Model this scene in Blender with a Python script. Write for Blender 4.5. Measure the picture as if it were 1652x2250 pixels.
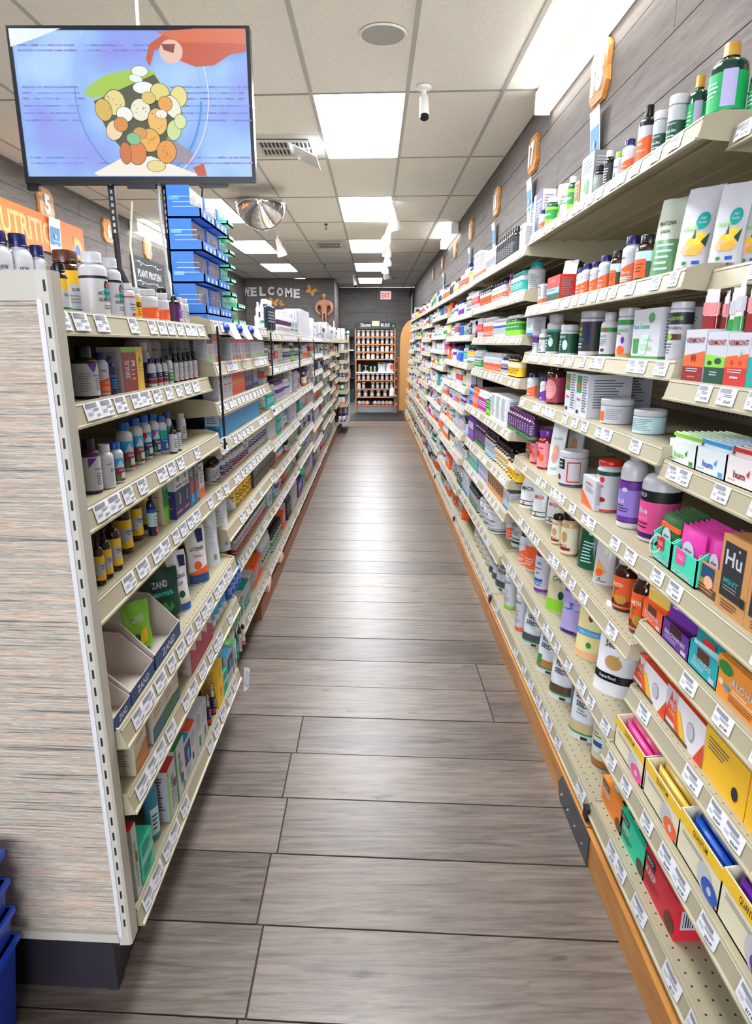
import bpy, math, random
from mathutils import Vector, Matrix
R = random.Random(7)
D = bpy.data
COL = bpy.context.scene.collection
for _o in list(D.objects): D.objects.remove(_o)

# ------------------------------------------------------------------ camera, world, exposure
CAM_F, CAM_P, CAM_H, CAM_YAW = 1400.0, math.radians(14.8), 1.25, math.radians(.16)
cam_data = D.cameras.new('camera'); cam = D.objects.new('camera', cam_data); COL.objects.link(cam)
cam.location = (0, 0, CAM_H)
cam.rotation_euler = (math.pi/2 - CAM_P, 0, -CAM_YAW)
cam_data.sensor_fit = 'VERTICAL'; cam_data.sensor_height = 36.0
cam_data.lens = CAM_F/2250*36.0
cam_data.clip_start = .02; cam_data.clip_end = 100
bpy.context.scene.camera = cam
sc = bpy.context.scene
sc.view_settings.view_transform = 'Standard'; sc.view_settings.look = 'None'
sc.view_settings.exposure = 2.05; sc.view_settings.gamma = 1.0
sc.view_settings.use_curve_mapping = False
sc.cycles.diffuse_bounces = 6; sc.cycles.max_bounces = 10
w = D.worlds.new('world'); sc.world = w; w.use_nodes = True
w.node_tree.nodes['Background'].inputs[0].default_value = (.9, .95, 1, 1)
w.node_tree.nodes['Background'].inputs[1].default_value = .6
PANEL_POWER = 7.5      # emission of the fluorescent panels
STRIP_POWER = 3.01      # emission of the wall strips

# ------------------------------------------------------------------ measuring helpers
def proj(X, Y, Z):
    x = X*math.cos(CAM_YAW)-Y*math.sin(CAM_YAW); y = X*math.sin(CAM_YAW)+Y*math.cos(CAM_YAW); z = Z-CAM_H
    d = y*math.cos(CAM_P)-z*math.sin(CAM_P); v = y*math.sin(CAM_P)+z*math.cos(CAM_P)
    return 826+CAM_F*x/d, 1125-CAM_F*v/d, d
def along(px, X, Z):
    """the Y where a thing on the line (X, Z) of a shelf stands"""
    lo, hi = .3, 30.0
    s = 1 if X > 0 else -1
    for _ in range(40):
        m = (lo+hi)/2
        if (proj(X, m, Z)[0]-px)*s > 0: lo = m
        else: hi = m
    return (lo+hi)/2
def tall(ph, X, Y, Z):
    lo, hi = .002, 2.0
    y0 = proj(X, Y, Z)[1]
    for _ in range(30):
        m = (lo+hi)/2
        if y0-proj(X, Y, Z+m)[1] < ph: lo = m
        else: hi = m
    return (lo+hi)/2

# ------------------------------------------------------------------ materials
PAL = dict(white='#cdcdd4', cream='#e9e2c6', paper='#c6c8d2', orange='#f0622a', navy='#1a1f5c', blue='#1c55b8', sky='#2f9fe0', teal='#15a39a',
  mint='#3fd6b0', green='#2c8c3e', lime='#8ccf38', dgreen='#0f4a34', red='#d0302c', dred='#8c2026', pink='#ee4f9a', rose='#f08f96', purple='#6a2c9c',
  violet='#8d7ad0', plum='#4a1d4e', yellow='#f6c62c', gold='#c79a3c', amber='#3a1708', brown='#5a3322', tan='#c69a66', black='#101114', char='#2c2e33',
  grey='#8b8e92', lgrey='#c3c6ca', silver='#b6bcc2', bottle='#0b3b2c', emerald='#12a85c', peach='#f4b890', lilac='#b9b4e4', ice='#bfe4ee', kraft='#c79258', lblue='#7fc4ea', ink='#23242a')
def lin(h):
    h = h.lstrip('#'); o = []
    for i in (0, 2, 4):
        c = int(h[i:i+2], 16)/255; o.append(c/12.92 if c <= .04045 else ((c+.055)/1.055)**2.4)
    return (*o, 1)
_M = {}
def mat(name, rough=.45, metal=0, emit=0, coat=0):
    k = (name, rough, metal, emit, coat)
    if k in _M: return _M[k]
    m = D.materials.new(name.strip('#')); m.use_nodes = True
    b = m.node_tree.nodes['Principled BSDF']
    c = lin(PAL.get(name, name))
    b.inputs['Base Color'].default_value = c; b.inputs['Roughness'].default_value = rough
    b.inputs['Metallic'].default_value = metal
    if coat: b.inputs['Coat Weight'].default_value = coat
    if emit:
        b.inputs['Emission Color'].default_value = c; b.inputs['Emission Strength'].default_value = emit
        if emit < 3: b.inputs['Emission Strength'].default_value = emit/2**sc.view_settings.exposure; b.inputs['Base Color'].default_value = (.01, .01, .01, 1)
    _M[k] = m; return m
def plastic(n): return mat(n, .28)
def glassy(n): return mat(n, .08, 0, 0, .6)
def card(n): return mat(n, .5)
def nt(m): return m.node_tree.nodes, m.node_tree.links
def nodemat(name, build, rough=.5):
    m = D.materials.new(name); m.use_nodes = True
    N, L = nt(m); b = N['Principled BSDF']; b.inputs['Roughness'].default_value = rough
    build(N, L, b); _M[name] = m; return m
def nn(N, t, **kw):
    n = N.new(t)
    for k, v in kw.items():
        if k[0] == 'i' and k[1:].isdigit(): n.inputs[int(k[1:])].default_value = v
        else: setattr(n, k, v)
    return n
def ramp(N, stops):
    r = N.new('ShaderNodeValToRGB'); e = r.color_ramp.elements
    while len(e) < len(stops): e.new(.5)
    for i, (p, c) in enumerate(stops): e[i].position = p; e[i].color = lin(c)
    return r
def wood_mat(name, stops, sx, sy, sz, rough, rnd=.35, bump=.15, spec=.5, knots=True, dark='#3a322e'):
    def f(N, L, b):
        tc = nn(N, 'ShaderNodeTexCoord'); oi = nn(N, 'ShaderNodeObjectInfo')
        mp = nn(N, 'ShaderNodeMapping'); mp.inputs['Scale'].default_value = (sx, sy, sz)
        off = nn(N, 'ShaderNodeVectorMath', operation='SCALE'); cmb = nn(N, 'ShaderNodeCombineXYZ')
        for i in range(3): L.new(oi.outputs['Random'], cmb.inputs[i])
        L.new(cmb.outputs[0], off.inputs[0]); off.inputs['Scale'].default_value = 37
        L.new(tc.outputs['Object'], mp.inputs[0]); L.new(off.outputs[0], mp.inputs['Location'])
        n1 = nn(N, 'ShaderNodeTexNoise'); n1.inputs['Scale'].default_value = 4; n1.inputs['Detail'].default_value = 8; n1.inputs['Roughness'].default_value = .65
        n1.inputs['Distortion'].default_value = 1.2
        L.new(mp.outputs[0], n1.inputs['Vector'])
        n2 = nn(N, 'ShaderNodeTexNoise'); n2.inputs['Scale'].default_value = 1.3; n2.inputs['Detail'].default_value = 3; n2.inputs['Distortion'].default_value = 2.5
        L.new(mp.outputs[0], n2.inputs['Vector'])
        mx = nn(N, 'ShaderNodeMath', operation='MULTIPLY_ADD'); L.new(n2.outputs[0], mx.inputs[0]); mx.inputs[1].default_value = .55
        ad = nn(N, 'ShaderNodeMath', operation='MULTIPLY'); L.new(n1.outputs[0], ad.inputs[0]); ad.inputs[1].default_value = .6
        L.new(ad.outputs[0], mx.inputs[2])
        r2 = nn(N, 'ShaderNodeMath', operation='MULTIPLY_ADD'); L.new(oi.outputs['Random'], r2.inputs[0]); r2.inputs[1].default_value = rnd*.35; r2.inputs[2].default_value = -rnd*.17
        s = nn(N, 'ShaderNodeMath', operation='ADD'); L.new(mx.outputs[0], s.inputs[0]); L.new(r2.outputs[0], s.inputs[1])
        rp = ramp(N, stops); L.new(s.outputs[0], rp.inputs[0])
        out = rp.outputs[0]
        if knots:
            v = nn(N, 'ShaderNodeTexNoise'); v.inputs['Scale'].default_value = 2.2; v.inputs['Detail'].default_value = 4
            m3 = nn(N, 'ShaderNodeMapping'); m3.inputs['Scale'].default_value = (sx*1.8, sy*.45, sz*.6)
            L.new(tc.outputs['Object'], m3.inputs[0]); L.new(off.outputs[0], m3.inputs['Location']); L.new(m3.outputs[0], v.inputs['Vector'])
            kr = ramp(N, [(0, '#000000'), (.66, '#000000'), (.78, '#ffffff')]); L.new(v.outputs[0], kr.inputs[0])
            mm = nn(N, 'ShaderNodeMix', data_type='RGBA'); L.new(kr.outputs[0], mm.inputs[0]); L.new(out, mm.inputs[6]); mm.inputs[7].default_value = lin(dark)
            out = mm.outputs[2]
        L.new(out, b.inputs['Base Color'])
        bp = nn(N, 'ShaderNodeBump'); bp.inputs['Strength'].default_value = bump; bp.inputs['Distance'].default_value = .004
        L.new(n1.outputs[0], bp.inputs['Height']); L.new(bp.outputs[0], b.inputs['Normal'])
        b.inputs['Specular IOR Level'].default_value = spec
    return nodemat(name, f, rough)
M_FLOOR = wood_mat('floor_oak', [(.28, '#382f2a'), (.44, '#564c46'), (.58, '#6c6159'), (.75, '#82766c')], 1.6, 20, 6, .33, rnd=.5, bump=.1)
M_WALLWOOD = wood_mat('wall_planks', [(.25, '#3e3835'), (.5, '#5a5350'), (.7, '#6d6560')], 1, 1, 9, .6, rnd=.3)
M_ORANGEWOOD = wood_mat('varnished_pine', [(.25, '#8a5222'), (.5, '#c0803a'), (.75, '#d99c52')], 5, 1, 5, .4, rnd=.1)
M_REDWOOD = wood_mat('brown_plinth', [(.25, '#5e3422'), (.5, '#864f35'), (.75, '#9c6044')], 5, 1, 5, .55, rnd=.1)
def _ceil(N, L, b):
    tc = nn(N, 'ShaderNodeTexCoord'); n = nn(N, 'ShaderNodeTexNoise'); n.inputs['Scale'].default_value = 120; n.inputs['Detail'].default_value = 3
    L.new(tc.outputs['Object'], n.inputs['Vector']); r = ramp(N, [(.3, '#e2ded4'), (.45, '#efece5'), (.7, '#f6f4ee')]); L.new(n.outputs[0], r.inputs[0]); L.new(r.outputs[0], b.inputs['Base Color'])
    bp = nn(N, 'ShaderNodeBump'); bp.inputs['Strength'].default_value = .2; bp.inputs['Distance'].default_value = .003; L.new(n.outputs[0], bp.inputs['Height']); L.new(bp.outputs[0], b.inputs['Normal'])
M_TILE = nodemat('ceiling_tile', _ceil, .9)
M_GRID = mat('#b9b8b2', .6)
def _grass(N, L, b):
    tc = nn(N, 'ShaderNodeTexCoord'); mp = nn(N, 'ShaderNodeMapping'); mp.inputs['Scale'].default_value = (3.2, 3.2, 210)
    L.new(tc.outputs['Object'], mp.inputs[0])
    n = nn(N, 'ShaderNodeTexNoise'); n.inputs['Scale'].default_value = 1.2; n.inputs['Detail'].default_value = 4; n.inputs['Roughness'].default_value = .7; n.inputs['Distortion'].default_value = .3
    L.new(mp.outputs[0], n.inputs['Vector'])
    r = ramp(N, [(.3, '#54433a'), (.38, '#7b7571'), (.44, '#c4b9a9'), (.49, '#8d8984'), (.53, '#ddd4c4'), (.58, '#b58a6a'), (.63, '#e2d9c9'), (.7, '#9e775c'), (.78, '#dbd0be')]); L.new(n.outputs[0], r.inputs[0]); L.new(r.outputs[0], b.inputs['Base Color'])
    bp = nn(N, 'ShaderNodeBump'); bp.inputs['Strength'].default_value = .5; bp.inputs['Distance'].default_value = .002; L.new(n.outputs[0], bp.inputs['Height']); L.new(bp.outputs[0], b.inputs['Normal'])
M_GRASS = nodemat('woven_laminate', _grass, .6)
def perf(name, col, ax, pitch, rad):
    def f(N, L, b):
        tc = nn(N, 'ShaderNodeTexCoord'); sp = nn(N, 'ShaderNodeSeparateXYZ'); L.new(tc.outputs['Object'], sp.inputs[0])
        sq = []
        for a in ax:
            s = nn(N, 'ShaderNodeMath', operation='PINGPONG'); L.new(sp.outputs[a], s.inputs[0]); s.inputs[1].default_value = pitch/2
            q = nn(N, 'ShaderNodeMath', operation='POWER'); L.new(s.outputs[0], q.inputs[0]); q.inputs[1].default_value = 2; sq.append(q)
        a = nn(N, 'ShaderNodeMath', operation='ADD'); L.new(sq[0].outputs[0], a.inputs[0]); L.new(sq[1].outputs[0], a.inputs[1])
        lt = nn(N, 'ShaderNodeMath', operation='LESS_THAN'); L.new(a.outputs[0], lt.inputs[0]); lt.inputs[1].default_value = rad*rad
        mm = nn(N, 'ShaderNodeMix', data_type='RGBA'); L.new(lt.outputs[0], mm.inputs[0]); mm.inputs[6].default_value = lin(col); mm.inputs[7].default_value = lin('#15130f')
        L.new(mm.outputs[2], b.inputs['Base Color'])
    return nodemat(name, f, .5)
M_SHELF = mat('#a89f84', .42)
M_LIP = mat('#b0a88f', .35)
M_DECK = perf('perforated_deck', '#a89f84', (0, 1), .025, .0022)
M_PEG = perf('pegboard', '#a8a18c', (1, 2), .025, .0033)
M_POST = mat('#c0bcb0', .4)

# ------------------------------------------------------------------ text outlines
_T = {}
def text2d(s, bold=.012):
    k = (s, bold)
    if k in _T: return _T[k]
    cu = D.curves.new('t', 'FONT'); cu.body = s; cu.size = 1; cu.resolution_u = 2; cu.offset = bold
    ob = D.objects.new('t', cu); COL.objects.link(ob)
    dg = bpy.context.evaluated_depsgraph_get(); me = ob.evaluated_get(dg).to_mesh()
    vs = [(v.co.x, v.co.y) for v in me.vertices]; fs = [tuple(p.vertices) for p in me.polygons]
    ob.evaluated_get(dg).to_mesh_clear(); D.objects.remove(ob); D.curves.remove(cu)
    if vs:
        x0 = min(v[0] for v in vs); x1 = max(v[0] for v in vs); y0 = min(v[1] for v in vs); y1 = max(v[1] for v in vs)
        if s.islower(): pass
        h = y1-y0 or 1
        vs = [((x-(x0+x1)/2)/h, (y-(y0+y1)/2)/h) for x, y in vs]; _T[k] = (vs, fs, (x1-x0)/h)
    else: _T[k] = ([], [], 1)
    return _T[k]

# ------------------------------------------------------------------ mesh builder
class MB:
    def __init__(s): s.v = []; s.f = []; s.m = []; s.mats = []
    def mi(s, m):
        if m not in s.mats: s.mats.append(m)
        return s.mats.index(m)
    def face(s, pts, m):
        i = len(s.v); s.v += pts; s.f.append(tuple(range(i, i+len(pts)))); s.m.append(s.mi(m))
    def box(s, x0, x1, y0, y1, z0, z1, m, mt=None, mf=None):
        i = len(s.v)
        s.v += [(x0,y0,z0),(x1,y0,z0),(x1,y1,z0),(x0,y1,z0),(x0,y0,z1),(x1,y0,z1),(x1,y1,z1),(x0,y1,z1)]
        F = [(0,3,2,1),(4,5,6,7),(0,1,5,4),(1,2,6,5),(2,3,7,6),(3,0,4,7)]
        for k, q in enumerate(F):
            s.f.append(tuple(i+a for a in q)); s.m.append(s.mi(mt if (k == 1 and mt) else mf if (k == 2 and mf) else m))
    def hexa(s, P, m):
        i = len(s.v); s.v += [tuple(p) for p in P]
        for q in [(0,3,2,1),(4,5,6,7),(0,1,5,4),(1,2,6,5),(2,3,7,6),(3,0,4,7)]: s.f.append(tuple(i+a for a in q)); s.m.append(s.mi(m))
    def lathe(s, prof, m, n=16, c=(0,0,0), cap=True, sx=1, sy=1):
        i = len(s.v); k = len(prof); ms = m if isinstance(m, list) else [m]*(k-1)
        for r, z in prof:
            for a in range(n):
                t = 2*math.pi*a/n; s.v.append((c[0]+r*sx*math.sin(t), c[1]-r*sy*math.cos(t), c[2]+z))
        for j in range(k-1):
            mm = s.mi(ms[j])
            for a in range(n):
                b = (a+1) % n; s.f.append((i+j*n+a, i+j*n+b, i+(j+1)*n+b, i+(j+1)*n+a)); s.m.append(mm)
        if cap:
            s.f.append(tuple(i+a for a in reversed(range(n)))); s.m.append(s.mi(ms[0]))
            s.f.append(tuple(i+(k-1)*n+a for a in range(n))); s.m.append(s.mi(ms[-1]))
    def tube(s, pts, r, m, n=8):
        P = [Vector(p) for p in pts]; i = len(s.v); mm = s.mi(m)
        for j, p in enumerate(P):
            t = (P[min(j+1, len(P)-1)]-P[max(j-1, 0)]).normalized()
            u = t.orthogonal().normalized() if j == 0 else (u-t*u.dot(t)).normalized()
            w_ = t.cross(u); rr = r[j] if isinstance(r, (list, tuple)) else r
            for a in range(n):
                q = p+(u*math.cos(2*math.pi*a/n)+w_*math.sin(2*math.pi*a/n))*rr; s.v.append(tuple(q))
        for j in range(len(P)-1):
            for a in range(n):
                b = (a+1) % n; s.f.append((i+j*n+a, i+j*n+b, i+(j+1)*n+b, i+(j+1)*n+a)); s.m.append(mm)
        s.f.append(tuple(i+a for a in reversed(range(n)))); s.m.append(mm)
        s.f.append(tuple(i+(len(P)-1)*n+a for a in range(n))); s.m.append(mm)
    def prism(s, poly, fn, t0, t1, m, mside=None):
        """poly (a,b) extruded between t0 and t1; fn(a,b,t)->xyz"""
        i = len(s.v); n = len(poly)
        for t in (t0, t1): s.v += [fn(a, b, t) for a, b in poly]
        s.f.append(tuple(i+k for k in range(n))); s.m.append(s.mi(m)); s.f.append(tuple(i+n+k for k in reversed(range(n)))); s.m.append(s.mi(m))
        for k in range(n):
            k2 = (k+1) % n; s.f.append((i+k, i+n+k, i+n+k2, i+k2)); s.m.append(s.mi(mside or m))
    def join(s, me, mw):
        i = len(s.v); mm = [s.mi(x) for x in me.mats]
        s.v += [tuple(mw @ Vector(v)) for v in me.v]; s.f += [tuple(i+a for a in f) for f in me.f]; s.m += [mm[a] for a in me.m]
    def mesh(s, name, smooth=True):
        me = D.meshes.new(name); me.from_pydata(s.v, [], s.f)
        for m in s.mats: me.materials.append(m)
        me.polygons.foreach_set('material_index', s.m)
        if smooth:
            me.polygons.foreach_set('use_smooth', [True]*len(s.f)); me.set_sharp_from_angle(angle=.7)
        return me
    def build(s, name, parent=None, smooth=True, loc=None):
        o = D.objects.new(name, s.mesh(name, smooth)); COL.objects.link(o)
        if parent: o.parent = parent
        if loc: o.location = loc
        return o
def tag(o, label=None, cat=None, group=None, kind=None):
    for k, v in (('label', label), ('category', cat), ('group', group), ('kind', kind)):
        if v: o[k] = v
    return o
def empty(name, label, cat, loc=(0,0,0), rz=0, group=None):
    o = D.objects.new(name, None); COL.objects.link(o); o.location = loc; o.rotation_euler.z = rz; o.empty_display_size = .05
    return tag(o, label, cat, group)
def inst(me, name, parent=None, loc=(0,0,0), rz=0, scale=None):
    o = D.objects.new(name, me); COL.objects.link(o); o.location = loc; o.rotation_euler.z = rz
    if parent: o.parent = parent
    if scale: o.scale = scale
    return o

# ------------------------------------------------------------------ printing on a surface
def clip(P, c, keep_above):
    o = []
    for i in range(len(P)):
        p, q = P[i], P[(i+1) % len(P)]; a, b = (p[0] >= c) == keep_above, (q[0] >= c) == keep_above
        if a: o.append(p)
        if a != b: t = (c-p[0])/(q[0]-p[0]); o.append((c, p[1]+t*(q[1]-p[1])))
    return o
def sheet(mb, P, S, e, m, st):
    """a flat outline P (metres) laid on the surface S; st = column width, 0 for a flat surface"""
    if not st: mb.face([S(u, z, e) for u, z in P], m); return
    lo, hi = min(p[0] for p in P), max(p[0] for p in P); n = max(1, math.ceil((hi-lo)/st)); 
    zl, zh = min(p[1] for p in P), max(p[1] for p in P)
    for k in range(n):
        a, b = lo+(hi-lo)*k/n, lo+(hi-lo)*(k+1)/n; Q = clip(clip(P, a, True), b, False) if n > 1 else P
        if len(Q) > 2 and abs(sum(Q[i-1][0]*Q[i][1]-Q[i][0]*Q[i-1][1] for i in range(len(Q)))) > 1e-9: mb.face([S(u, z, e) for u, z in Q], m)
def printer(mb, pr, S, hw, h, curved, lod=0):
    """pr: print elements; S(u,z,e)->xyz with u in metres from the middle of the front, z in metres; hw = unit of u"""
    e0 = .0004; st = (.16 if not lod else .4)*hw if curved else 0
    for k, q in enumerate(pr):
        e = e0+.00012*k
        t = q[0]
        if t == 'r' or t == 'f':
            u0, u1, z0, z1 = [q[1]*hw, q[2]*hw, q[3]*h, q[4]*h]
            if t == 'r': rows = [(z0, z1, u1)]
            else:
                if lod: continue
                n = q[5]; dz = (z1-z0)/n; rr = random.Random(int(1000*z0*u1) & 255); rows = [(z1-dz*(a+.38), z1-dz*a, u0+(u1-u0)*(.6+.4*rr.random())) for a in range(n)]
            m = mat({'ink': '#5a5c66'}.get(q[-1], q[-1]) if t == 'f' else q[-1])
            for a, b, ue in rows:
                sheet(mb, [(u0, a), (ue, a), (ue, b), (u0, b)], S, e, m, st)
        elif t == 'p':
            sheet(mb, [(u*hw, z*h) for u, z in q[1]], S, e, mat(q[2]), st)
        elif t == 's':   # sloped field: u0,u1,zbottom,ztop at u0, ztop at u1, colour
            sheet(mb, [(q[1]*hw, q[3]*h), (q[2]*hw, q[3]*h), (q[2]*hw, q[5]*h), (q[1]*hw, q[4]*h)], S, e, mat(q[6]), st)
        elif t == 'e':
            n = 14 if not lod else 8
            sheet(mb, [((q[1]+q[3]*math.cos(2*math.pi*a/n))*hw, (q[2]+q[4]*math.sin(2*math.pi*a/n))*h) for a in range(n)], S, e, mat(q[5]), st)
        elif t == 't' or t == 'v':
            if lod: continue
            vs, fs, wd = text2d(q[1], .02); sz = q[4]*h; lim = (q[6] if len(q) > 6 else 1.7)*hw
            i = len(mb.v)
            if t == 't':
                kx = min(1, lim/(wd*sz)); 
                mb.v += [S(q[2]*hw+x*sz*kx, q[3]*h+y*sz, e) for x, y in vs]
            else:
                sz = q[4]*hw; kx = min(1, (q[6] if len(q) > 6 else .9)*h/(wd*sz)); mb.v += [S(q[2]*hw-y*sz, q[3]*h+x*sz*kx, e) for x, y in vs]
            mm = mb.mi(mat(q[5]))
            for f in fs: mb.f.append(tuple(i+a for a in f)); mb.m.append(mm)
# ------------------------------------------------------------------ product styles
ST = {}
def sty(key, kind, noun, look, w_, h, pr=(), d=None, **k):
    ST[key] = dict(kind=kind, noun=noun, look=look, w=w_, h=h, d=d or w_, pr=list(pr), **k)
F = ('f', -.7, .6, .12, .3, 3, 'ink')
def bot(key, look, w_, h, body, cap, pr, noun='supplement_bottle', **k):
    sty(key, 'round', noun, look, w_, h, pr, body=body, cap=cap, **k)
def prof(s):
    r = s['w']/2; h = s['h']; nk = s.get('neck', .62)*r; sh = s.get('sh', .72)*h; cz = s.get('cz', .84)*h
    return [(r*.9, 0), (r, h*.02), (r, sh), (r*.95, sh+(cz-sh)*.35), (r*.8, sh+(cz-sh)*.62), (nk, sh+(cz-sh)*.85), (nk, cz)], r, nk, cz
def build_style(key, lod=0):
    """returns [(part name, MB)], first is the thing's own mesh"""
    s = ST[key]; w_, h, d = s['w'], s['h'], s['d']; out = []
    k = s['kind']
    pl = glassy if s.get('glass') else plastic
    if k == 'round':
        pf, r, nk, cz = prof(s); n = 10 if lod else 20
        sx = s.get('flat', 1)
        b = MB(); b.lathe(pf, pl(s['body']), n, sy=sx); out.append([s['noun'], b])
        cr = s.get('capr', .72)*r
        c = MB(); ct = s.get('captype', 'screw')
        if ct == 'screw':
            if lod: c.lathe([(cr, cz), (cr, h)], plastic(s['cap']), 8, sy=sx)
            else:
                nn_ = 24; z0, z1 = cz-.002*h, h; i = len(c.v)
                for z, f_ in ((z0, 1), (z0+(z1-z0)*.12, 1), (z0+(z1-z0)*.15, .985), (z1-(z1-z0)*.1, .98), (z1, .9)):
                    for a in range(nn_):
                        rr = cr*f_*(1 if a % 2 else (.965 if f_ < 1 and f_ > .95 else 1)); t = 2*math.pi*a/nn_; c.v.append((rr*math.sin(t), -rr*sx*math.cos(t), z))
                mm = c.mi(plastic(s['cap']))
                for j in range(4):
                    for a in range(nn_):
                        b2 = (a+1) % nn_; c.f.append((i+j*nn_+a, i+j*nn_+b2, i+(j+1)*nn_+b2, i+(j+1)*nn_+a)); c.m.append(mm)
                c.f.append(tuple(i+4*nn_+a for a in range(nn_))); c.m.append(mm)
        elif ct == 'dropper':
            m = plastic(s['cap']); cr = s.get('capr', .5)*r
            c.lathe([(cr, cz), (cr, cz+(h-cz)*.4), (cr*.6, cz+(h-cz)*.42), (cr*.62, cz+(h-cz)*.8), (cr*.3, h)], m, 8 if lod else 14)
        elif ct == 'spray':
            m = plastic(s['cap']); c.lathe([(cr, cz), (cr, cz+(h-cz)*.35), (cr*.55, cz+(h-cz)*.4), (cr*.5, cz+(h-cz)*.9), (cr*.3, h)], m, 8 if lod else 14)
            c.box(-cr*.2, cr*.2, -cr*1.1, 0, cz+(h-cz)*.7, cz+(h-cz)*.86, m)
        elif ct == 'wide':
            m = plastic(s['cap']); c.lathe([(cr*.98, cz), (cr, cz+.003), (cr, h-.003), (cr*.94, h), (cr*.8, h-.001)], m, 10 if lod else 24, sy=sx)
        out.append(['cap', c])
        lz = s.get('label', (.06, .68)); lc = s.get('lc')
        l = MB(); R1 = r*1.008+.0002
        if lc: l.lathe([(R1, lz[0]*h), (R1, lz[1]*h)], card(lc), n, cap=False, sy=sx)
        def S(u, z, e):
            t = u/r
            return ((R1+e)*math.sin(t), -(R1*sx+e)*math.cos(t), z)
        for q in s['pr']:
            if q[0] == 'b': l.lathe([(R1+.0002, q[1]*h), (R1+.0002, q[2]*h)], card(q[3]), n, cap=False, sy=sx)
        printer(l, [q for q in s['pr'] if q[0] != 'b'], S, r, h, True, lod)
        if l.f: out.append(['label', l])
    elif k == 'box':
        b = MB(); b.box(-w_/2, w_/2, -d/2, d/2, 0, h, card(s['body']), card(s['top']) if s.get('top') else None, card(s['front']) if s.get('front') else None)
        for q in s['pr']:
            if q[0] == 'b':
                e = .0003; b.box(-w_/2-e, w_/2+e, -d/2-e, d/2+e, q[1]*h, q[2]*h, card(q[3]))
        S = lambda u, z, e: (u, -d/2-e-.0002, z)
        printer(b, [q for q in s['pr'] if q[0] != 'b'], S, w_/2, h, False, lod)
        if not lod:
            S2 = lambda u, z, e: (-w_/2-e-.0003, -u, z); S3 = lambda u, z, e: (w_/2+e+.0003, u, z)
            for q in (S2, S3): printer(b, [('f', -.75, .7, .2, .88, 11, s.get('side', 'grey'))]+s.get('sidepr', []), q, d/2, h, False)
            if s.get('toppr'): printer(b, s['toppr'], lambda u, z, e: (u, -d/2+z, h+e), w_/2, d, False)
        out.append([s['noun'], b])
    elif k == 'pouch':
        b = MB(); nu, nv = (4, 5) if lod else (12, 14)
        T = s.get('t', .5)*w_; lean = s.get('lean', .1)*h
        def th(u, v):   # half thickness
            return (T/2)*(1-v**1.6)*(.3+.7*(1-abs(u)**2.5))+.0008
        def wid(v): return w_/2*(1-.1*math.sin(math.pi*min(1, v*1.1)))
        def P(u, v, sgn, e=0): 
            return (u*wid(v), sgn*(th(u, v)+e)+lean*v*v+.004*math.sin(5*u+7*v)*v, v*h)
        bm_ = plastic(s['body'])
        for sgn in (-1, 1):
            i = len(b.v)
            for jv in range(nv+1):
                for ju in range(nu+1): b.v.append(P(-1+2*ju/nu, jv/nv, sgn))
            for jv in range(nv):
                for ju in range(nu):
                    a = i+jv*(nu+1)+ju; q = (a, a+1, a+nu+2, a+nu+1); b.f.append(q if sgn < 0 else q[::-1]); b.m.append(b.mi(bm_))
        nn_ = (nu+1)*(nv+1)
        for jv in range(nv):
            for ju in (0, nu):
                a = jv*(nu+1)+ju; b.f.append((a, a+nu+1, a+nu+1+nn_, a+nn_)); b.m.append(b.mi(bm_))
        for ju in range(nu):
            for a in (ju, nv*(nu+1)+ju): b.f.append((a, a+1, a+1+nn_, a+nn_)); b.m.append(b.mi(bm_))
        out.append([s['noun'], b]); l = MB()
        def S(u, z, e):
            v = min(1, max(0, z/h)); uu = max(-1, min(1, u/(w_/2))); x, y, zz = P(uu, v, -1, e+.0016); return (x, y-.0006, zz)
        pr2 = []
        for q in s['pr']:
            if q[0] == 'b':
                m = plastic(q[3]); n = 12; z0, z1 = q[1], q[2]; kk = max(1, int((z1-z0)*nv+.5))
                for jv in range(kk):
                    for ju in range(n):
                        a, c_ = z0+(z1-z0)*jv/kk, z0+(z1-z0)*(jv+1)/kk
                        l.face([S((-1+2*ju/n)*w_/2, a*h, 0), S((-1+2*(ju+1)/n)*w_/2, a*h, 0), S((-1+2*(ju+1)/n)*w_/2, c_*h, 0), S((-1+2*ju/n)*w_/2, c_*h, 0)], m)
            else: pr2.append(q)
        printer(l, pr2, S, w_/2*.95, h, True, lod)
        if l.f: out.append(['label', l])
    elif k == 'tube':
        b = MB(); r = w_/2; cz = .16*h; n = 10 if lod else 16; i0 = None
        rings = []
        for jz in range(6):
            v = jz/5; z = cz+(h-cz)*v; a, c_ = r*(.95+.1*v), r*(.95)*(1-v)+.001; rings.append((a, c_, z))
        i = len(b.v)
        for a, c_, z in rings:
            for q in range(n): t = 2*math.pi*q/n; b.v.append((a*math.sin(t), -c_*math.cos(t), z))
        for j in range(5):
            for q in range(n): q2 = (q+1) % n; b.f.append((i+j*n+q, i+j*n+q2, i+(j+1)*n+q2, i+(j+1)*n+q)); b.m.append(b.mi(plastic(s['body'])))
        out.append([s['noun'], b]); c = MB(); c.lathe([(r*.7, 0), (r*.78, cz*.1), (r*.8, cz)], plastic(s['cap']), n); out.append(['cap', c])
        l = MB(); S = lambda u, z, e: ((r+e)*math.sin(u/r)*.98, -(r*.96*(1-max(0, (z-cz)/(h-cz)))+.0014+e)*math.cos(u/r), z)
        printer(l, [q for q in s['pr'] if q[0] != 'b'], S, r, h, True, lod)
        if l.f: out.append(['label', l])
    elif k == 'tray':
        # open display box: low front, high back, contents row by row
        b = MB(); t = .0025; fz = s.get('fz', .45)*h; m = card(s['body']); mi_ = card(s.get('inside', 'lgrey'))
        b.box(-w_/2, w_/2, -d/2, d/2, 0, t, m)
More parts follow.
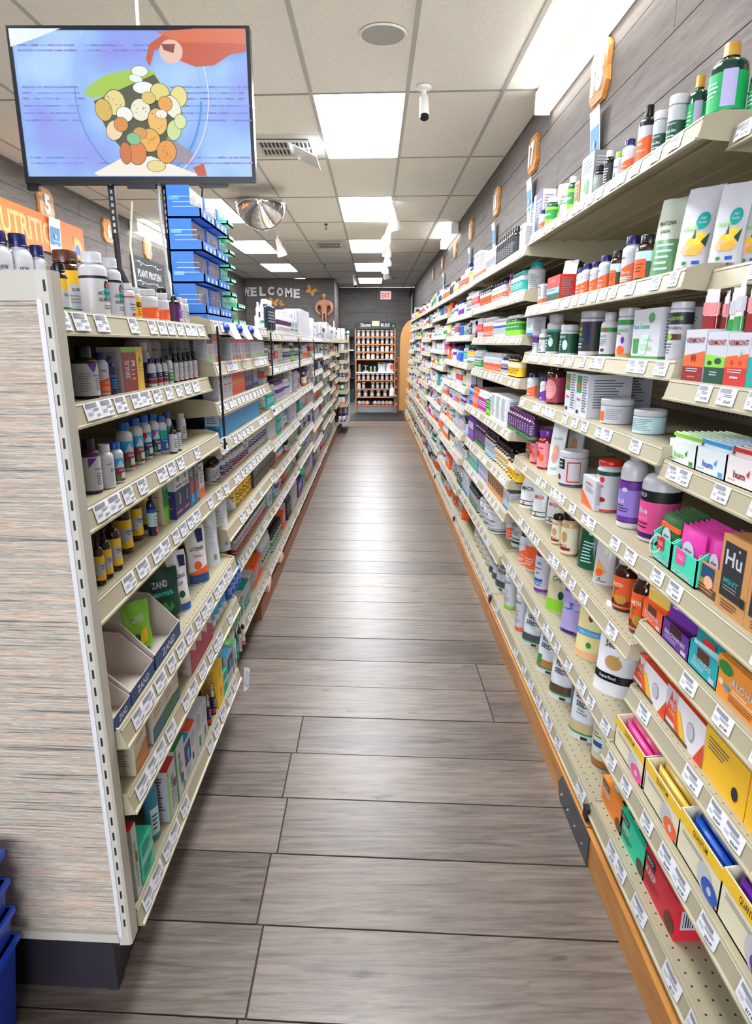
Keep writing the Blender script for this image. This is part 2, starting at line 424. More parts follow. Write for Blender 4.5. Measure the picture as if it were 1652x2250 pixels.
        b.box(-w_/2, w_/2, -d/2, -d/2+t, 0, fz, m); b.box(-w_/2, w_/2, d/2-t, d/2, 0, h, m)
        for sx in (-1, 1):
            x0, x1 = (-w_/2, -w_/2+t) if sx < 0 else (w_/2-t, w_/2)
            b.prism([(-d/2, 0), (d/2, 0), (d/2, h), (0, h*.92), (-d/2, fz)], lambda a, c_, q: (q, a, c_), x0, x1, m)
        b.box(-w_/2+t, w_/2-t, d/2-2*t, d/2-t, t, h*.98, mi_)
        for q in s['pr']:
            if q[0] == 'b': b.box(-w_/2-.0003, w_/2+.0003, -d/2-.0003, -d/2+.001, q[1]*fz, q[2]*fz, card(q[3]))
        S = lambda u, z, e: (u, -d/2-e-.0004, z)
        printer(b, [q for q in s['pr'] if q[0] != 'b'], S, w_/2, fz, False, lod)
        if s.get('sidepr'):
            printer(b, s['sidepr'], lambda u, z, e: (-w_/2-e-.0003, -u, z), d/2, fz, False); printer(b, s['sidepr'], lambda u, z, e: (w_/2+e+.0003, u, z), d/2, fz, False)
        out.append([s['noun'], b])
    elif k == 'wbox':   # closed counter box with a cut window in its slanted top front
        b = MB(); m = card(s['body']); b.box(-w_/2, w_/2, -d/2, d/2, 0, h*.72, m, None, card(s['front']) if s.get('front') else None)
        b.box(-w_/2, w_/2, d/2-.003, d/2, h*.72, h, m)
        S = lambda u, z, e: (u, -d/2-e-.0004, z)
        printer(b, [q for q in s['pr'] if q[0] != 'b'], S, w_/2, h*.72, False, lod)
        out.append([s['noun'], b])
        l = MB(); m2 = card(s.get('rim', s['body']))
        l.box(-w_/2, w_/2, -d/2, -d/2*.8, h*.72, h*.735, m2); l.box(-w_/2, w_/2, d/2*.75, d/2-.003, h*.72, h*.735, m2)
        l.box(-w_/2, -w_/2*.82, -d/2*.8, d/2*.75, h*.72, h*.735, m2); l.box(w_/2*.82, w_/2, -d/2*.8, d/2*.75, h*.72, h*.735, m2)
        out.append(['window_rim', l])
        c = MB(); n = 4; rr = random.Random(3)
        for a in range(n):
            x0 = -w_/2*.8+(w_*.8)*a/n; c.box(x0+.001, x0+w_*.8/n-.001, -d/2*.78, d/2*.72, h*.721, h*.728, card(s['fill'][a % len(s['fill'])]))
        out.append(['wrapper_window', c])
        printer(b, s.get('sidepr', []), lambda u, z, e: (-w_/2-e-.0003, -u, z), d/2, h*.72, False); printer(b, s.get('sidepr', []), lambda u, z, e: (w_/2+e+.0003, u, z), d/2, h*.72, False)
    elif k == 'wrap':   # flow-wrapped bar, standing
        b = MB(); m = plastic(s['body']); n = 8; i = len(b.v)
        zs = [0, .06, .1, .5, .9, .94, 1]; ts = [.06, .1, .9, 1, .9, .1, .06]
        for z, t_ in zip(zs, ts):
            for a in range(n):
                q = 2*math.pi*a/n; x = math.copysign(abs(math.cos(q))**.5, math.cos(q)); y = math.copysign(abs(math.sin(q))**.8, math.sin(q)); b.v.append((x*w_/2, y*d/2*t_, z*h))
        for j in range(len(zs)-1):
            for a in range(n): a2 = (a+1) % n; b.f.append((i+j*n+a, i+j*n+a2, i+(j+1)*n+a2, i+(j+1)*n+a)); b.m.append(b.mi(m))
        for q in (0, len(zs)-1): b.f.append(tuple(i+q*n+a for a in range(n))); b.m.append(b.mi(m))
        for q in s['pr']:
            if q[0] == 'b':
                b.box(-w_/2*.96, w_/2*.96, -d/2-.0006, d/2+.0006, q[1]*h, q[2]*h, plastic(q[3]))
        printer(b, [q for q in s['pr'] if q[0] != 'b'], lambda u, z, e: (u, -d/2-.0005-e, z), w_/2, h, False, lod)
        out.append([s['noun'], b])
    return out
_SM = {}
def style_meshes(key, lod=0):
    if (key, lod) not in _SM:
        parts = build_style(key, lod)
        if lod:
            m = parts[0][1]
            for n_, p in parts[1:]: m.join(p, Matrix())
            parts = [[parts[0][0], m]]
        _SM[(key, lod)] = [(n_, p, p.mesh(key+'_'+n_ if n_ != ST[key]['noun'] else key)) for n_, p in parts if p.f]
    return _SM[(key, lod)]

# ---- round bottles (print: u in radii, z in heights)
def now(c='orange', t='NOW', t2=None):
    p = [('s', -1.5, 1.5, .07, .3, .52, c), ('t', t, -.35, .58, .05, 'ink', .7), ('f', -.9, .5, .1, .2, 2, 'paper')]
    if t2: p.append(('t', t2, .1, .3, .055, 'paper', 1.3))
    return p
bot('now', 'white bottle, orange swoosh label, navy cap', .052, .105, 'white', 'navy', now(t2='Spirulina'), lc='paper')
bot('nowq', 'white bottle with orange swoosh and pink sprig, dark blue cap', .072, .14, 'white', 'navy', now(t2='Quercetin')+[('e', -.6, .5, .16, .05, 'plum'), ('e', -.35, .44, .12, .06, 'pink')], lc='paper', label=(.05, .66))
bot('nowbig', 'big white bottle, orange label, navy cap', .075, .15, 'white', 'navy', now(t2='Chlorella')+[('f', -.9, .9, .1, .22, 3, 'paper')], lc='paper')
bot('noworjar', 'wide white jar with orange label', .085, .13, 'white', 'white', now(t2='Protein'), noun='supplement_jar', captype='wide', capr=.95, neck=.9, sh=.76, cz=.8, lc='paper')
bot('nowpur', 'white bottle, purple label, navy cap', .052, .105, 'white', 'navy', now('purple'), lc='paper')
bot('brorange', 'dark brown bottle with teal band and orange panel', .062, .125, 'amber', 'black', [('b', .08, .2, 'dgreen'), ('b', .45, .66, 'ice'), ('r', -.9, .6, .12, .5, 'orange'), ('t', 'Astaxanthin', -.1, .4, .04, 'brown', 1.2), ('f', -.7, .3, .2, .34, 2, 'brown')], lc='dgreen', glass=1)
bot('quer', 'amber glass bottle with yellow top label, green base band', .078, .15, 'amber', 'brown', [('b', .02, .14, 'green'), ('b', .5, .7, 'yellow'), ('t', 'QUERCETIN', .1, .42, .05, 'dgreen', 1.6), ('f', -.7, .6, .2, .34, 3, 'grey')], lc='paper', label=(.05, .7), glass=1, capr=.8, neck=.7)
bot('querS', 'small amber bottle with yellow and white label', .05, .11, 'amber', 'black', [('b', .02, .14, 'green'), ('b', .48, .7, 'yellow'), ('t', 'TIN + C', .1, .38, .05, 'ink', 1.4)], lc='paper', glass=1)
bot('activ', 'tall white bottle with black band and teal Activated Quercetin label', .085, .17, 'white', 'white', [('b', .6, .64, 'black'), ('e', .3, .48, .28, .1, 'black'), ('r', .02, .58, .3, .46, 'teal'), ('e', .3, .5, .12, .04, 'orange'), ('t', 'ACTIVATED', .25, .38, .055, 'ink', 1.5), ('t', 'QUERCETIN', .25, .28, .06, 'ink', 1.6), ('f', -.1, .7, .12, .2, 2, 'ink')], sh=.74, label=(.05, .64))
bot('redwhite', 'small white bottle with red stripe', .046, .1, 'white', 'white', [('b', .6, .64, 'red'), ('t', 'Quercetin', .1, .42, .06, 'ink', 1.5), ('r', -.3, .7, .1, .18, 'red'), ('f', -.5, .6, .22, .34, 2, 'ink')], lc='paper')
bot('yelwhite', 'small yellow label bottle, white cap', .036, .085, 'white', 'white', [('r', -.8, .8, .4, .55, 'brown'), ('t', 'D3', 0, .48, .08, 'yellow', 1), ('f', -.6, .6, .12, .34, 4, 'dred')], lc='yellow')
bot('orwhite', 'squat white bottle with orange fading label', .066, .09, 'white', 'white', [('s', -1.5, 1.5, .05, .42, .5, 'orange'), ('r', -1.3, 1.3, .05, .12, 'peach'), ('t', 'Quercetin', .3, .4, .05, 'dred', 1), ('f', 0, .9, .15, .28, 2, 'paper')], capr=.85, neck=.8, cz=.82, sh=.74, lc='paper')
bot('purdrop', 'dark bottle with purple label, black dropper cap', .04, .1, 'black', 'black', [('r', -.2, 1.2, .1, .6, 'purple'), ('t', 'ELDER', .5, .45, .05, 'paper', .8), ('e', .3, .15, .3, .06, 'peach')], lc='plum', captype='dropper', noun='tincture_bottle')
bot('whtall', 'plain tall white bottle', .04, .1, 'white', 'white', [('f', -.5, .5, .2, .5, 4, 'ink')], lc='paper')
bot('lung', 'black bottle, purple V and white label', .072, .14, 'black', 'black', [('p', [(-.5, .68), (.5, .68), (0, .5)], 'purple'), ('t', 'Bronchial', .35, .45, .04, 'ink', .9), ('f', .1, .8, .14, .4, 6, 'ink'), ('f', -1.2, -.2, .12, .5, 8, 'grey')], lc='paper', captype='wide', capr=.62, cz=.8)
bot('navyspray', 'navy blue spray bottle', .034, .12, 'navy', 'navy', [('t', 'SILVER', 0, .5, .05, 'sky', 1.4), ('f', -.6, .6, .14, .4, 4, 'sky')], lc='navy', captype='spray', noun='spray_bottle')
bot('blkspray', 'black spray bottle, orange and blue label', .034, .12, 'amber', 'black', [('b', .5, .55, 'orange'), ('t', 'THROAT', 0, .42, .07, 'paper', 1.5), ('b', .12, .16, 'orange')], lc='blue', captype='spray', noun='spray_bottle')
bot('aller', 'white bottle with navy label', .05, .12, 'white', 'white', [('b', .08, .55, 'navy'), ('t', 'Aller', 0, .48, .07, 'paper', 1.5), ('r', -.8, .8, .14, .18, 'orange'), ('f', -.6, .6, .22, .38, 3, 'paper')], lc='paper')
bot('wsm', 'small white bottle with navy and red label', .036, .08, 'white', 'navy', [('b', .3, .5, 'navy'), ('b', .12, .28, 'dred'), ('f', -.5, .5, .34, .46, 2, 'paper')], lc='paper')
bot('wor', 'small dark bottle, white label with orange spot', .036, .09, 'black', 'black', [('t', 'Ear Drops', 0, .5, .05, 'ink', 1.5), ('e', .1, .16, .3, .06, 'orange'), ('f', -.5, .5, .24, .42, 3, 'grey')], lc='paper', noun='tincture_bottle', captype='screw')
bot('childs', 'white bottle, blue cap, mountain label with red lower half', .05, .115, 'white', 'blue', [('b', .38, .62, 'sky'), ('p', [(-.8, .4), (-.2, .58), (.5, .4)], 'paper'), ('b', .06, .38, 'dred'), ('t', "Child's", 0, .33, .06, 'paper', 1.5), ('r', -.2, .7, .12, .26, 'paper'), ('e', -.6, .14, .3, .08, 'green')], lc='paper')
bot('childn', 'white bottle, blue cap, mountain label with navy lower half', .05, .115, 'white', 'blue', [('b', .38, .62, 'sky'), ('p', [(-.8, .4), (-.2, .58), (.5, .4)], 'paper'), ('b', .06, .38, 'navy'), ('e', -.6, .55, .3, .07, 'red'), ('t', 'Cleanse', 0, .33, .06, 'paper', 1.5), ('r', -.2, .7, .12, .26, 'paper'), ('e', -.6, .14, .3, .08, 'green')], lc='paper')
bot('childb', 'white bottle, blue cap, green and blue label', .046, .11, 'white', 'blue', [('b', .38, .62, 'teal'), ('b', .06, .38, 'blue'), ('t', 'Cleanse', 0, .33, .06, 'paper', 1.5), ('r', -.2, .7, .12, .26, 'paper')], lc='paper')
bot('lvw', 'white bottle with plain white label', .055, .125, 'white', 'white', [('t', 'LV', .2, .42, .09, 'ink', 1.2), ('f', -.6, .7, .5, .58, 1, 'grey'), ('f', -.6, .7, .12, .3, 3, 'lgrey')], lc='paper', captype='wide', capr=.7)
bot('lungc', 'dark bottle with purple shoulder and white label', .055, .125, 'plum', 'black', [('p', [(-.9, .66), (0, .66), (-.9, .48)], 'purple'), ('t', 'Lung Care', .1, .45, .045, 'ink', 1.4), ('f', -.2, .5, .14, .38, 5, 'ink')], lc='paper', captype='wide', capr=.6, cz=.82)
bot('throat', 'amber glass bottle, yellow and white label', .062, .15, 'amber', 'black', [('b', .44, .58, 'yellow'), ('b', .1, .2, 'gold'), ('s', -1.5, 1.5, .1, .16, .3, 'yellow'), ('t', 'THROAT', .1, .38, .045, 'ink', 1.5), ('f', -.3, .5, .3, .34, 1, 'ink'), ('p', [(.5, .26), (.9, .32), (.7, .22)], 'ink')], lc='lgrey', label=(.1, .58), glass=1, captype='spray', capr=.4, neck=.35, sh=.62, cz=.78, noun='syrup_bottle')
bot('navysyr', 'dark blue glass bottle with pale label', .058, .14, 'navy', 'black', [('b', .1, .2, 'navy'), ('e', .3, .12, .4, .08, 'orange'), ('t', 'Elderberry', .1, .42, .04, 'ink', 1.5), ('f', -.4, .6, .22, .36, 3, 'grey'), ('b', .5, .58, 'blue')], lc='ice', label=(.1, .58), glass=1, captype='wide', capr=.4, neck=.35, sh=.62, cz=.8, noun='syrup_bottle')
bot('drop', 'amber dropper bottle with white label', .032, .09, 'amber', 'black', [('f', -.6, .6, .15, .5, 5, 'ink')], lc='paper', captype='dropper', noun='tincture_bottle')
bot('dropw', 'dropper bottle with white rubber bulb', .032, .095, 'amber', 'white', [('f', -.6, .6, .3, .5, 3, 'ink'), ('b', .08, .2, 'orange')], lc='cream', captype='dropper', noun='tincture_bottle')
bot('dropt', 'dark green dropper bottle with teal label', .034, .1, 'dgreen', 'black', [('f', -.6, .6, .3, .5, 3, 'paper')], lc='teal', captype='dropper', noun='tincture_bottle')
bot('oil', 'tiny black-capped oil bottle with white label', .026, .07, 'amber', 'black', [('b', .1, .24, 'red'), ('f', -.6, .6, .3, .5, 2, 'ink')], lc='paper', noun='tincture_bottle', cz=.7, sh=.6)
bot('chloro', 'large dark green bottle, bright green label, gold cap', .082, .19, 'bottle', 'gold', [('b', .1, .16, 'dgreen'), ('r', .35, 1.1, .2, .64, 'lilac'), ('t', 'Liquid Chlorophyll', -.5, .5, .035, 'ice', 1.1), ('f', -1, .2, .3, .46, 3, 'ice')], lc='emerald', label=(.08, .62), glass=1, capr=.45, neck=.36, sh=.68, cz=.84, noun='tonic_bottle')
bot('sprout', 'slim silver green canister, white lid', .058, .14, 'silver', 'white', [('b', .05, .55, 'dgreen'), ('t', 'Chlorophyll', 0, .5, .05, 'paper', 1.5), ('t', 'Drink Mix', 0, .38, .05, 'paper', 1.5), ('f', -.6, .6, .1, .3, 4, 'ice')], noun='supplement_jar', captype='wide', capr=1.0, neck=.95, sh=.8, cz=.84, label=(.05, .8), lc='silver')
bot('liqchl', 'black bottle with orange label', .06, .16, 'black', 'black', [('b', .52, .6, 'paper'), ('s', -1.5, 1.5, .06, .42, .56, 'orange'), ('t', 'Liquid', -.1, .42, .05, 'paper', 1.2), ('t', 'Chlorophyll', 0, .32, .045, 'paper', 1.6)], lc='paper', capr=.45, neck=.35, noun='tonic_bottle', captype='wide')
bot('grncap', 'white bottle with bright green cap', .048, .1, 'white', 'lime', [('t', 'ORGANIC', 0, .52, .05, 'ink', 1.5), ('p', [(-.4, .1), (0, .4), (.3, .1)], 'green'), ('e', .6, .2, .2, .05, 'pink')], lc='paper')
bot('blkw', 'black bottle with white cap', .05, .115, 'black', 'white', [('f', -.7, .7, .15, .55, 6, 'lgrey')], lc='char', glass=1)
bot('blkg', 'grey label bottle with black cap', .055, .125, 'black', 'black', [('p', [(-.6, .1), (-.3, .4), (.1, .1)], 'green'), ('f', -.6, .6, .4, .58, 3, 'paper')], lc='grey')
bot('blk', 'tall black bottle', .05, .16, 'black', 'black', [('f', -.7, .7, .15, .5, 6, 'grey')], lc='char', glass=1, noun='tonic_bottle', capr=.5, neck=.45)
bot('grnbig', 'green bottle with white cap', .062, .13, 'dgreen', 'white', [('b', .3, .6, 'green'), ('t', 'GREENS', 0, .45, .06, 'paper', 1.5), ('f', -.6, .6, .12, .26, 2, 'lime')], lc='lime')
bot('jarg', 'white jar with dark green label', .085, .11, 'white', 'white', [('b', .06, .7, 'dgreen'), ('t', 'GREENS', -.1, .6, .08, 'paper', 1.5), ('e', .35, .33, .3, .17, 'ice'), ('f', -.9, -.1, .12, .45, 4, 'ice')], noun='supplement_jar', captype='wide', capr=.96, neck=.92, sh=.76, cz=.8, lc='teal')
bot('jarg2', 'white bottle-shaped jar, teal and green label', .085, .14, 'white', 'white', [('b', .06, .56, 'dgreen'), ('b', .56, .62, 'teal'), ('t', 'Greens', -.1, .47, .07, 'paper', 1.5), ('e', .3, .3, .3, .12, 'ice'), ('f', -.9, -.1, .12, .36, 3, 'ice')], noun='supplement_jar', capr=.8, neck=.78, captype='wide')
bot('jark', 'white and charcoal tub with green lettering', .11, .145, 'white', 'white', [('b', .1, .76, 'char'), ('t', 'GOOD', -.5, .6, .07, 'yellow', 1), ('t', 'GREEN', -.5, .48, .07, 'lime', 1), ('t', 'VITALITY', -.45, .36, .07, 'teal', 1.2), ('r', .2, .55, .3, .7, 'navy'), ('f', -.9, 0, .14, .28, 2, 'paper')], noun='protein_tub', captype='wide', capr=.98, neck=.95, sh=.82, cz=.85, lc='white')
bot('balance', 'white canister with green band, orange fruit and purple dot', .09, .17, 'white', 'white', [('b', .66, .76, 'green'), ('t', 'BALANCE', 0, .55, .07, 'green', 1.6), ('e', .3, .36, .18, .07, 'purple'), ('b', .04, .1, 'gold'), ('e', .1, .16, .45, .09, 'orange'), ('f', -.8, .5, .44, .5, 1, 'ink')], noun='supplement_jar', captype='wide', capr=.98, neck=.95, sh=.8, cz=.84, lc='paper', label=(.03, .78))
bot('balsm', 'white bottle, green band and red dot', .075, .15, 'white', 'white', [('b', .56, .66, 'green'), ('t', 'BALANCE', -.2, .47, .055, 'green', 1.4), ('e', .3, .6, .16, .05, 'red'), ('e', 0, .16, .3, .04, 'brown'), ('b', .03, .07, 'dgreen'), ('f', -.8, .6, .24, .4, 4, 'ink')], noun='supplement_bottle', lc='paper', label=(.03, .66), capr=.66)
bot('macro', 'tall white tub, black label with white and lime lettering', .11, .2, 'white', 'white', [('b', .62, .82, 'char'), ('t', 'MACROVITE', 0, .72, .06, 'lime', 1.7), ('t', 'MULTI GREENS', 0, .56, .05, 'ink', 1.8), ('r', -.8, .8, .36, .46, 'brown'), ('e', -.3, .41, .3, .05, 'lime'), ('e', .5, .24, .25, .06, 'lgrey'), ('f', -.8, .1, .1, .3, 4, 'ink')], noun='protein_tub', captype='wide', capr=.97, neck=.95, sh=.86, cz=.89, lc='paper', label=(.04, .84))
bot('tubw', 'low wide white jar with orange panel', .1, .075, 'white', 'white', [('r', -.9, -.1, .12, .5, 'orange'), ('f', 0, 1.1, .15, .6, 6, 'grey')], noun='supplement_jar', captype='wide', capr=1.02, neck=.97, sh=.72, cz=.75, lc='paper', label=(.04, .7))
bot('tubw2', 'low wide white jar with grey print', .1, .075, 'white', 'white', [('f', -.9, 1, .12, .64, 7, 'grey')], noun='supplement_jar', captype='wide', capr=1.02, neck=.97, sh=.72, cz=.75, lc='ice', label=(.04, .7))
bot('beet', 'amber bottle with rose pink label', .07, .15, 'amber', 'black', [('e', .1, .36, .75, .24, 'rose'), ('t', 'Red Beet', .1, .42, .05, 'paper', 1.2), ('t', 'Root', .1, .34, .045, 'paper', 1), ('f', -.3, .5, .16, .28, 3, 'paper')], lc='#a33a55', glass=1, capr=.7, captype='wide', label=(.05, .64))
bot('aloe', 'tall white jug bottle, violet label, copper cap', .085, .22, 'white', 'gold', [('b', .1, .6, 'purple'), ('r', -1.5, 1.5, .16, .5, 'violet'), ('t', 'Acai', -.3, .36, .07, 'paper', 1), ('e', .1, .5, .25, .03, 'paper'), ('f', -.8, .6, .2, .3, 3, 'plum')], noun='tonic_bottle', capr=.5, neck=.45, sh=.68, cz=.9, lc='plum', label=(.08, .62), captype='wide')
bot('aloep', 'big white jug, black and pink label', .11, .2, 'white', 'white', [('b', .12, .52, 'pink'), ('b', .52, .66, 'black'), ('b', .06, .12, 'navy'), ('t', 'GOLD', -.4, .6, .05, 'paper', 1), ('t', 'Olive', -.35, .4, .08, 'paper', 1.3), ('t', 'YOUNG', -.35, .3, .05, 'rose', 1.3), ('f', -.9, .2, .15, .25, 2, 'plum')], noun='tonic_bottle', capr=.5, neck=.45, sh=.7, cz=.9, lc='pink', label=(.05, .66), captype='wide')
bot('reds', 'white canister with red lid and Reds label', .085, .165, 'white', 'red', [('b', .72, .8, 'dgreen'), ('e', .15, .64, .22, .06, 'red'), ('t', 'Pure Reds', -.3, .52, .06, 'red', 1.3), ('p', [(-.75, .14), (-.35, .14), (-.3, .34), (-.8, .34)], 'red'), ('e', .2, .25, .35, .05, 'dred'), ('b', .02, .06, 'red')], noun='supplement_jar', captype='wide', capr=.95, neck=.93, sh=.82, cz=.9, lc='paper', label=(.02, .82))
bot('save', 'white tub with black Save sticker', .085, .11, 'white', 'white', [('r', -.75, .15, .5, .78, 'black'), ('t', 'Save', -.3, .7, .08, 'paper', .8), ('t', '$5.00', -.3, .58, .08, 'paper', .8), ('b', .03, .08, 'navy'), ('r', .35, 1.3, .14, .72, 'red'), ('r', .45, 1.25, .18, .68, 'paper'), ('e', -.4, .26, .25, .08, 'brown')], noun='supplement_jar', captype='wide', capr=1.0, neck=.97, sh=.8, cz=.83, lc='paper', label=(.03, .8))
bot('gummy', 'clear rose bottle with purple cap', .06, .12, 'dred', 'purple', [('e', -.2, .4, .3, .1, 'red'), ('e', .3, .3, .3, .1, 'orange'), ('t', 'Hair Skin', 0, .55, .05, 'dred', 1.5)], lc='rose', glass=1, capr=.85, neck=.8, captype='wide')
bot('elder', 'plum bottle with green base band', .04, .09, 'plum', 'plum', [('b', .04, .16, 'green'), ('f', .1, 1, .2, .6, 6, 'lilac')], lc='plum', glass=1)
bot('bluegum', 'bright blue bottle with blue cap', .04, .09, 'sky', 'navy', [('f', -.5, .5, .2, .5, 3, 'paper')], lc='blue')
bot('orgum', 'bright orange bottle with orange cap', .044, .09, 'orange', 'orange', [('f', -.5, .5, .2, .5, 3, 'paper')], lc='orange')
bot('magbot', 'magenta label bottle, white cap', .05, .095, 'white', 'white', [('f', -.5, .5, .2, .5, 3, 'paper')], lc='#b0308a')
bot('purw', 'white bottle, purple band', .05, .1, 'white', 'purple', [('b', .4, .62, 'purple'), ('f', -.5, .5, .12, .34, 3, 'ink')], lc='paper')
bot('teal', 'white bottle with teal label', .055, .12, 'white', 'teal', [('b', .2, .6, 'teal'), ('f', -.5, .5, .24, .5, 3, 'paper')], lc='paper')
bot('tealb', 'large white bottle with teal cap and small print', .085, .17, 'white', 'teal', [('s', -1.5, -.2, .1, .6, .4, 'teal'), ('f', .1, 1.2, .12, .6, 8, 'grey')], lc='paper', label=(.05, .66))
bot('wgreen', 'white bottle with green label, dark green cap', .052, .1, 'white', 'dgreen', [('b', .1, .4, 'green'), ('t', 'HERB', 0, .52, .06, 'ink', 1.2), ('f', -.5, .5, .14, .34, 2, 'paper')], lc='paper')
bot('wplain', 'white bottle with blue and grey print', .05, .1, 'white', 'white', [('b', .5, .62, 'blue'), ('f', -.7, .7, .12, .44, 5, 'grey')], lc='paper')
bot('wnavy', 'white bottle, navy cap, navy label band', .05, .1, 'white', 'navy', [('b', .3, .6, 'navy'), ('f', -.7, .7, .12, .26, 2, 'grey'), ('f', -.7, .7, .36, .54, 2, 'paper')], lc='paper')
bot('wblk', 'white label bottle, black cap', .048, .1, 'char', 'black', [('r', -.8, .2, .34, .56, 'green'), ('f', -.7, .7, .12, .3, 3, 'ink')], lc='paper')
bot('bryel', 'brown bottle with yellow label', .052, .105, 'amber', 'black', [('b', .45, .64, 'cream'), ('f', -.7, .7, .14, .4, 4, 'brown')], lc='yellow', glass=1)
bot('brcream', 'brown bottle with cream label', .05, .1, 'amber', 'black', [('e', 0, .45, .4, .1, 'tan'), ('f', -.7, .7, .12, .3, 3, 'brown')], lc='cream', glass=1)
bot('brwhite', 'brown glass bottle with white label', .052, .11, 'amber', 'black', [('b', .08, .2, 'lblue'), ('f', -.7, .7, .24, .6, 6, 'ink')], lc='paper', glass=1)
bot('earth', 'dark glass jar with orange label and steel lid', .085, .15, 'amber', 'silver', [('b', .1, .62, 'orange'), ('b', .1, .22, 'amber'), ('t', 'EARTH', -.1, .52, .07, 'cream', 1.5), ('t', 'SHIFT', -.1, .43, .04, 'dred', 1), ('e', -.3, .36, .12, .05, 'green'), ('e', .3, .24, .5, .09, 'gold'), ('f', -.6, .6, .06, .1, 1, 'paper')], noun='supplement_jar', captype='wide', capr=.75, neck=.7, sh=.7, cz=.9, lc='orange', glass=1)
bot('maca', 'cream maca jar with black lid', .06, .12, '#c8a67c', 'black', [('t', 'MACA', 0, .24, .07, 'dred', 1.4), ('r', -.9, .9, .12, .2, 'dred'), ('e', .1, .45, .4, .14, 'tan')], noun='supplement_jar', captype='wide', capr=.9, neck=.85, sh=.78, cz=.86, lc='cream')
bot('purjar', 'white jar with magenta cap, blue print', .09, .17, 'white', '#7a1c86', [('b', .03, .1, 'purple'), ('t', 'Nutritional', 0, .55, .045, 'ink', 1.6), ('t', 'Yeast', 0, .45, .05, 'ink', 1.2), ('e', .2, .66, .3, .03, 'sky'), ('r', -.8, .7, .26, .32, 'blue'), ('f', -.8, .7, .14, .24, 2, 'blue')], noun='supplement_jar', captype='wide', capr=.92, neck=.9, sh=.76, cz=.8, lc='paper', label=(.03, .76))
bot('orjar', 'white jar with bold orange label, white lid', .085, .15, 'white', 'white', [('s', -1.5, 1.5, .06, .55, .6, 'orange'), ('f', -.7, .7, .12, .3, 3, 'paper')], noun='supplement_jar', captype='wide', capr=.9, neck=.85, lc='paper')
bot('proj', 'large white tub with green stripe label', .11, .15, 'white', 'white', [('b', .1, .16, 'dgreen'), ('b', .2, .23, 'dgreen'), ('t', 'PROTEIN', -.1, .55, .09, 'ink', 1.4), ('f', -.8, .6, .28, .44, 3, 'ink')], noun='protein_tub', captype='wide', capr=.98, neck=.96, sh=.8, cz=.84, lc='paper')
bot('beansg', 'tall white canister with green base', .07, .19, 'white', 'white', [('b', .02, .1, 'lime'), ('t', 'BEANS', 0, .72, .06, 'ink', 1.4), ('t', '10g', 0, .5, .05, 'teal', 1), ('t', '12g', 0, .4, .05, 'teal', 1), ('f', -.6, .6, .2, .3, 2, 'grey')], noun='supplement_jar', captype='wide', capr=.98, neck=.96, sh=.86, cz=.9, lc='paper', label=(.02, .86))
bot('beanso', 'tall white canister with orange base', .07, .19, 'white', 'white', [('b', .02, .1, 'orange'), ('t', 'BEANS', 0, .72, .06, 'ink', 1.4), ('t', '10g', 0, .5, .05, 'dred', 1), ('t', '12g', 0, .4, .05, 'dred', 1), ('f', -.6, .6, .2, .3, 2, 'grey')], noun='supplement_jar', captype='wide', capr=.98, neck=.96, sh=.86, cz=.9, lc='paper', label=(.02, .86))
bot('mayo', 'squat cream jar with amber base and oval label', .1, .16, '#d8d4c0', 'cream', [('e', -.1, .5, .7, .28, '#e7ecd8'), ('e', -.1, .64, .2, .05, 'peach'), ('r', -.4, .4, .32, .4, 'blue'), ('b', .02, .12, '#b0702a'), ('f', -.5, .4, .44, .54, 2, 'green')], noun='supplement_jar', captype='wide', capr=.7, neck=.66, sh=.62, cz=.88)
bot('spraygrn', 'teal bottle with white pump', .045, .14, 'mint', 'white', [('f', -.5, .5, .2, .5, 3, 'paper')], lc='teal', captype='spray', noun='spray_bottle')
bot('spraywht', 'white bottle with white pump', .045, .14, 'white', 'white', [('b', .2, .3, 'green'), ('f', -.5, .5, .34, .6, 3, 'grey')], lc='paper', captype='spray', noun='spray_bottle')
bot('spraynv', 'clear nozzle bottle with navy and red base', .03, .12, 'navy', 'white', [('b', .06, .2, 'red'), ('f', -.5, .5, .24, .5, 3, 'paper')], captype='spray', noun='spray_bottle', sh=.5, cz=.6, capr=.55)
bot('mouth', 'blue plastic mouthwash bottle with white cap', .075, .17, '#2e7f9c', 'white', [('r', -.6, .6, .1, .5, 'ice'), ('f', -.4, .4, .14, .4, 4, 'navy')], noun='wash_bottle', flat=.6, captype='wide', capr=.4, neck=.35)
bot('shamp', 'navy bottle', .055, .17, '#14283c', 'white', [('f', -.5, .5, .2, .6, 4, 'grey')], captype='wide', capr=.5, noun='wash_bottle', neck=.45)
bot('lotw', 'white lotion bottle with purple square label', .055, .16, 'white', 'white', [('r', -.7, .3, .42, .62, 'plum'), ('f', -.5, .5, .12, .3, 3, 'grey')], captype='wide', capr=.5, noun='wash_bottle', neck=.45)
bot('candle', 'yellow canister', .06, .1, 'yellow', 'yellow', [('t', 'BALM', 0, .5, .12, 'brown', 1.4), ('f', -.6, .6, .15, .35, 2, 'brown')], noun='supplement_jar', captype='wide', capr=.95, neck=.9)
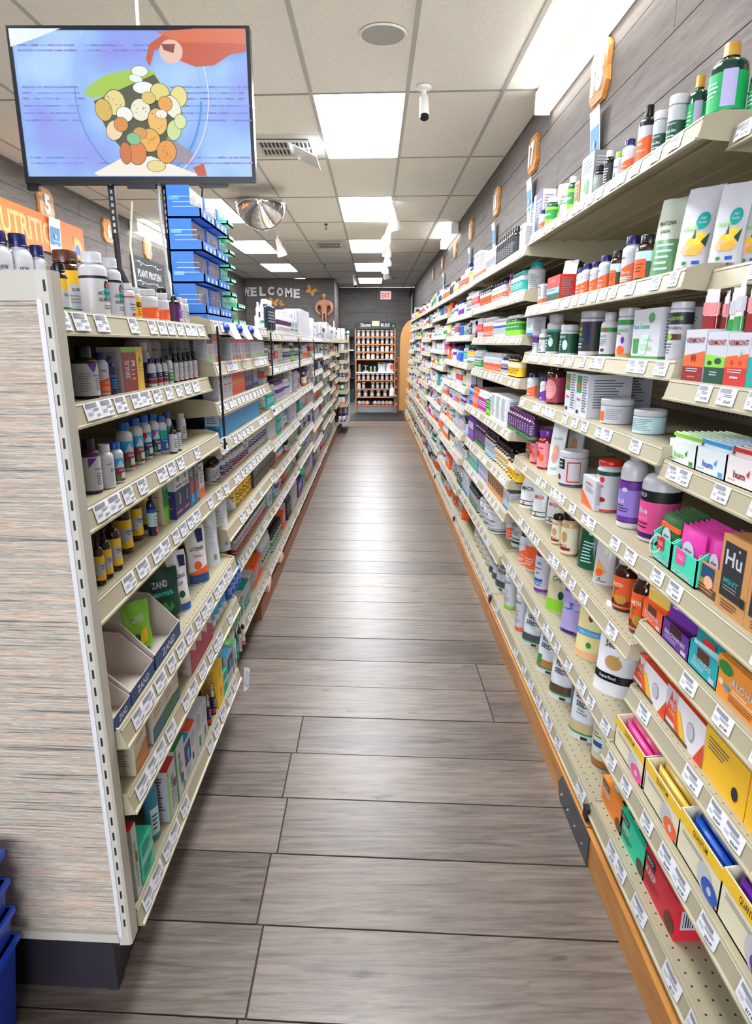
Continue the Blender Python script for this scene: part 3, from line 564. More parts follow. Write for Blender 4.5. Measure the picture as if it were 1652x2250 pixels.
# ---- boxes
def bx(key, look, w_, h, d, body, pr, noun='carton', **k): sty(key, 'box', noun, look, w_, h, pr, d=d, body=body, **k)
bx('sinus', 'red, green and yellow sinus carton', .075, .14, .05, 'lgrey', [('r', -1, .35, 0, .88, 'dred'), ('r', -1, .35, .88, 1, 'lime'), ('r', .35, 1, 0, 1, 'yellow'), ('v', 'SINUS', -.55, .5, .42, 'paper', .7), ('f', -.2, .25, .2, .7, 5, 'rose'), ('e', .05, .62, .12, .05, 'paper'), ('e', .68, .7, .13, .06, 'green'), ('f', .45, .9, .4, .6, 3, 'gold')])
bx('expec', 'green and cream expectorant carton', .06, .16, .06, 'cream', [('r', -1, 1, .04, .74, 'green'), ('r', -1, 1, .02, .3, 'lime'), ('t', 'EXPECTORANT', 0, .63, .06, 'paper', 1.7), ('f', -.5, .5, .15, .5, 7, 'lime'), ('e', .3, .16, .16, .04, 'red')], top='cream')
bx('nvcart', 'white and navy syrup carton', .055, .145, .055, 'paper', [('b', .02, .6, 'navy'), ('t', 'Bronchial', 0, .68, .05, 'ink', 1.6), ('r', -.8, .6, .12, .16, 'pink'), ('v', 'Shake', .1, .4, .4, 'paper', .3), ('e', -.1, .84, .3, .08, 'green')])
bx('robit', 'blue and red checked carton', .055, .14, .055, '#3a6f80', [('r', -.6, .5, .3, .6, 'red'), ('r', -.3, .8, .1, .3, 'sky'), ('r', -.8, .2, .65, .85, 'dred'), ('f', -.6, .6, .7, .9, 3, 'paper')])
bx('wortan', 'white carton with orange flash', .05, .12, .04, 'paper', [('r', -1, .6, .76, .92, 'orange'), ('e', .3, .12, .5, .11, 'orange'), ('f', -.7, .7, .3, .7, 5, 'violet')])
bx('wlime', 'white carton with lime and purple panel', .04, .12, .04, 'paper', [('r', -1, 1, .76, 1, 'plum'), ('e', .1, .14, .5, .12, 'lime'), ('f', -.7, .7, .3, .65, 5, 'grey')])
bx('wbluep', 'white carton with blue small print', .05, .12, .05, 'paper', [('f', -.8, .8, .35, .95, 9, 'blue'), ('r', -.8, .8, .08, .25, 'violet')], side='blue')
bx('tabo', 'orange sachet carton', .035, .11, .05, 'orange', [('r', -.8, .8, .45, .6, 'gold'), ('e', 0, .2, .4, .1, 'red'), ('f', -.6, .6, .65, .9, 3, 'plum')])
bx('tabn', 'navy carton with pink spot', .035, .11, .05, 'navy', [('e', 0, .3, .5, .12, 'pink'), ('f', -.6, .6, .6, .9, 3, 'lilac')])
bx('blueb', 'bright blue carton', .07, .11, .05, 'sky', [('f', -.6, .6, .5, .8, 3, 'paper')])
bx('whblk', 'white carton with black seals', .06, .12, .05, 'paper', [('e', -.4, .82, .25, .07, 'black'), ('e', .4, .82, .25, .07, 'black'), ('r', -.8, .6, .5, .56, 'red'), ('f', -.8, .6, .2, .44, 4, 'grey')])
bx('rhc', 'cream topped turquoise carton', .05, .135, .05, 'sky', [('b', .7, 1, 'cream'), ('e', -.5, .7, .5, .05, 'cream'), ('e', .5, .7, .5, .05, 'cream'), ('t', 'homeo', 0, .85, .05, 'grey', 1.2), ('f', -.7, .7, .3, .58, 4, 'blue'), ('f', -.3, .4, .05, .15, 2, 'paper')], side='navy', sidepr=[('r', -.9, .9, .4, .95, 'paper'), ('f', -.75, .7, .45, .9, 8, 'blue')])
bx('wstripe', 'white carton with lower blue wash', .06, .11, .05, 'paper', [('r', -1, 1, .02, .3, 'lblue'), ('r', -1, 1, .02, .14, 'blue'), ('f', -.7, .7, .4, .8, 4, 'grey')])
bx('wor2', 'white carton, orange lower third', .05, .1, .045, 'paper', [('b', .02, .3, 'orange'), ('f', -.7, .7, .4, .8, 4, 'ink'), ('r', -.8, 0, .84, .92, 'ink')])
bx('red', 'red and white carton', .05, .1, .045, 'paper', [('b', .3, .7, 'red'), ('f', -.7, .7, .4, .6, 2, 'paper'), ('f', -.7, .7, .08, .24, 2, 'ink')])
bx('grn', 'white carton with green panel', .05, .105, .045, 'paper', [('r', -1, .3, .1, .9, 'green'), ('f', .35, .9, .2, .8, 5, 'ink'), ('e', -.3, .6, .4, .14, 'lime')])
bx('yel', 'tall yellow carton', .05, .13, .05, 'yellow', [('v', 'PASTE', 0, .4, .35, 'brown', .4), ('f', -.6, .6, .7, .9, 2, 'brown')])
bx('purb', 'violet carton', .045, .11, .045, 'purple', [('r', -.8, .8, .5, .8, 'paper'), ('f', -.6, .6, .15, .4, 3, 'lilac')])
bx('blackb', 'black carton with grey print', .045, .1, .045, 'char', [('f', -.7, .7, .5, .85, 4, 'lgrey'), ('e', .2, .25, .3, .1, 'red')])
bx('tealbx', 'teal and white carton', .045, .1, .045, 'teal', [('r', -1, 1, .5, 1, 'paper'), ('f', -.7, .7, .55, .9, 4, 'ink'), ('f', -.7, .7, .1, .4, 2, 'paper')])
bx('orb', 'orange carton with white window', .045, .1, .045, 'orange', [('r', -.7, .7, .4, .8, 'paper'), ('f', -.5, .5, .45, .75, 3, 'ink')])
bx('pinkb', 'pink carton', .045, .1, .045, 'pink', [('f', -.7, .7, .5, .85, 3, 'paper'), ('r', -.8, .8, .1, .3, 'white')])
bx('tallw', 'tall white carton', .055, .17, .05, 'paper', [('r', -.9, 0, .8, .9, 'ink'), ('f', -.7, .7, .4, .74, 5, 'grey'), ('r', -.9, .9, .05, .12, 'orange')])
bx('navtall', 'tall navy and white carton', .075, .17, .05, 'paper', [('r', -.5, 1, 0, 1, 'navy'), ('t', 'WOMENS', .25, .8, .05, 'paper', 1), ('f', -.2, .8, .4, .72, 5, 'lilac')])
bx('clover', 'grey carton with green clover', .06, .135, .06, 'grey', [('e', -.2, .32, .25, .08, 'green'), ('e', .1, .4, .25, .08, 'green'), ('e', .1, .25, .25, .08, 'green'), ('f', -.7, .7, .6, .9, 4, 'paper')], side='lgrey')
bx('redbx', 'red allergy carton with pink stripes', .085, .075, .06, 'red', [('r', -1, 1, .1, .34, 'dgreen'), ('r', -1, 1, .34, .55, 'lblue'), ('t', 'C1000', -.1, .82, .12, 'rose', 1.5), ('f', -.8, .5, .4, .5, 1, 'ink')], top='paper')
bx('greensb', 'large white greens canister box with lime drink picture', .13, .165, .1, 'paper', [('t', 'Pure Greens', -.35, .66, .1, 'teal', 1.2), ('e', .35, .82, .22, .1, 'green'), ('p', [(-.85, .12), (-.5, .12), (-.45, .42), (-.9, .42)], 'green'), ('p', [(-.42, .1), (.1, .1), (.3, .5), (-.2, .5)], 'ice'), ('t', 'Nutrition', .2, .4, .05, 'lime', .8), ('b', .02, .07, 'green'), ('f', -.3, .6, .16, .3, 3, 'lime')], top='char', side='ink')
bx('emit', 'large white carton with green tea photo and facts panel', .06, .15, .13, 'paper', [('r', -.9, -.1, .55, .95, 'green'), ('e', -.5, .72, .2, .08, 'red'), ('t', 'Slim', -.5, .4, .07, 'red', .6), ('r', -.8, -.4, .06, .14, 'ink'), ('f', .1, .9, .1, .95, 14, 'ink')], side='ink', noun='large_carton')
bx('whbx', 'big white carton with small print', .12, .15, .12, '#dfe3ea', [('f', -.8, .8, .1, .95, 14, 'ink')], side='ink', noun='large_carton')
bx('pet', 'white carton with red and orange corner', .06, .11, .05, 'paper', [('p', [(-1, 0), (1, 0), (-1, .5)], 'orange'), ('t', 'SAM-e', 0, .8, .08, 'red', 1.5), ('f', -.4, .8, .5, .7, 3, 'grey')])
bx('xlr', 'white carton with red top and green edge', .06, .135, .055, 'paper', [('r', -1, -.7, 0, 1, 'lime'), ('v', 'CARE', -.1, .6, .5, 'green', .5), ('e', .3, .55, .25, .09, 'dred'), ('f', -.4, .8, .1, .4, 4, 'grey')], top='red', toppr=[('t', 'XI', .3, .7, .22, 'paper', .7), ('f', -.6, .3, .2, .5, 2, 'paper')], side='ink')
bx('xlg', 'green topped white carton', .06, .145, .055, 'paper', [('r', -1, -.7, 0, 1, 'green'), ('v', 'RESCUE', -.1, .6, .45, 'green', .6), ('e', .2, .3, .3, .1, 'brown'), ('e', .5, .12, .2, .06, 'teal'), ('f', -.3, .8, .45, .6, 2, 'grey')], top='green', toppr=[('t', 'XI', .3, .7, .22, 'paper', .7), ('f', -.6, .3, .2, .5, 2, 'paper')])
bx('blt', 'white carton with blue top and pill picture', .06, .12, .055, 'paper', [('r', -1, 1, .4, .9, 'navy'), ('e', .2, .6, .4, .15, 'sky'), ('f', -.7, .7, .1, .3, 3, 'grey')], top='sky', toppr=[('t', 'Allergy', 0, .5, .3, 'paper', 1.4)])
bx('rdt', 'white carton with red top', .06, .12, .055, 'paper', [('f', -.7, .7, .5, .9, 5, 'grey'), ('e', -.3, .3, .25, .1, 'char')], top='orange', toppr=[('t', 'Relief', 0, .5, .3, 'paper', 1.4)])
bx('wht', 'white carton with small green letters', .06, .13, .055, 'paper', [('f', -.7, .7, .5, .9, 5, 'grey'), ('e', 0, .25, .3, .14, 'green')], top='paper', toppr=[('t', 'ELMA', .2, .6, .25, 'green', 1.2)])
bx('teeth', 'small teal and white pack', .07, .09, .05, 'mint', [('r', -1, 1, .5, .6, 'paper'), ('f', -.8, .7, .65, .95, 4, 'dgreen'), ('f', -.8, .7, .1, .4, 4, 'dgreen')])
bx('orb2', 'beige and copper carton', .08, .1, .06, '#d8cdb8', [('s', -1, 1, .02, .35, .55, '#c9794a'), ('f', -.6, .7, .65, .9, 3, 'tan'), ('r', -1, -.4, .2, .3, 'gold')], top='kraft', side='grey')
bx('tbx', 'beige and slate blue carton', .075, .1, .06, '#d5cfc4', [('r', -1, 1, .02, .42, '#3c6478'), ('f', -.6, .7, .55, .9, 3, 'tan')], top='kraft')
bx('gbx', 'beige and green carton', .075, .1, .06, '#d5cfc4', [('r', -1, 1, .02, .45, '#2f6a44'), ('f', -.6, .7, .55, .9, 3, 'tan')], top='kraft')
bx('rbx', 'rose and red leaf carton', .06, .09, .06, '#cfb6b2', [('s', -1, 1, .02, .8, .5, '#a8344c'), ('f', -.6, .7, .85, .97, 1, 'tan')], top='kraft')
bx('yelbx', 'amber yellow toothpaste carton', .06, .16, .05, 'yellow', [('v', 'FAST', 0, .3, .4, 'brown', .3), ('f', -.5, .5, .6, .9, 3, 'gold')])
bx('verm', 'meat stick carton, orange hills with cow', .062, .12, .06, 'paper', [('r', -1, 1, 0, .3, 'dred'), ('s', -1, 1, .3, .5, .6, 'orange'), ('e', 0, .47, .3, .06, 'dred'), ('t', 'VERMONT', 0, .8, .1, 'dred', 1.8), ('r', -.2, -.12, .38, .44, 'dred'), ('r', .15, .22, .38, .44, 'dred'), ('f', -.6, .6, .18, .27, 2, 'paper'), ('f', -.4, .4, .05, .12, 1, 'orange')], noun='snack_display_box')
bx('vermg', 'meat stick carton, green hills with black cow', .062, .12, .06, 'paper', [('r', -1, 1, 0, .33, 'dgreen'), ('s', -1, 1, .33, .58, .52, 'lime'), ('e', .3, .45, .35, .06, 'dgreen'), ('e', -.5, .41, .25, .045, 'dgreen'), ('t', 'VERMONT', 0, .8, .1, 'dred', 1.8), ('f', -.4, .4, .15, .25, 2, 'paper')], noun='snack_display_box')
bx('vermt', 'meat stick carton, orange hills with two turkeys', .062, .12, .06, 'paper', [('r', -1, 1, 0, .36, 'red'), ('s', -1, 1, .36, .56, .62, 'orange'), ('e', -.4, .45, .16, .05, 'red'), ('e', .35, .45, .16, .05, 'red'), ('e', .2, .63, .15, .07, 'paper'), ('t', 'VERMONT', 0, .82, .1, 'dred', 1.8), ('f', -.7, .7, .24, .33, 2, 'paper'), ('f', -.4, .4, .1, .2, 1, 'paper')], noun='snack_display_box')
bx('vermb', 'meat stick carton, blue lower half', .062, .12, .06, 'paper', [('r', -1, 1, 0, .6, 'teal'), ('t', 'VERMONT', 0, .8, .1, 'dred', 1.8), ('f', -.4, .4, .15, .25, 2, 'paper')], noun='snack_display_box')
bx('kraftb', 'kraft carton', .05, .11, .05, 'kraft', [('r', -.7, .7, .3, .9, 'brown'), ('f', -.5, .5, .4, .8, 3, 'kraft')])
bx('wyel', 'white carton with yellow and black top', .045, .1, .045, 'paper', [('b', .82, 1, 'yellow'), ('r', -.9, -.2, .84, .98, 'black'), ('f', -.7, .7, .3, .7, 4, 'ink'), ('e', .2, .16, .3, .08, 'green')])
bx('folder', 'tall thin white folded cover', .03, .17, .11, 'paper', [], noun='folded_cover', side='lgrey')
bx('folderm', 'tall white cover with magenta and blue picture', .016, .17, .11, 'paper', [], noun='folded_cover', sidepr=[('r', -.75, .8, .08, .82, '#b8409a'), ('r', -.6, -.1, .1, .5, 'sky'), ('e', .1, .6, .12, .06, 'navy'), ('r', 0, .25, .08, .55, 'navy'), ('e', .5, .62, .12, .06, 'paper'), ('r', .36, .66, .08, .56, 'navy')])
# ---- pouches
def po(key, look, w_, h, body, pr, noun='pouch', **k): sty(key, 'pouch', noun, look, w_, h, pr, body=body, **k)
po('ginger', 'white ginger powder pouch with yellow root picture', .12, .25, 'white', [('e', .35, .6, .4, .1, 'teal'), ('t', 'NO', .35, .63, .03, 'paper', .3), ('t', 'FILLERS', .35, .58, .025, 'paper', .5), ('e', .15, .34, .62, .09, 'yellow'), ('e', .4, .4, .45, .07, '#f2d24a'), ('e', -.3, .28, .45, .06, 'peach'), ('e', .2, .26, .5, .05, '#e8b04a'), ('p', [(-.1, .4), (.05, .52), (.15, .4)], 'dgreen'), ('p', [(.5, .36), (.9, .46), (.8, .3)], 'dgreen'), ('t', 'GINGER', -.3, .52, .05, 'lime', 1), ('e', -.3, .13, .16, .022, 'green'), ('r', .15, .6, .11, .15, 'blue'), ('t', 'DIETARY SUPPLEMENT', 0, .06, .028, 'ink', 1.6)], lean=.25)
po('matcha', 'pale green matcha pouch', .09, .22, '#d3dccb', [('b', .02, .5, '#6f9f6c'), ('t', 'MATCHA', -.2, .7, .05, 'ink', 1.3), ('t', 'GREEN', -.3, .6, .04, 'ink', 1), ('f', -.7, .7, .1, .45, 5, 'ice')], lean=.2)
po('greenp', 'white pouch with bamboo green print', .09, .14, 'white', [('s', -1, .8, .05, .45, .15, 'lime'), ('p', [(-.7, .1), (-.4, .6), (-.2, .1)], 'green'), ('t', 'CHIA', 0, .7, .08, 'ink', 1), ('f', -.5, .6, .5, .62, 2, 'green')])
po('spiru', 'white pouch with spirulina heap', .065, .14, '#e4ece8', [('e', 0, .3, .5, .07, '#5c7a68'), ('t', 'MORINGA', 0, .6, .05, 'green', 1.2), ('b', .02, .07, 'sky')], lean=.15)
po('macap', 'white maca pouch with green lid stripe', .075, .19, '#e9eef0', [('b', .06, .085, 'dgreen'), ('b', .16, .18, 'dgreen'), ('e', -.3, .82, .3, .09, 'char'), ('e', .5, .75, .25, .07, 'char'), ('t', 'MACA', 0, .45, .09, 'ink', 1.6), ('e', -.3, .12, .18, .03, 'orange'), ('b', .9, 1, '#9fc4b4')])
po('macar', 'white maca pouch with red lettering', .07, .19, '#e9eef0', [('b', .06, .085, 'dgreen'), ('b', .16, .18, 'dgreen'), ('t', 'MACA', 0, .5, .09, 'red', 1.5), ('e', -.3, .12, .18, .03, 'orange'), ('b', .9, 1, '#9fc4b4')])
po('peachp', 'white pouch with peach circle', .07, .16, '#e6eef2', [('e', 0, .42, .5, .16, 'peach'), ('e', -.1, .34, .4, .1, 'rose'), ('t', 'COLLAGEN', 0, .7, .04, 'grey', 1.4), ('f', -.5, .5, .08, .14, 2, 'green')], lean=.15)
po('reish', 'dark green pouch with white print', .065, .2, '#12583a', [('e', 0, .7, .3, .08, 'ice'), ('f', -.6, .6, .1, .5, 7, 'ice')], lean=.12)
po('beige', 'beige powder pouch', .07, .2, '#cfc4b0', [('t', 'CACAO', 0, .7, .06, 'brown', 1.4), ('e', 0, .4, .4, .1, 'tan')])
po('turm', 'white turmeric pouch with orange powder picture', .08, .19, 'white', [('t', 'Sunfood', 0, .8, .05, 'grey', 1.3), ('p', [(-.8, .1), (.5, .22), (-.1, .3), (-.6, .42)], '#f0a640'), ('e', -.3, .2, .4, .06, 'orange'), ('e', .2, .6, .25, .1, 'cream'), ('e', -.2, .1, .15, .02, 'green'), ('f', -.5, .6, .03, .07, 1, 'ink')], lean=.1)
po('sesame', 'white sesame seeds pouch with black band', .12, .25, '#eceef6', [('e', .2, .86, .4, .09, 'dred'), ('t', 'Foods Alive', .2, .86, .05, 'paper', .7), ('t', 'Sesame', -.1, .7, .075, 'ink', 1.3), ('t', 'Seeds', -.15, .57, .075, 'ink', 1), ('e', 0, .38, .5, .08, 'tan'), ('p', [(-.1, .4), (.3, .48), (.2, .36)], 'gold'), ('b', .16, .25, 'black'), ('t', 'Superfood', -.2, .205, .05, 'paper', 1.2)])
po('bean1', 'cream yellow pouch with red round crest', .1, .2, '#f0e2a0', [('e', 0, .6, .36, .13, 'cream'), ('e', 0, .6, .26, .09, 'dred'), ('b', .32, .4, 'sky'), ('t', 'CHIA-COCONUT', 0, .36, .045, 'paper', 1.7), ('b', .02, .1, 'peach'), ('e', .1, .2, .2, .04, 'green'), ('t', 'SEED BLEND', 0, .84, .04, 'gold', 1.3)])
po('bean2', 'violet pouch with red round crest and blue band', .085, .19, '#6b58b4', [('b', .02, .6, '#b0a4dc'), ('e', 0, .66, .36, .13, 'cream'), ('e', 0, .66, .26, .09, 'dred'), ('b', .36, .46, 'blue'), ('t', 'SEED BLEND', 0, .41, .05, 'paper', 1.6), ('b', .02, .06, 'navy')])
po('bean3', 'cream pouch with chili crest and lime base', .085, .2, '#efe6c0', [('b', .02, .22, 'lime'), ('b', .22, .5, '#cfc8a0'), ('e', 0, .72, .4, .12, 'cream'), ('e', 0, .72, .3, .09, 'dred'), ('t', 'CHIA', 0, .54, .08, 'dgreen', 1.3), ('e', .4, .3, .25, .07, 'dgreen')])
po('rseed', 'silver seed pouch with bold black lettering', .085, .18, '#d8dde6', [('t', 'RAW', 0, .82, .04, 'ink', .8), ('t', 'SESAME', 0, .7, .08, 'ink', 1.6), ('t', 'SEEDS', 0, .58, .08, 'ink', 1.5), ('b', .14, .3, '#c8b68c'), ('b', .11, .14, 'green'), ('r', .2, .7, .03, .08, 'ink'), ('f', -.5, .6, .4, .5, 2, 'grey')], noun='seed_pouch')
po('fseed', 'silver flax seed pouch with brown window', .08, .17, '#d8dde6', [('t', 'FLAX', 0, .7, .09, 'ink', 1.5), ('t', 'SEEDS', 0, .56, .09, 'ink', 1.5), ('b', .14, .3, '#5c4238'), ('b', .11, .14, 'green'), ('r', .2, .7, .03, .08, 'ink')], noun='seed_pouch')
po('gseed', 'silver golden seed pouch with tan window', .075, .17, '#d8dde6', [('t', 'GOLDEN', 0, .74, .08, 'ink', 1.5), ('t', 'SEEDS', 0, .6, .09, 'ink', 1.6), ('b', .14, .3, '#b07c42'), ('r', -.9, -.4, .2, .4, 'green'), ('b', .11, .14, 'green'), ('r', .2, .7, .03, .08, 'ink')], noun='seed_pouch')
po('cseed', 'silver chia seed pouch with grey window', .075, .17, '#cdd4de', [('t', 'CHIA', 0, .7, .09, 'ink', 1.5), ('t', 'SEEDS', 0, .56, .09, 'ink', 1.5), ('b', .14, .3, '#4a4c52'), ('b', .11, .14, 'green'), ('r', .2, .7, .03, .08, 'ink')], noun='seed_pouch')
po('orpouch', 'plain orange red pouch', .07, .15, '#d8502c', [('s', -1, 1, .1, .5, .7, 'orange')])
po('losng', 'white lozenge pouch with navy and orange', .08, .16, '#eceef4', [('b', .02, .2, '#24508c'), ('s', -1, 1, .18, .22, .32, 'orange'), ('e', -.2, .34, .4, .07, 'orange'), ('r', .1, .8, .72, .94, 'navy'), ('t', 'LOZENGE', 0, .62, .06, 'ink', 1.5), ('t', 'Vitamin C', 0, .5, .05, 'red', 1.3), ('e', 0, .95, .07, .02, 'ink')])
po('losnl', 'white lozenge pouch with green heart, yellow base', .065, .15, '#eceef4', [('r', .2, .9, .74, .92, 'navy'), ('b', .02, .14, 'blue'), ('b', .14, .2, '#e8d890'), ('t', 'LOZENGE', 0, .6, .06, 'ink', 1.5), ('t', 'LIP', 0, .48, .06, 'purple', .8), ('e', 0, .3, .35, .06, 'dgreen')])
po('plainp', 'plain silver white refill pouch', .08, .17, '#d4dae2', [('f', -.7, .6, .5, .75, 4, 'lgrey'), ('r', .0, .4, .12, .22, 'grey'), ('f', -.6, .5, .3, .44, 3, 'lgrey')])
po('dalc', 'crinkled gold snack pouch', .06, .13, '#f0cf6a', [('t', 'dalci', 0, .6, .2, 'red', 1.5), ('s', -1, 1, .02, .25, .4, 'orange')], noun='snack_wrapper', t=.25)
# ---- tubes
for kx, lk, bc, cc in (('tubw_', 'white tube', 'white', 'white'), ('tubg', 'green and white tube', 'mint', 'white'), ('tubo', 'orange capped white tube', 'white', 'orange')):
    sty(kx, 'tube', 'tube', lk, .045, .13, [('r', -.6, .6, .35, .6, 'green' if bc == 'mint' else 'sky'), ('f', -.6, .6, .65, .85, 3, 'grey')], body=bc, cap=cc)
# ---- trays and counter boxes (fz = front height)
def tr(key, look, w_, h, d, body, pr, fz=.5, noun='display_tray', **k): sty(key, 'tray', noun, look, w_, h, pr, d=d, body=body, fz=fz, **k)
QU = lambda c: [('r', -1, 1, .72, 1, 'yellow'), ('t', 'QUANTUM', 0, .86, .16, 'ink', 1.5), ('f', -.8, .3, .5, .62, 2, 'grey'), ('e', .35, .32, .32, .3, 'lgrey'), ('e', .62, .2, .36, .22, c), ('e', .62, .2, .1, .08, 'paper')]
tr('quap', 'pale yellow energy bar tray with pink figure', .16, .07, .11, 'cream', QU('pink'), fz=.85)
tr('quao', 'pale yellow energy bar tray with orange figure', .16, .07, .11, 'cream', QU('orange'), fz=.85)
tr('quab', 'pale yellow energy bar tray with blue figure', .16, .07, .11, 'cream', QU('blue'), fz=.85)
tr('quav', 'pale yellow energy bar tray with violet figure', .16, .07, .11, 'cream', QU('purple'), fz=.85)
tr('yelt', 'yellow protein bar tray', .17, .09, .12, '#f4bf2a', [('f', -.8, .2, .55, .85, 4, 'ink'), ('e', .55, .3, .14, .14, 'ink')], fz=.85)
tr('orgt', 'teal organic bar tray with notched front', .085, .085, .09, 'mint', [('p', [(-.55, 1), (.2, 1), (.15, .5), (-.5, .45)], 'red'), ('t', 'ORGANIC', 0, .18, .2, 'paper', 1.6), ('f', -.4, .1, .62, .8, 2, 'paper')], fz=.6)
tr('orgt2', 'teal organic bar tray holding pink bars', .085, .085, .09, 'mint', [('p', [(-.55, 1), (.2, 1), (.15, .5), (-.5, .45)], 'pink'), ('t', 'ORGANIC', 0, .18, .2, 'paper', 1.6), ('f', -.4, .1, .62, .8, 2, 'paper')], fz=.6)
tr('hut', 'kraft and brown bar tray', .09, .1, .09, 'kraft', [('r', -1, 1, 0, .3, 'brown'), ('r', -.5, .6, .5, .95, '#264a78'), ('e', .2, .45, .4, .2, 'peach'), ('f', -.9, .8, .05, .25, 2, 'kraft')], fz=.6)
tr('dalo', 'orange bar tray with dark blondie square', .08, .075, .1, 'orange', [('r', -.4, .4, .6, 1, 'brown'), ('t', 'BLONDIE', 0, .5, .2, 'paper', 1.7), ('f', -.7, .2, .15, .35, 2, 'peach'), ('r', .5, .85, .1, .3, 'paper')], fz=.65)
tr('dalp', 'purple bar tray with brownie square', .08, .075, .1, 'purple', [('r', -.4, .4, .6, 1, 'amber'), ('t', 'BROWNIE', 0, .5, .2, 'paper', 1.7), ('f', -.7, .2, .15, .35, 2, 'lilac'), ('r', .5, .85, .1, .3, 'paper')], fz=.65)
tr('dalt', 'turquoise bar tray with blondie square', .09, .075, .1, '#19b3ba', [('r', -.4, .4, .6, 1, 'brown'), ('t', 'BLONDIE', 0, .5, .2, 'paper', 1.7), ('f', -.7, .2, .15, .35, 2, 'ice'), ('r', .5, .85, .1, .3, 'paper')], fz=.65)
tr('zand', 'dark blue lozenge display box with pale inside', .14, .12, .13, '#cfc4bc', [('b', .02, 1, '#1d3f74'), ('t', 'ZAND', 0, .5, .5, 'lgrey', 1.2)], fz=.3, inside='#d9cfc8', sidepr=[('p', [(-1, 0), (1, 0), (1, .5), (-1, .98)], '#1d3f74')])
tr('hum', 'clear white bar box with green lettering', .11, .075, .14, '#dfe8e4', [('t', 'hum', -.15, .4, .26, 'lime', 1.1), ('p', [(.25, .5), (.45, .7), (.38, .4)], 'green'), ('r', .6, .85, .08, .26, 'green'), ('f', -.8, -.3, .12, .2, 1, 'grey')], fz=.85)
tr('humb', 'clear white bar box with blue lettering', .11, .075, .14, '#dfe6ec', [('t', 'hum', -.15, .4, .26, 'blue', 1.1), ('p', [(.25, .5), (.45, .7), (.38, .4)], 'sky'), ('r', .6, .85, .08, .26, 'sky'), ('f', -.8, -.3, .12, .2, 1, 'grey')], fz=.85)
tr('humr', 'clear white bar box with red lettering', .11, .075, .14, '#ece4e6', [('t', 'hum', -.15, .4, .26, 'dred', 1.1), ('p', [(.25, .5), (.45, .7), (.38, .4)], 'red'), ('f', -.8, -.3, .12, .2, 1, 'grey')], fz=.85)
sty('prob', 'wbox', 'snack_display_box', 'white bar box with orange and yellow peaks', .16, .1, [('p', [(-1, 1), (-1, .25), (-.7, .85), (-.45, .3), (-.4, 1)], 'paper'), ('p', [(-1, .2), (-.72, .95), (-.4, .2)], '#e2451e'), ('p', [(-.72, .6), (-.5, .85), (-.1, .1), (-.4, .1)], 'orange'), ('p', [(-.4, .6), (-.25, .7), (.2, .05), (-.1, .05)], 'yellow'), ('t', 'PRO', -.6, .62, .16, 'paper', .6), ('t', 'MEAL', -.6, .42, .12, 'peach', .5), ('e', .35, .5, .18, .22, 'grey'), ('e', .35, .5, .165, .2, 'paper'), ('r', -1, .3, .02, .1, 'brown'), ('p', [(.6, 0), (1, 0), (1, .6)], '#e2451e')], d=.13, body='#eceaf0', rim='#e2451e', fill=['brown', '#5a3322', 'orange', 'yellow'])
sty('aloha', 'wbox', 'snack_display_box', 'orange bar box with leaf and Aloha lettering', .17, .12, [('e', -.65, .8, .3, .16, 'green'), ('t', 'ALOHA', .1, .6, .2, 'paper', 1.2), ('r', -.4, .7, .24, .26, 'brown'), ('f', -.3, .6, .3, .44, 2, 'cream'), ('e', -.75, .4, .1, .08, 'cream'), ('e', -.5, .36, .1, .08, 'sky'), ('f', -.4, .6, .08, .2, 2, 'brown')], d=.13, body='#f29a3c', fill=['brown', '#7a4c30', 'brown', 'kraft'])
for kx, lk, bc, c2 in (('keto', 'orange keto snack box with window', '#f58a2c', 'gold'), ('ketg', 'turquoise keto snack box with window', '#25d3a4', 'dgreen'), ('ketr', 'red keto snack box with window', '#d8283c', 'dred')):
    sty(kx, 'wbox', 'snack_display_box', lk, .15, .095, [('r', -.95, -.3, .72, .95, 'black'), ('t', 'CATALINA' if kx != 'ketr' else 'KETO', -.62, .835, .12, 'paper', .55), ('t', 'KRISP', -.5, .55, .2, 'paper', .8), ('f', -.9, .1, .15, .4, 4, c2), ('e', .7, .25, .28, .22, 'brown')], d=.1, body=bc, fill=[c2, 'white', c2, 'black'], sidepr=[('r', -.8, .6, .3, .8, 'paper')]+[('r', -.72+.09*q, -.72+.09*q+(.05 if q % 3 else .03), .36, .76, 'ink') for q in range(14)])
sty('hu', 'box', 'chocolate_carton', 'kraft carton with black panel and pale lettering', .075, .17, [('r', -.8, .6, .2, .92, 'char'), ('t', 'Hu', -.1, .72, .2, 'paper', 1.1), ('e', .2, .86, .05, .02, 'paper'), ('t', 'MINT', -.1, .42, .07, 'teal', 1), ('f', -.6, .4, .28, .36, 2, 'grey'), ('f', -.6, .6, .04, .16, 3, 'brown'), ('r', .65, .95, .2, .32, 'ink')], d=.09, body='kraft')
sty('altb', 'wrap', 'chocolate_bar', 'dark green chocolate bar', .085, .15, [('b', .7, .8, 'orange'), ('e', -.25, .5, .5, .22, 'paper'), ('t', 'alter', -.25, .54, .07, 'ink', .8), ('t', 'eco', -.25, .43, .06, 'ink', .6)], d=.012, body='#2b5a30')
sty('altp', 'wrap', 'chocolate_bar', 'pink chocolate bar', .085, .15, [('e', -.1, .5, .5, .22, 'paper'), ('t', 'alter', -.1, .54, .07, 'ink', .8), ('t', 'eco', -.1, .43, .06, 'ink', .6), ('e', -.8, .3, .2, .1, 'green')], d=.012, body='#d63aa0')
sty('stick', 'wrap', 'meat_stick', 'pale wrapped meat stick', .022, .16, [('b', .2, .6, 'dred'), ('b', .62, .8, 'rose')], d=.008, body='#ece0e2')
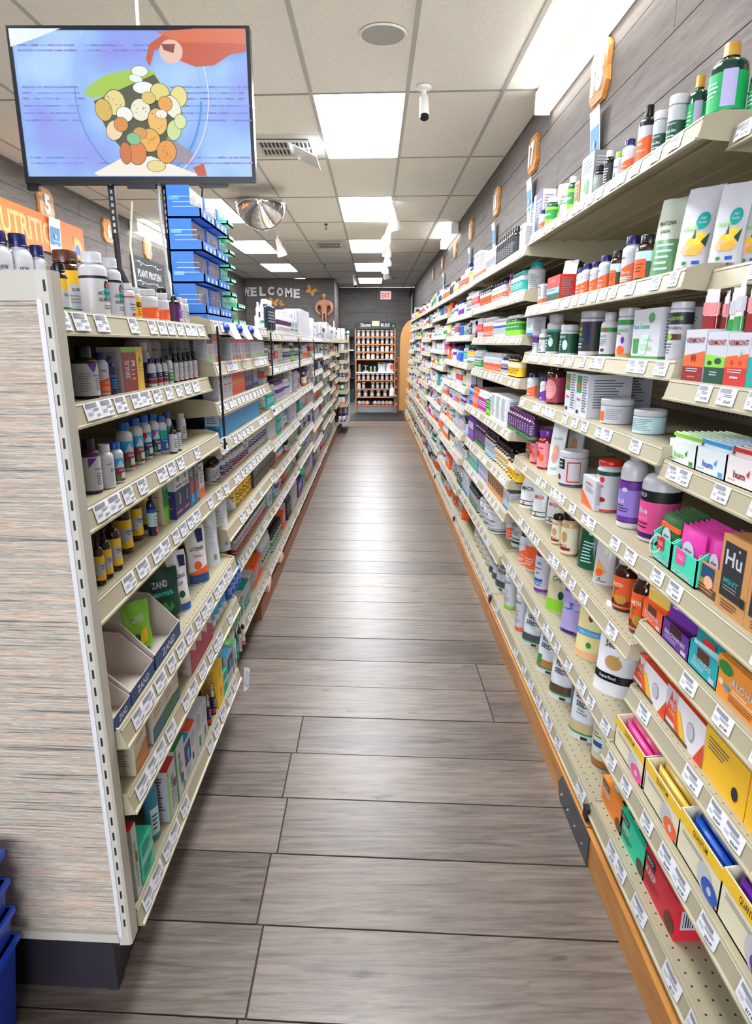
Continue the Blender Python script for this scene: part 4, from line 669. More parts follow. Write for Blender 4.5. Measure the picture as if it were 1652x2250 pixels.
sty('stickg', 'wrap', 'meat_stick', 'pale wrapped meat stick with green band', .022, .16, [('b', .2, .55, 'green'), ('b', .62, .8, 'paper')], d=.008, body='#ece0e2')
sty('barp', 'wrap', 'snack_bar', 'purple snack bar', .05, .11, [('b', .3, .6, 'plum')], d=.012, body='purple')
sty('bart', 'wrap', 'snack_bar', 'turquoise snack bar', .05, .11, [('b', .3, .6, 'ice'), ('r', -.4, .4, .62, .75, 'red')], d=.012, body='#178f96')
sty('baro', 'wrap', 'snack_bar', 'gold and orange snack bar', .05, .11, [('b', .3, .6, 'orange')], d=.012, body='#eccb62')
sty('bary', 'wrap', 'snack_bar', 'yellow and black snack bar', .05, .11, [('b', .35, .6, 'black')], d=.014, body='yellow')
sty('bark', 'wrap', 'snack_bar', 'pink and grey snack bar', .05, .11, [('b', .3, .6, 'grey')], d=.014, body='pink')
sty('baru', 'wrap', 'snack_bar', 'blue and grey snack bar', .05, .11, [('b', .3, .6, 'grey')], d=.014, body='blue')
sty('barg', 'wrap', 'snack_bar', 'pale green snack bar', .1, .06, [('b', .8, .95, 'lime')], d=.01, body='#dcebd8')
sty('barb', 'wrap', 'snack_bar', 'pale blue snack bar', .1, .06, [('b', .8, .95, 'sky')], d=.01, body='#d4e4ee')
sty('barr', 'wrap', 'snack_bar', 'pale rose snack bar', .1, .06, [('b', .8, .95, 'red')], d=.01, body='#f0dcdc')

po('bagg', 'lime green lozenge bag with lemon picture', .1, .13, '#86c83a', [('e', 0, .66, .4, .12, 'lime'), ('t', 'ZAND', 0, .66, .14, 'paper', 1), ('p', [(-.2, .1), (.5, .15), (.6, .45), (.1, .4)], 'yellow'), ('e', -.3, .25, .25, .1, 'dgreen')], noun='lozenge_bag')
po('bagd', 'dark green menthol lozenge bag with mint leaves', .13, .15, '#0c3a2c', [('t', 'ZAND', -.1, .72, .13, 'paper', .9), ('t', 'MENTHOL', 0, .52, .09, 'mint', 1.2), ('p', [(-.1, .08), (-.3, .3), (0, .36), (.2, .2)], 'green'), ('p', [(.1, .1), (.3, .34), (.5, .2)], 'green')], noun='lozenge_bag')
po('bagr', 'red and yellow fruit lozenge bag', .09, .13, '#e8c84a', [('b', .3, .66, 'red'), ('t', 'C Candy', 0, .48, .12, 'paper', 1.4), ('e', .3, .2, .4, .14, 'orange')], noun='lozenge_bag')
for _k, _s in ST.items():  # supplement bottles and cartons, their nouns split by body and cap colour
    if _s['noun'] == 'supplement_bottle':
        if _s['body'] in ('amber', 'black', 'char', 'plum', 'dred'): _s['noun'] = 'amber_bottle'
        elif _s['cap'] == 'navy': _s['noun'] = 'vitamin_bottle'
        elif _s['cap'] in ('teal', 'lime', 'dgreen', 'purple', 'blue'): _s['noun'] = 'coloured_cap_bottle'
    elif _s['noun'] == 'carton':
        if _s['h'] > .125: _s['noun'] = 'tall_carton'
        elif _s['body'] in ('purple', 'orange', 'pink', 'char', 'teal', 'kraft', 'navy', 'sky', 'red'): _s['noun'] = 'coloured_carton'
ORD = ['first', 'second', 'third', 'fourth', 'fifth', 'sixth', 'seventh', 'eighth', 'ninth', 'tenth', 'eleventh', 'twelfth', 'thirteenth', 'fourteenth', 'fifteenth', 'sixteenth', 'seventeenth', 'eighteenth', 'nineteenth']
def ordn(i):
    if i < 19: return ORD[i]
    t, u = divmod(i+1, 10); tn = ['', '', 'twenty', 'thirty', 'forty', 'fifty', 'sixty'][min(t, 6)]
    return tn+('' if u == 0 else ' ')+(ORD[u-1] if u else 'th')
# ------------------------------------------------------------------ the room
XR, XL, ZC, YE, YW = 1.09, -3.06, 2.74, 18.5, 15.99
SK = .056                                  # the floor boards and ceiling rows run a few degrees off square
def sk(x): return -SK*x
ROOM = tag(empty('floor', 'floor', 'floor'), 'grey brown oak plank floor of the store aisle', 'floor', kind='structure')
b = MB(); b.box(XL-.1, XR+.1, -3.2, YE+.1, -.08, -.006, mat('#3b3632', .8)); b.build('subfloor', ROOM)
def plank(x0, x1, y0, y1, seed):
    m = MB(); g = .0022; r = random.Random(seed); dz = r.uniform(-.0006, .0006)
    P = []
    for z in (-.006, 0+dz):
        for x, y in ((x0+g, y0+g), (x1-g, y0+g), (x1-g, y1-g), (x0+g, y1-g)): P.append((x, y+sk(x), z))
    ox, oy = (x0+x1)/2, (y0+y1)/2
    m.hexa([(p[0]-ox, p[1]-oy, p[2]) for p in P], M_FLOOR)
    o = m.build('plank', ROOM, smooth=False); o.location = (ox, oy, 0); return o
y = .918-.205*9; k = 0
while y < 10.66:
    k += 1
    if y < 1.9 and y > .6:
        js = [XL, -1.7, (-.262 if int(k) % 2 else -.247), XR] if y < 1.85 else [XL, -1.5, .41, XR]
    elif y < 2.3 and y > 1.9: js = [XL, -1.35, .41, XR]
    else:
        a = -.62-.5*R.random(); js = [XL, a-1.2, a, XR]
    for j in range(len(js)-1): plank(js[j], js[j+1], y, y+.205, k*7+j)
    y += .205
def slabs(parent, axis, fixed, a0, a1, z0, z1, dz, ln, flip, step=.002, name='plank', m_=None):
    """horizontal boards on a wall; axis 'y': wall plane x=fixed, boards run along y"""
    z = z1
    i = 0
    while z > z0+.01:
        zb = max(z0, z-dz); a = a0-ln*((i*.37) % 1)
        while a < a1:
            p, q = max(a0, a), min(a1, a+ln)
            if q-p > .02:
                m = MB(); g = step; th = .012+.002*R.random()
                if axis == 'y':
                    x0, x1 = (fixed, fixed+th) if flip > 0 else (fixed-th, fixed)
                    m.box(x0-fixed, x1-fixed, p+g-(p+q)/2, q-g-(p+q)/2, zb+g-(z+zb)/2, z-g-(z+zb)/2, m_ or M_WALLWOOD); loc = (fixed, (p+q)/2, (z+zb)/2)
                else:
                    y0, y1 = fixed-th, fixed
                    m.box(p+g-(p+q)/2, q-g-(p+q)/2, y0-fixed, y1-fixed, zb+g-(z+zb)/2, z-g-(z+zb)/2, m_ or M_WALLX); loc = ((p+q)/2, fixed, (z+zb)/2)
                o = m.build(name, parent, smooth=False); o.location = loc
            a += ln
        z = zb; i += 1
M_WALLX = wood_mat('wall_planks_cross', [(.25, '#3f3c3b'), (.5, '#5b5755'), (.7, '#6d6865')], 1, 1, 9, .6, rnd=.3)
def wall(name, x0, x1, y0, y1, label):
    m = MB(); m.box(x0, x1, y0, y1, 0, ZC, mat('#4a4644', .8)); return tag(m.build(name), label, 'wall', kind='structure')
wr = wall('wall_right', XR+.012, XR+.12, -3.1, YE, 'grey stained plank wall above the tall wall shelving')
slabs(wr, 'y', XR+.012, 1.2, YE, 1.365, ZC-.005, .195, 2.35, -1)
wl = wall('wall_left', XL-.12, XL-.012, -3.1, YW, 'grey stained plank wall behind the island shelving with numbered plaques')
slabs(wl, 'y', XL-.012, 2.5, YW, 1.365, ZC-.005, .195, 2.35, 1)
we = wall('wall_back', -.95, XR+.12, YE+.012, YE+.12, 'grey plank end wall with a lit exit sign')
slabs(we, 'x', YE+.012, -.95, XR, .8, ZC-.005, .33, 1.02, 1, .003)
ww = wall('wall_welcome', XL-.12, -.96, YW+.012, YE+.12, 'brown grey plank wall with white WELCOME lettering')
slabs(ww, 'x', YW+.012, XL, -.945, .8, ZC-.005, .33, 1.15, 1, .003)
slabs(ww, 'y', -.958, YW, YE, .8, ZC-.005, .33, 2.5, 1, .003)
wf = wall('wall_front', XL-.12, XR+.12, -3.2, -3.1, 'pale painted wall behind the viewer'); wf.data.materials[0] = mat('#cfcbc4', .8)
# glowing panel shaped as a window, added behind the viewer to brighten the room
wn = tag(empty('window_1', 'wide glowing panel shaped as a window, added behind the viewer for light', 'window', (-.9, -3.09, 1.6)), None, None, kind='structure')
FILLM = mat('#d4d8e0', .4, 0, 3.3)
m = MB(); m.box(-1.6, 1.6, -.006, .0, -.95, .95, FILLM); m.build('pane', wn, False)
m = MB()
for x in (-1.62, -.02, 1.58): m.box(x, x+.04, -.01, .03, -.99, .99, mat('#3a3a3c', .5))
for z in (-.99, .95): m.box(-1.62, 1.62, -.01, .03, z, z+.04, mat('#3a3a3c', .5))
m.build('window_frame', wn, False)
# ceiling
cl = MB(); cl.box(XL-.1, XR+.1, -3.2, YE+.1, ZC+.03, ZC+.1, mat('#8f8c86', .9)); CEIL = tag(cl.build('ceiling'), 'suspended ceiling of cream mineral tiles in a pale grid', 'ceiling', kind='structure')
colx = [XR, .79, .205, -.39, -1.0, -1.62, -2.22, -2.82, XL]
rowy = [4.451+1.43*i for i in range(-5, 10)]
rowy[-1] = rowy[-1]
LIGHTS = [(2, 0), (2, 2), (2, 4), (2, 6), (2, 8), (5, 2), (5, 4), (5, 6), (2, -2), (5, -2), (5, 0), (5, 8)]
def cell(c, r): return colx[c+1], colx[c], 4.451+1.43*r, 4.451+1.43*(r+1)
lightset = set(LIGHTS); ventset = {(3, 0), (3, 4)}
for c in range(8):
    for r in range(-5, 10):
        if (c, r) in lightset: continue
        x0, x1, y0, y1 = cell(c, r)
        y1 = min(y1, YE+.0); 
        if y1-y0 < .05: continue
        m = MB(); g = .012
        P = [(x, yy+sk(x), z) for z in (ZC+.004, ZC+.02) for x, yy in ((x0+g, y0+g), (x1-g, y0+g), (x1-g, y1-g), (x0+g, y1-g))]
        m.hexa(P, M_TILE); m.build('tile', CEIL, smooth=False)
for x in colx[1:-1]:
    m = MB(); m.box(x-.0125, x+.0125, -3.1, YE, ZC, ZC+.03, M_GRID); m.build('grid_bar', CEIL, smooth=False)
for r in range(-5, 11):
    yy = 4.451+1.43*r
    if yy > YE: continue
    m = MB(); P = [(x, q+sk(x), z) for z in (ZC+.0005, ZC+.028) for x, q in ((XL, yy-.008), (XR, yy-.008), (XR, yy+.008), (XL, yy+.008))]
    m.hexa(P, mat('#9a9992', .6)); m.build('grid_bar', CEIL, smooth=False)
EM = mat('#f8fbff', .5, 0, PANEL_POWER)
names = {(2, 0): 'large glowing square ceiling panel before the white camera', (2, 2): 'second glowing panel above the aisle, beside the first track lamp', (2, 4): 'third glowing panel above the aisle', (2, 6): 'fourth glowing panel above the aisle',
  (2, 8): 'small glowing panel next to the end wall', (5, 2): 'glowing panel behind the domed mirror', (5, 4): 'glowing panel beyond the domed mirror, over the island', (5, 6): 'glowing panel above the WELCOME lettering', (5, 7): 'glowing panel by the WELCOME wall'}
for c, r in LIGHTS:
    x0, x1, y0, y1 = cell(c, r); y1 = min(y1, YE-.05)
    ro = empty('ceiling_light', names.get((c, r), 'glowing ceiling panel behind the viewer, %s of %s' % (ordn(LIGHTS.index((c, r))), 'its group')), 'light', ((x0+x1)/2, (y0+y1)/2, ZC))
    def hx(a, c_, z0, z1, g, m):
        mm = MB(); P = [(x-(x0+x1)/2, yy+sk(x)-(y0+y1)/2, z-ZC) for z in (z0, z1) for x, yy in ((x0+g, y0+g), (x1-g, y0+g), (x1-g, y1-g), (x0+g, y1-g))]; mm.hexa(P, m); return mm
    hx(0, 0, ZC+.012, ZC+.024, .012, mat('#dcdcd8', .5)).build('frame', ro, smooth=False)
    hx(0, 0, ZC+.004, ZC+.011, .026, EM).build('diffuser', ro, smooth=False)
# wall strip lights (closed valance fixtures against the wall near the ceiling)
EMS = mat('#cfcdc8', .5, 0, STRIP_POWER)
def strip(x0, x1, y0, y1, label, sgn):
    ro = empty('strip_light', label, 'light', ((x0+x1)/2, (y0+y1)/2, 2.62))
    m = MB(); xc = (x0+x1)/2
    m.box(x0-xc, x1-xc, (y0-y1)/2, (y1-y0)/2, .0, .1, mat('#f4f2ee', .4)); m.box(x0-xc-.004, x1-xc+.004, (y0-y1)/2-.008, (y0-y1)/2, -.02, .105, mat('#f4f2ee', .4)); m.box(x0-xc-.004, x1-xc+.004, (y1-y0)/2, (y1-y0)/2+.008, -.02, .105, mat('#f4f2ee', .4)); m.build('housing', ro)
    d = MB(); xs = x0-xc-.003 if sgn > 0 else x1-xc+.003
    d.box(min(xs, xs-.001*sgn), max(xs, xs-.001*sgn), (y0-y1)/2+.004, (y1-y0)/2-.004, .002, .098, EMS); d.box(x0-xc+.002, x1-xc-.002, (y0-y1)/2+.004, (y1-y0)/2-.004, -.012, -.001, EMS); d.build('diffuser', ro)
strip(.985, 1.07, 1.2, 4.38, 'long glowing wall light above the plaque numbered eighteen', 1)
strip(.985, 1.07, 8.75, 10.1, 'short glowing wall light far along the plank wall', 1)
strip(-3.04, -2.95, 8.6, 10.4, 'glowing wall light above the plaque numbered seven', -1)

# ------------------------------------------------------------------ shelving
def wb(mb, name, root, smooth=True):
    l = root.location; mb.v = [(v[0]-l[0], v[1]-l[1], v[2]-l[2]) for v in mb.v]; return mb.build(name, root, smooth)
def tag_mesh(i):
    m = MB(); r = random.Random(i); w_ = (.058, .05, .064, .054)[i % 4]; h = .031
    n = 4
    for a in range(n):    # gently bowed paper
        u0, u1 = -w_/2+w_*a/n, -w_/2+w_*(a+1)/n; f = lambda u: -.0025*(1-(2*u/w_)**2)-.001
        m.face([(u0, f(u0), -h), (u1, f(u1), -h), (u1, f(u1), 0), (u0, f(u0), 0)], mat('#e9eaf2', .55))
    S = lambda u, z, e: (u, -.0025*(1-(2*u/w_)**2)-.0012-e, z-h)
    printer(m, [('r', -.8, .5, .68, .93, '#8d8f99'), ('f', -.2, .8, .42, .6, 2, '#50525c'), ('f', -.8, -.2, .2, .42, 2, '#8d8f99'), ('t', '$%d.%d9' % (r.randint(2, 39), r.randint(0, 9)), .4, .2, .2, 'ink', .8)], S, w_/2, h, True)
    return m.mesh('price_tag', False), w_
TAGS = [tag_mesh(i) for i in range(6)]
UNITS = {'R': [], 'L': []}
def unit(side, y0, y1, shelves, back, top, deckholes=True):
    """shelves: [(front x, z)] from the top down; the last is the deck"""
    s = 1 if side == 'R' else -1; idx = len(UNITS[side])
    nm = '%s %s bay' % (ORD[idx], 'wall' if s > 0 else 'island')
    xf = shelves[-1][0]
    root = empty('store_shelving' if s > 0 else 'island_shelving', 'cream steel shelving with perforated back, '+nm+(' under the numbered plaques' if s > 0 else ' along the aisle'), 'shelving', (back, (y0+y1)/2, 0), group='shelving bays along the aisle')
    p = MB(); bx0, bx1 = sorted((back, back+s*.012)); p.box(bx0, bx1, y0+.002, y1-.002, .05, top, M_PEG); wb(p, 'back_panel', root, False)
    if s < 0:
        p = MB(); p.box(-1.41, -.99, y0, y1, .09, .12, M_SHELF); wb(p, 'rear_deck', root, False)
    for yy in (y0,):
        p = MB(); xx = sorted((back-s*.03, back)); p.box(xx[0], xx[1], yy, yy+.024, .0, top+.01, mat('#8f8a7a', .5)); 
        for q in range(int(top/.05)): p.box(back-s*.031-.0004, back-s*.031+.0004, yy+.01, yy+.014, .05+q*.05, .075+q*.05, mat('black'))
        wb(p, 'upright', root, False)
    p = MB(); kx = xf+s*(.05 if s > 0 or idx == 0 else .1); xx = sorted((kx, kx+s*.02)); p.box(xx[0], xx[1], y0, y1, 0, .09, mat('#2a2630', .5)); wb(p, 'kick_plate', root, False)
    for i, (F_, z) in enumerate(shelves):
        deck = i == len(shelves)-1
        m = MB(); x0, x1 = sorted((F_, back)); m.box(x0, x1, y0+.003, y1-.003, z-.016, z, M_SHELF, M_DECK if ((s > 0 and z < .62) or (s < 0 and .5 < z < .6)) else M_SHELF)
        # front lip: a tilted ticket channel with a rolled edge
        a = -s
        pr = [(F_, z+.004), (F_+a*.004, z+.004), (F_+a*.012, z-.033), (F_+a*.017, z-.034), (F_+a*.017, z-.038), (F_+a*.006, z-.038), (F_, z-.02)]
        m.prism(pr, lambda p_, q, t: (p_, t, q), y0+.004, y1-.004, M_LIP)
        m.prism([(F_+a*.004, z+.001), (F_+a*.0065, z-.001), (F_+a*.0055, z-.003), (F_+a*.004, z-.003)], lambda p_, q, t: (p_, t, q), y0+.004, y1-.004, M_LIP)
        if not deck:
            for q in range(4):   # stiffening folds under the shelf
                xx = F_+s*(.05+.07*q); m.box(min(xx, xx+s*.012), max(xx, xx+s*.012), y0+.01, y1-.01, z-.022, z-.016, M_SHELF)
        so = wb(m, 'shelf', root)
        for yy in (y0+.002, y1-.005):
            m = MB(); dd = abs(back-F_)
            pts = [(F_+a*.014, z-.036), (F_+a*.002, z+.004), (F_+s*.03, z+.013), (back, z+.013), (back, z-.11), (F_+s*dd*.75, z-.1), (F_+s*dd*.5, z-.055), (F_+s*.03, z-.04)]
            if deck: pts = [(F_+a*.014, z-.036), (F_+a*.002, z+.004), (F_+s*.02, z+.004), (F_+s*.02, z-.036)]
            m.prism(pts, lambda p_, q, t: (p_, t, q), yy, yy+.003, M_LIP); wb(m, 'bracket', root, False)
        # price tickets
        yy = y0+.02+.03*R.random(); far = y0 > 6.5; tj = MB(); dens = .8 if z < 1.2 or s < 0 else .86
        while yy < y1-.07:
            me, tw = R.choice(TAGS)
            if R.random() < dens and yy > .35:
                yc = yy+tw/2
                if not far:
                    t = D.objects.new('price_tag', me); COL.objects.link(t); t.parent = so
                    t.location = (F_+a*.0048-back, yc-(y0+y1)/2, z+.0005)
                    t.rotation_euler = Matrix.Rotation(-s*math.pi/2, 4, 'Z').to_euler(); t.rotation_euler = (Matrix.Rotation(-s*math.pi/2, 3, 'Z') @ Matrix.Rotation(-.235, 3, 'X')).to_euler()
                else:
                    u = F_+a*.0055; tj.face([(u, yy, z), (u, yy+tw, z), (u+a*.008, yy+tw, z-.031), (u+a*.008, yy, z-.031)], mat('#e9eaf2', .55))
            yy += tw+(.0 if R.random() < .3 else .02+.05*R.random() if y0 < 3 and s > 0 else .01+.02*R.random())
        if tj.f: tag(wb(tj, 'price_tag', so, False), kind='stuff')
    UNITS[side].append(dict(y0=y0, y1=y1, sh=shelves, back=back, name=nm, s=s))
    return root
RY = [-.05, 1.36, 2.75, 4.14, 5.54, 6.96, 8.4, 9.85, 11.3]
LY = [1.0, 1.965, 2.99, 4.1, 5.1, 6.1, 7.1, 8.1, 9.1, 10.0]
RSH = [[(.69, 1.645), (.685, 1.39), (.622, 1.175), (.63, 1.005), (.613, .785), (.616, .63), (.612, .465), (.569, .312), (.551, .143)],
  [(.633, 1.667), (.633, 1.394), (.634, 1.212), (.628, 1.03), (.618, .777), (.607, .565), (.591, .335), (.55, .13)],
  [(.62, 1.632), (.623, 1.457), (.623, 1.282), (.623, 1.1), (.597, .878), (.6, .662), (.593, .512), (.575, .31), (.55, .13)]]
for i in range(8):
    if i < 3: sh = RSH[i]
    else:
        base = [1.63, 1.46, 1.3, 1.14, .98, .83, .67, .5, .31, .13] if i % 2 else [1.63, 1.48, 1.33, 1.2, 1.05, .88, .72, .52, .33, .13]
        sh = [(.625-.008*j, z+(R.uniform(-.015, .015) if 0 < j < 9 else 0)) for j, z in enumerate(base)]; sh[-1] = (.55, .13)
    unit('R', RY[i], RY[i+1], sh, 1.04, sh[0][1]+.03)
LSH = [[(-.505, 1.30), (-.505, 1.15), (-.485, .982), (-.485, .818), (-.458, .58), (-.458, .44), (-.468, .182)],
  [(-.49, 1.315), (-.49, 1.192), (-.49, 1.072), (-.488, .95), (-.49, .81), (-.48, .667), (-.5, .485), (-.533, .165)],
  [(-.485, 1.3), (-.485, 1.145), (-.485, .955), (-.487, .79), (-.49, .64), (-.5, .48), (-.533, .165)]]
for i in range(9):
    if i < 3: sh = LSH[i]
    else:
        base = [1.3, 1.13, .97, .8, .64, .48, .18] if i % 2 else [1.3, 1.16, 1.03, .9, .76, .6, .42, .18]
        sh = [(-.483-.003*j, z+(R.uniform(-.015, .015) if j else 0)) for j, z in enumerate(base)]; sh[-1] = (-.533, .165)
    if i == 8: sh = [(-.40, z) for _, z in sh]
    unit('L', LY[i], LY[i+1], sh, -.94, sh[0][1]+.02 if i else 1.34)

# ------------------------------------------------------------------ stocking
ITEMS = []
def put(side, u, si, key, Y, inset=.006, scale=(1, 1, 1), row=0, drz=0, dz=0, extra=None):
    U = UNITS[side][u]; s = U['s']; F_, z = U['sh'][si]; st = ST[key]
    X = F_+s*(inset+st['d']*scale[1]/2+row*(st['d']*scale[1]+.006))
    ITEMS.append(dict(key=key, loc=(X, Y, z+dz+.0004), rz=-s*math.pi/2+drz, sc=scale, side=side, u=u, si=si, row=row, extra=extra))
    return X
def hero(side, u, si, key, p0, p1, ph=None, inset=.012, rows=1, drz=0, dz=0):
    """stand one item so that its front spans the pixel columns p0..p1 and is ph high"""
    U = UNITS[side][u]; s = U['s']; F_, z = U['sh'][si]; st = ST[key]; z += dz
    if st['kind'] in ('round', 'tube'):
        r = st['w']/2; drz = drz or s*.45
        for _ in range(4):
            X = F_+s*(inset+r); Y = along((p0+p1)/2, X, z+.05); d = proj(X, Y, z+.05)[2]
            r = (p1-p0)/2*d/CAM_F/math.sqrt(1+(X/d)**2)
        sx = r*2/st['w']; sc = [sx, sx, 1]
    else:
        X = F_+s*inset; h0 = st['h']*.5
        Ya, Yb = along(p0, X, z+h0), along(p1, X, z+h0); Y = (Ya+Yb)/2; sx = abs(Ya-Yb)/st['w']; sc = [sx, 1 if st['kind'] in ('box', 'tray', 'wbox') else min(1.3, max(.7, sx)), 1]
    if st['kind'] == 'pouch':      # stood a little turned toward the near end of the aisle
        drz = drz or s*.75; X2 = F_+s*(inset+.04); Y = along((p0+p1)/2, X2, z+h0); d = proj(X2, Y, z+h0)[2]
        ang = math.pi/2-.75; vw = math.atan2(abs(X2), Y); wr = (p1-p0)*d/CAM_F/math.sqrt(1+(X2/d)**2)/max(.5, math.cos(ang-vw)); sc = [wr/st['w'], wr/st['w'], 1]; inset = max(.002, inset+.04-st['d']*sc[1]/2)
    elif st['kind'] not in ('round', 'tube'): sc[0] = min(sc[0], 1.9)
    if ph: sc[2] = tall(ph, F_+s*inset, Y, z)/st['h']
    for q in range(rows): put(side, u, si, key, Y, inset, tuple(sc), q, drz, dz)
    return Y
def run(side, u, si, key, n, p0, p1, ph=None, inset=.012, rows=1):
    U = UNITS[side][u]; s = U['s']; F_, z = U['sh'][si]; X = F_+s*(inset+.03)
    Ya, Yb = sorted((along(p0, X, z+.05), along(p1, X, z+.05))); st = ST[key]; n = max(n, round((Yb-Ya)/st['w']/1.12)); w_ = (Yb-Ya)/n
    sx = w_/st['w']*(.99 if st['kind'] == 'box' else .95); sz = tall(ph, X, (Ya+Yb)/2, z)/st['h'] if ph else 1
    for i in range(n):
        for q in range(rows): put(side, u, si, key, Ya+w_*(i+.5), inset, (sx, sx if st['kind'] in ('round', 'tube') else 1, sz), q, s*.4 if st['kind'] in ('round', 'tube', 'pouch') else 0)
TH = dict(
  w=['now', 'now', 'nowbig', 'wplain', 'wnavy', 'purw', 'teal', 'wgreen', 'wblk', 'orwhite', 'wor2', 'grn', 'tealbx', 'whtall', 'brwhite', 'aller', 'blkw', 'orb', 'red', 'nowpur', 'brorange', 'bluegum', 'orgum', 'tallw', 'magbot', 'balsm', 'childn', 'wstripe', 'wbluep', 'grnbig', 'now'],
  j=['orjar', 'proj', 'noworjar', 'jarg', 'jarg2', 'tubw', 'save', 'reds', 'purjar', 'balance'],
  b=['bryel', 'brcream', 'brwhite', 'brorange', 'wblk', 'drop', 'dropw', 'querS', 'beet'],
  c=['wor2', 'red', 'grn', 'purb', 'blackb', 'tealbx', 'wbluep', 'wyel', 'tallw', 'whblk', 'wlime', 'wortan', 'wyel', 'blackb', 'wbluep', 'wstripe', 'tallw', 'wyel'],
  d=['drop', 'dropt', 'dropw', 'oil', 'spraywht', 'spraygrn', 'spraynv', 'tubw_', 'tubg', 'tubo', 'lotw', 'shamp', 'wblk', 'whtall', 'mouth'],
  p=['rseed', 'macap', 'cseed', 'gseed', 'orpouch', 'plainp', 'beige', 'peachp', 'greenp'])
def fill(side, u, si, ya=None, yb=None, themes='w', gap=.06, second=True):
    U = UNITS[side][u]; F_, z = U['sh'][si]; up = U['sh'][si-1][1]-.035 if si else z+.19; room = up-z
    y = (ya if ya is not None else U['y0']+.012); y1 = yb if yb is not None else U['y1']-.012
    while y < y1-.02:
        key = R.choice(TH[R.choice(themes)]); st = ST[key]; k = min(1, room*R.uniform(.78, .96)/st['h'])
        if st['h']*k < .5*room and R.random() < .5: continue
        k2 = max(.72, k); n = R.randint(2, 5) if st['w'] < .07 else R.randint(1, 3); w_ = st['w']*k2
        ins = R.uniform(.006, .03)
        for _ in range(n):
            if y+w_ > y1: y = y1; break
            put(side, u, si, key, y+w_/2, ins, (k2, k2, min(k, 1.25)), drz=R.uniform(-.06, .06)+(U['s']*.4 if st['kind'] in ('round', 'pouch', 'tube') else 0) if st['kind'] != 'box' else R.uniform(-.02, .02))
            if second: put(side, u, si, key, y+w_/2, ins, (k2, k2, min(k, 1.25)), 1)
            y += w_+.004
        if R.random() < gap: y += .05
    return
H = hero
# ---- first island bay
H('L', 0, 0, 'nowq', -22, 38, 190, .19); H('L', 0, 0, 'nowq', 24, 82, 184, .17); H('L', 0, 0, 'nowq', 70, 114, 160, .155)
H('L', 0, 0, 'quer', 116, 187, 150, .10); H('L', 0, 0, 'querS', 114, 152, 112, .035)
H('L', 0, 0, 'activ', 176, 240, 145, .04); H('L', 0, 0, 'activ', 222, 270, 134, .03)
H('L', 0, 0, 'redwhite', 264, 296, 80); H('L', 0, 0, 'yelwhite', 289, 309, 72); H('L', 0, 0, 'orwhite', 302, 346, 72, .02); H('L', 0, 0, 'orwhite', 342, 371, 66, .02)
H('L', 0, 0, 'blkg', 344, 372, 82, .09); H('L', 0, 0, 'purdrop', 368, 396, 64); H('L', 0, 0, 'whtall', 386, 402, 60); H('L', 0, 0, 'whtall', 398, 414, 58)
H('L', 0, 1, 'lung', 155, 216, 114, .012); H('L', 0, 1, 'now', 203, 239, 94, .02); H('L', 0, 1, 'navyspray', 231, 254, 84); H('L', 0, 1, 'blkspray', 246, 266, 92, .03)
H('L', 0, 1, 'sinus', 266, 312, 96, .02); H('L', 0, 1, 'aller', 303, 330, 96, .03); H('L', 0, 1, 'wsm', 322, 342, 62); H('L', 0, 1, 'wsm', 337, 355, 60); H('L', 0, 1, 'wsm', 350, 367, 58); H('L', 0, 1, 'wgreen', 362, 379, 62)
for a in range(5): H('L', 0, 1, 'wor', 377+a*10.5, 391+a*10.5, 64-a)
run('L', 0, 1, 'nowbig', 3, 300, 420, 100, .13)
H('L', 0, 2, 'lungc', 176, 222, 118, .02); H('L', 0, 2, 'lvw', 212, 250, 95, .012); H('L', 0, 2, 'childs', 238, 271, 88); H('L', 0, 2, 'childs', 256, 293, 104, .04); H('L', 0, 2, 'childs', 282, 315, 100, .045)
H('L', 0, 2, 'childn', 300, 333, 94, .05); H('L', 0, 2, 'childn', 322, 351, 88, .05); H('L', 0, 2, 'childb', 343, 367, 80, .04); H('L', 0, 2, 'childb', 358, 378, 78, .05); H('L', 0, 2, 'drop', 370, 388, 62); H('L', 0, 2, 'drop', 382, 397, 60); H('L', 0, 2, 'whtall', 386, 408, 56, .06)
H('L', 0, 3, 'throat', 203, 229, 110); H('L', 0, 3, 'throat', 216, 245, 112); H('L', 0, 3, 'throat', 233, 266, 122)
H('L', 0, 3, 'throat', 252, 290, 128, .03); H('L', 0, 3, 'throat', 280, 313, 122, .04); H('L', 0, 3, 'throat', 303, 334, 118, .05); H('L', 0, 3, 'navysyr', 322, 344, 100, .02); H('L', 0, 3, 'navysyr', 331, 362, 106, .06)
H('L', 0, 3, 'expec', 356, 386, 120, .03); H('L', 0, 3, 'nvcart', 384, 401, 104); H('L', 0, 3, 'nvcart', 401, 415, 98); H('L', 0, 3, 'robit', 415, 425, 92); H('L', 0, 3, 'robit', 426, 436, 88); H('L', 0, 3, 'wor2', 437, 448, 76)
H('L', 0, 4, 'zand', 246, 282, 92, .004); H('L', 0, 4, 'zand', 284, 334, 100, .004); H('L', 0, 4, 'zand', 338, 392, 104, .004)
for _p, _k, _w, _h, _dz in ((300, 'bagg', 62, 96, .012), (352, 'bagd', 84, 96, .015), (374, 'bagr', 52, 90, .03)): H('L', 0, 4, _k, _p-_w/2, _p+_w/2, _h, .03, dz=_dz)
H('L', 0, 4, 'losnl', 372, 414, 128, .004); H('L', 0, 4, 'losng', 409, 455, 122, .012); H('L', 0, 4, 'plainp', 442, 480, 118, .01); H('L', 0, 4, 'plainp', 468, 503, 118, .01); H('L', 0, 4, 'plainp', 500, 520, 80, .02)
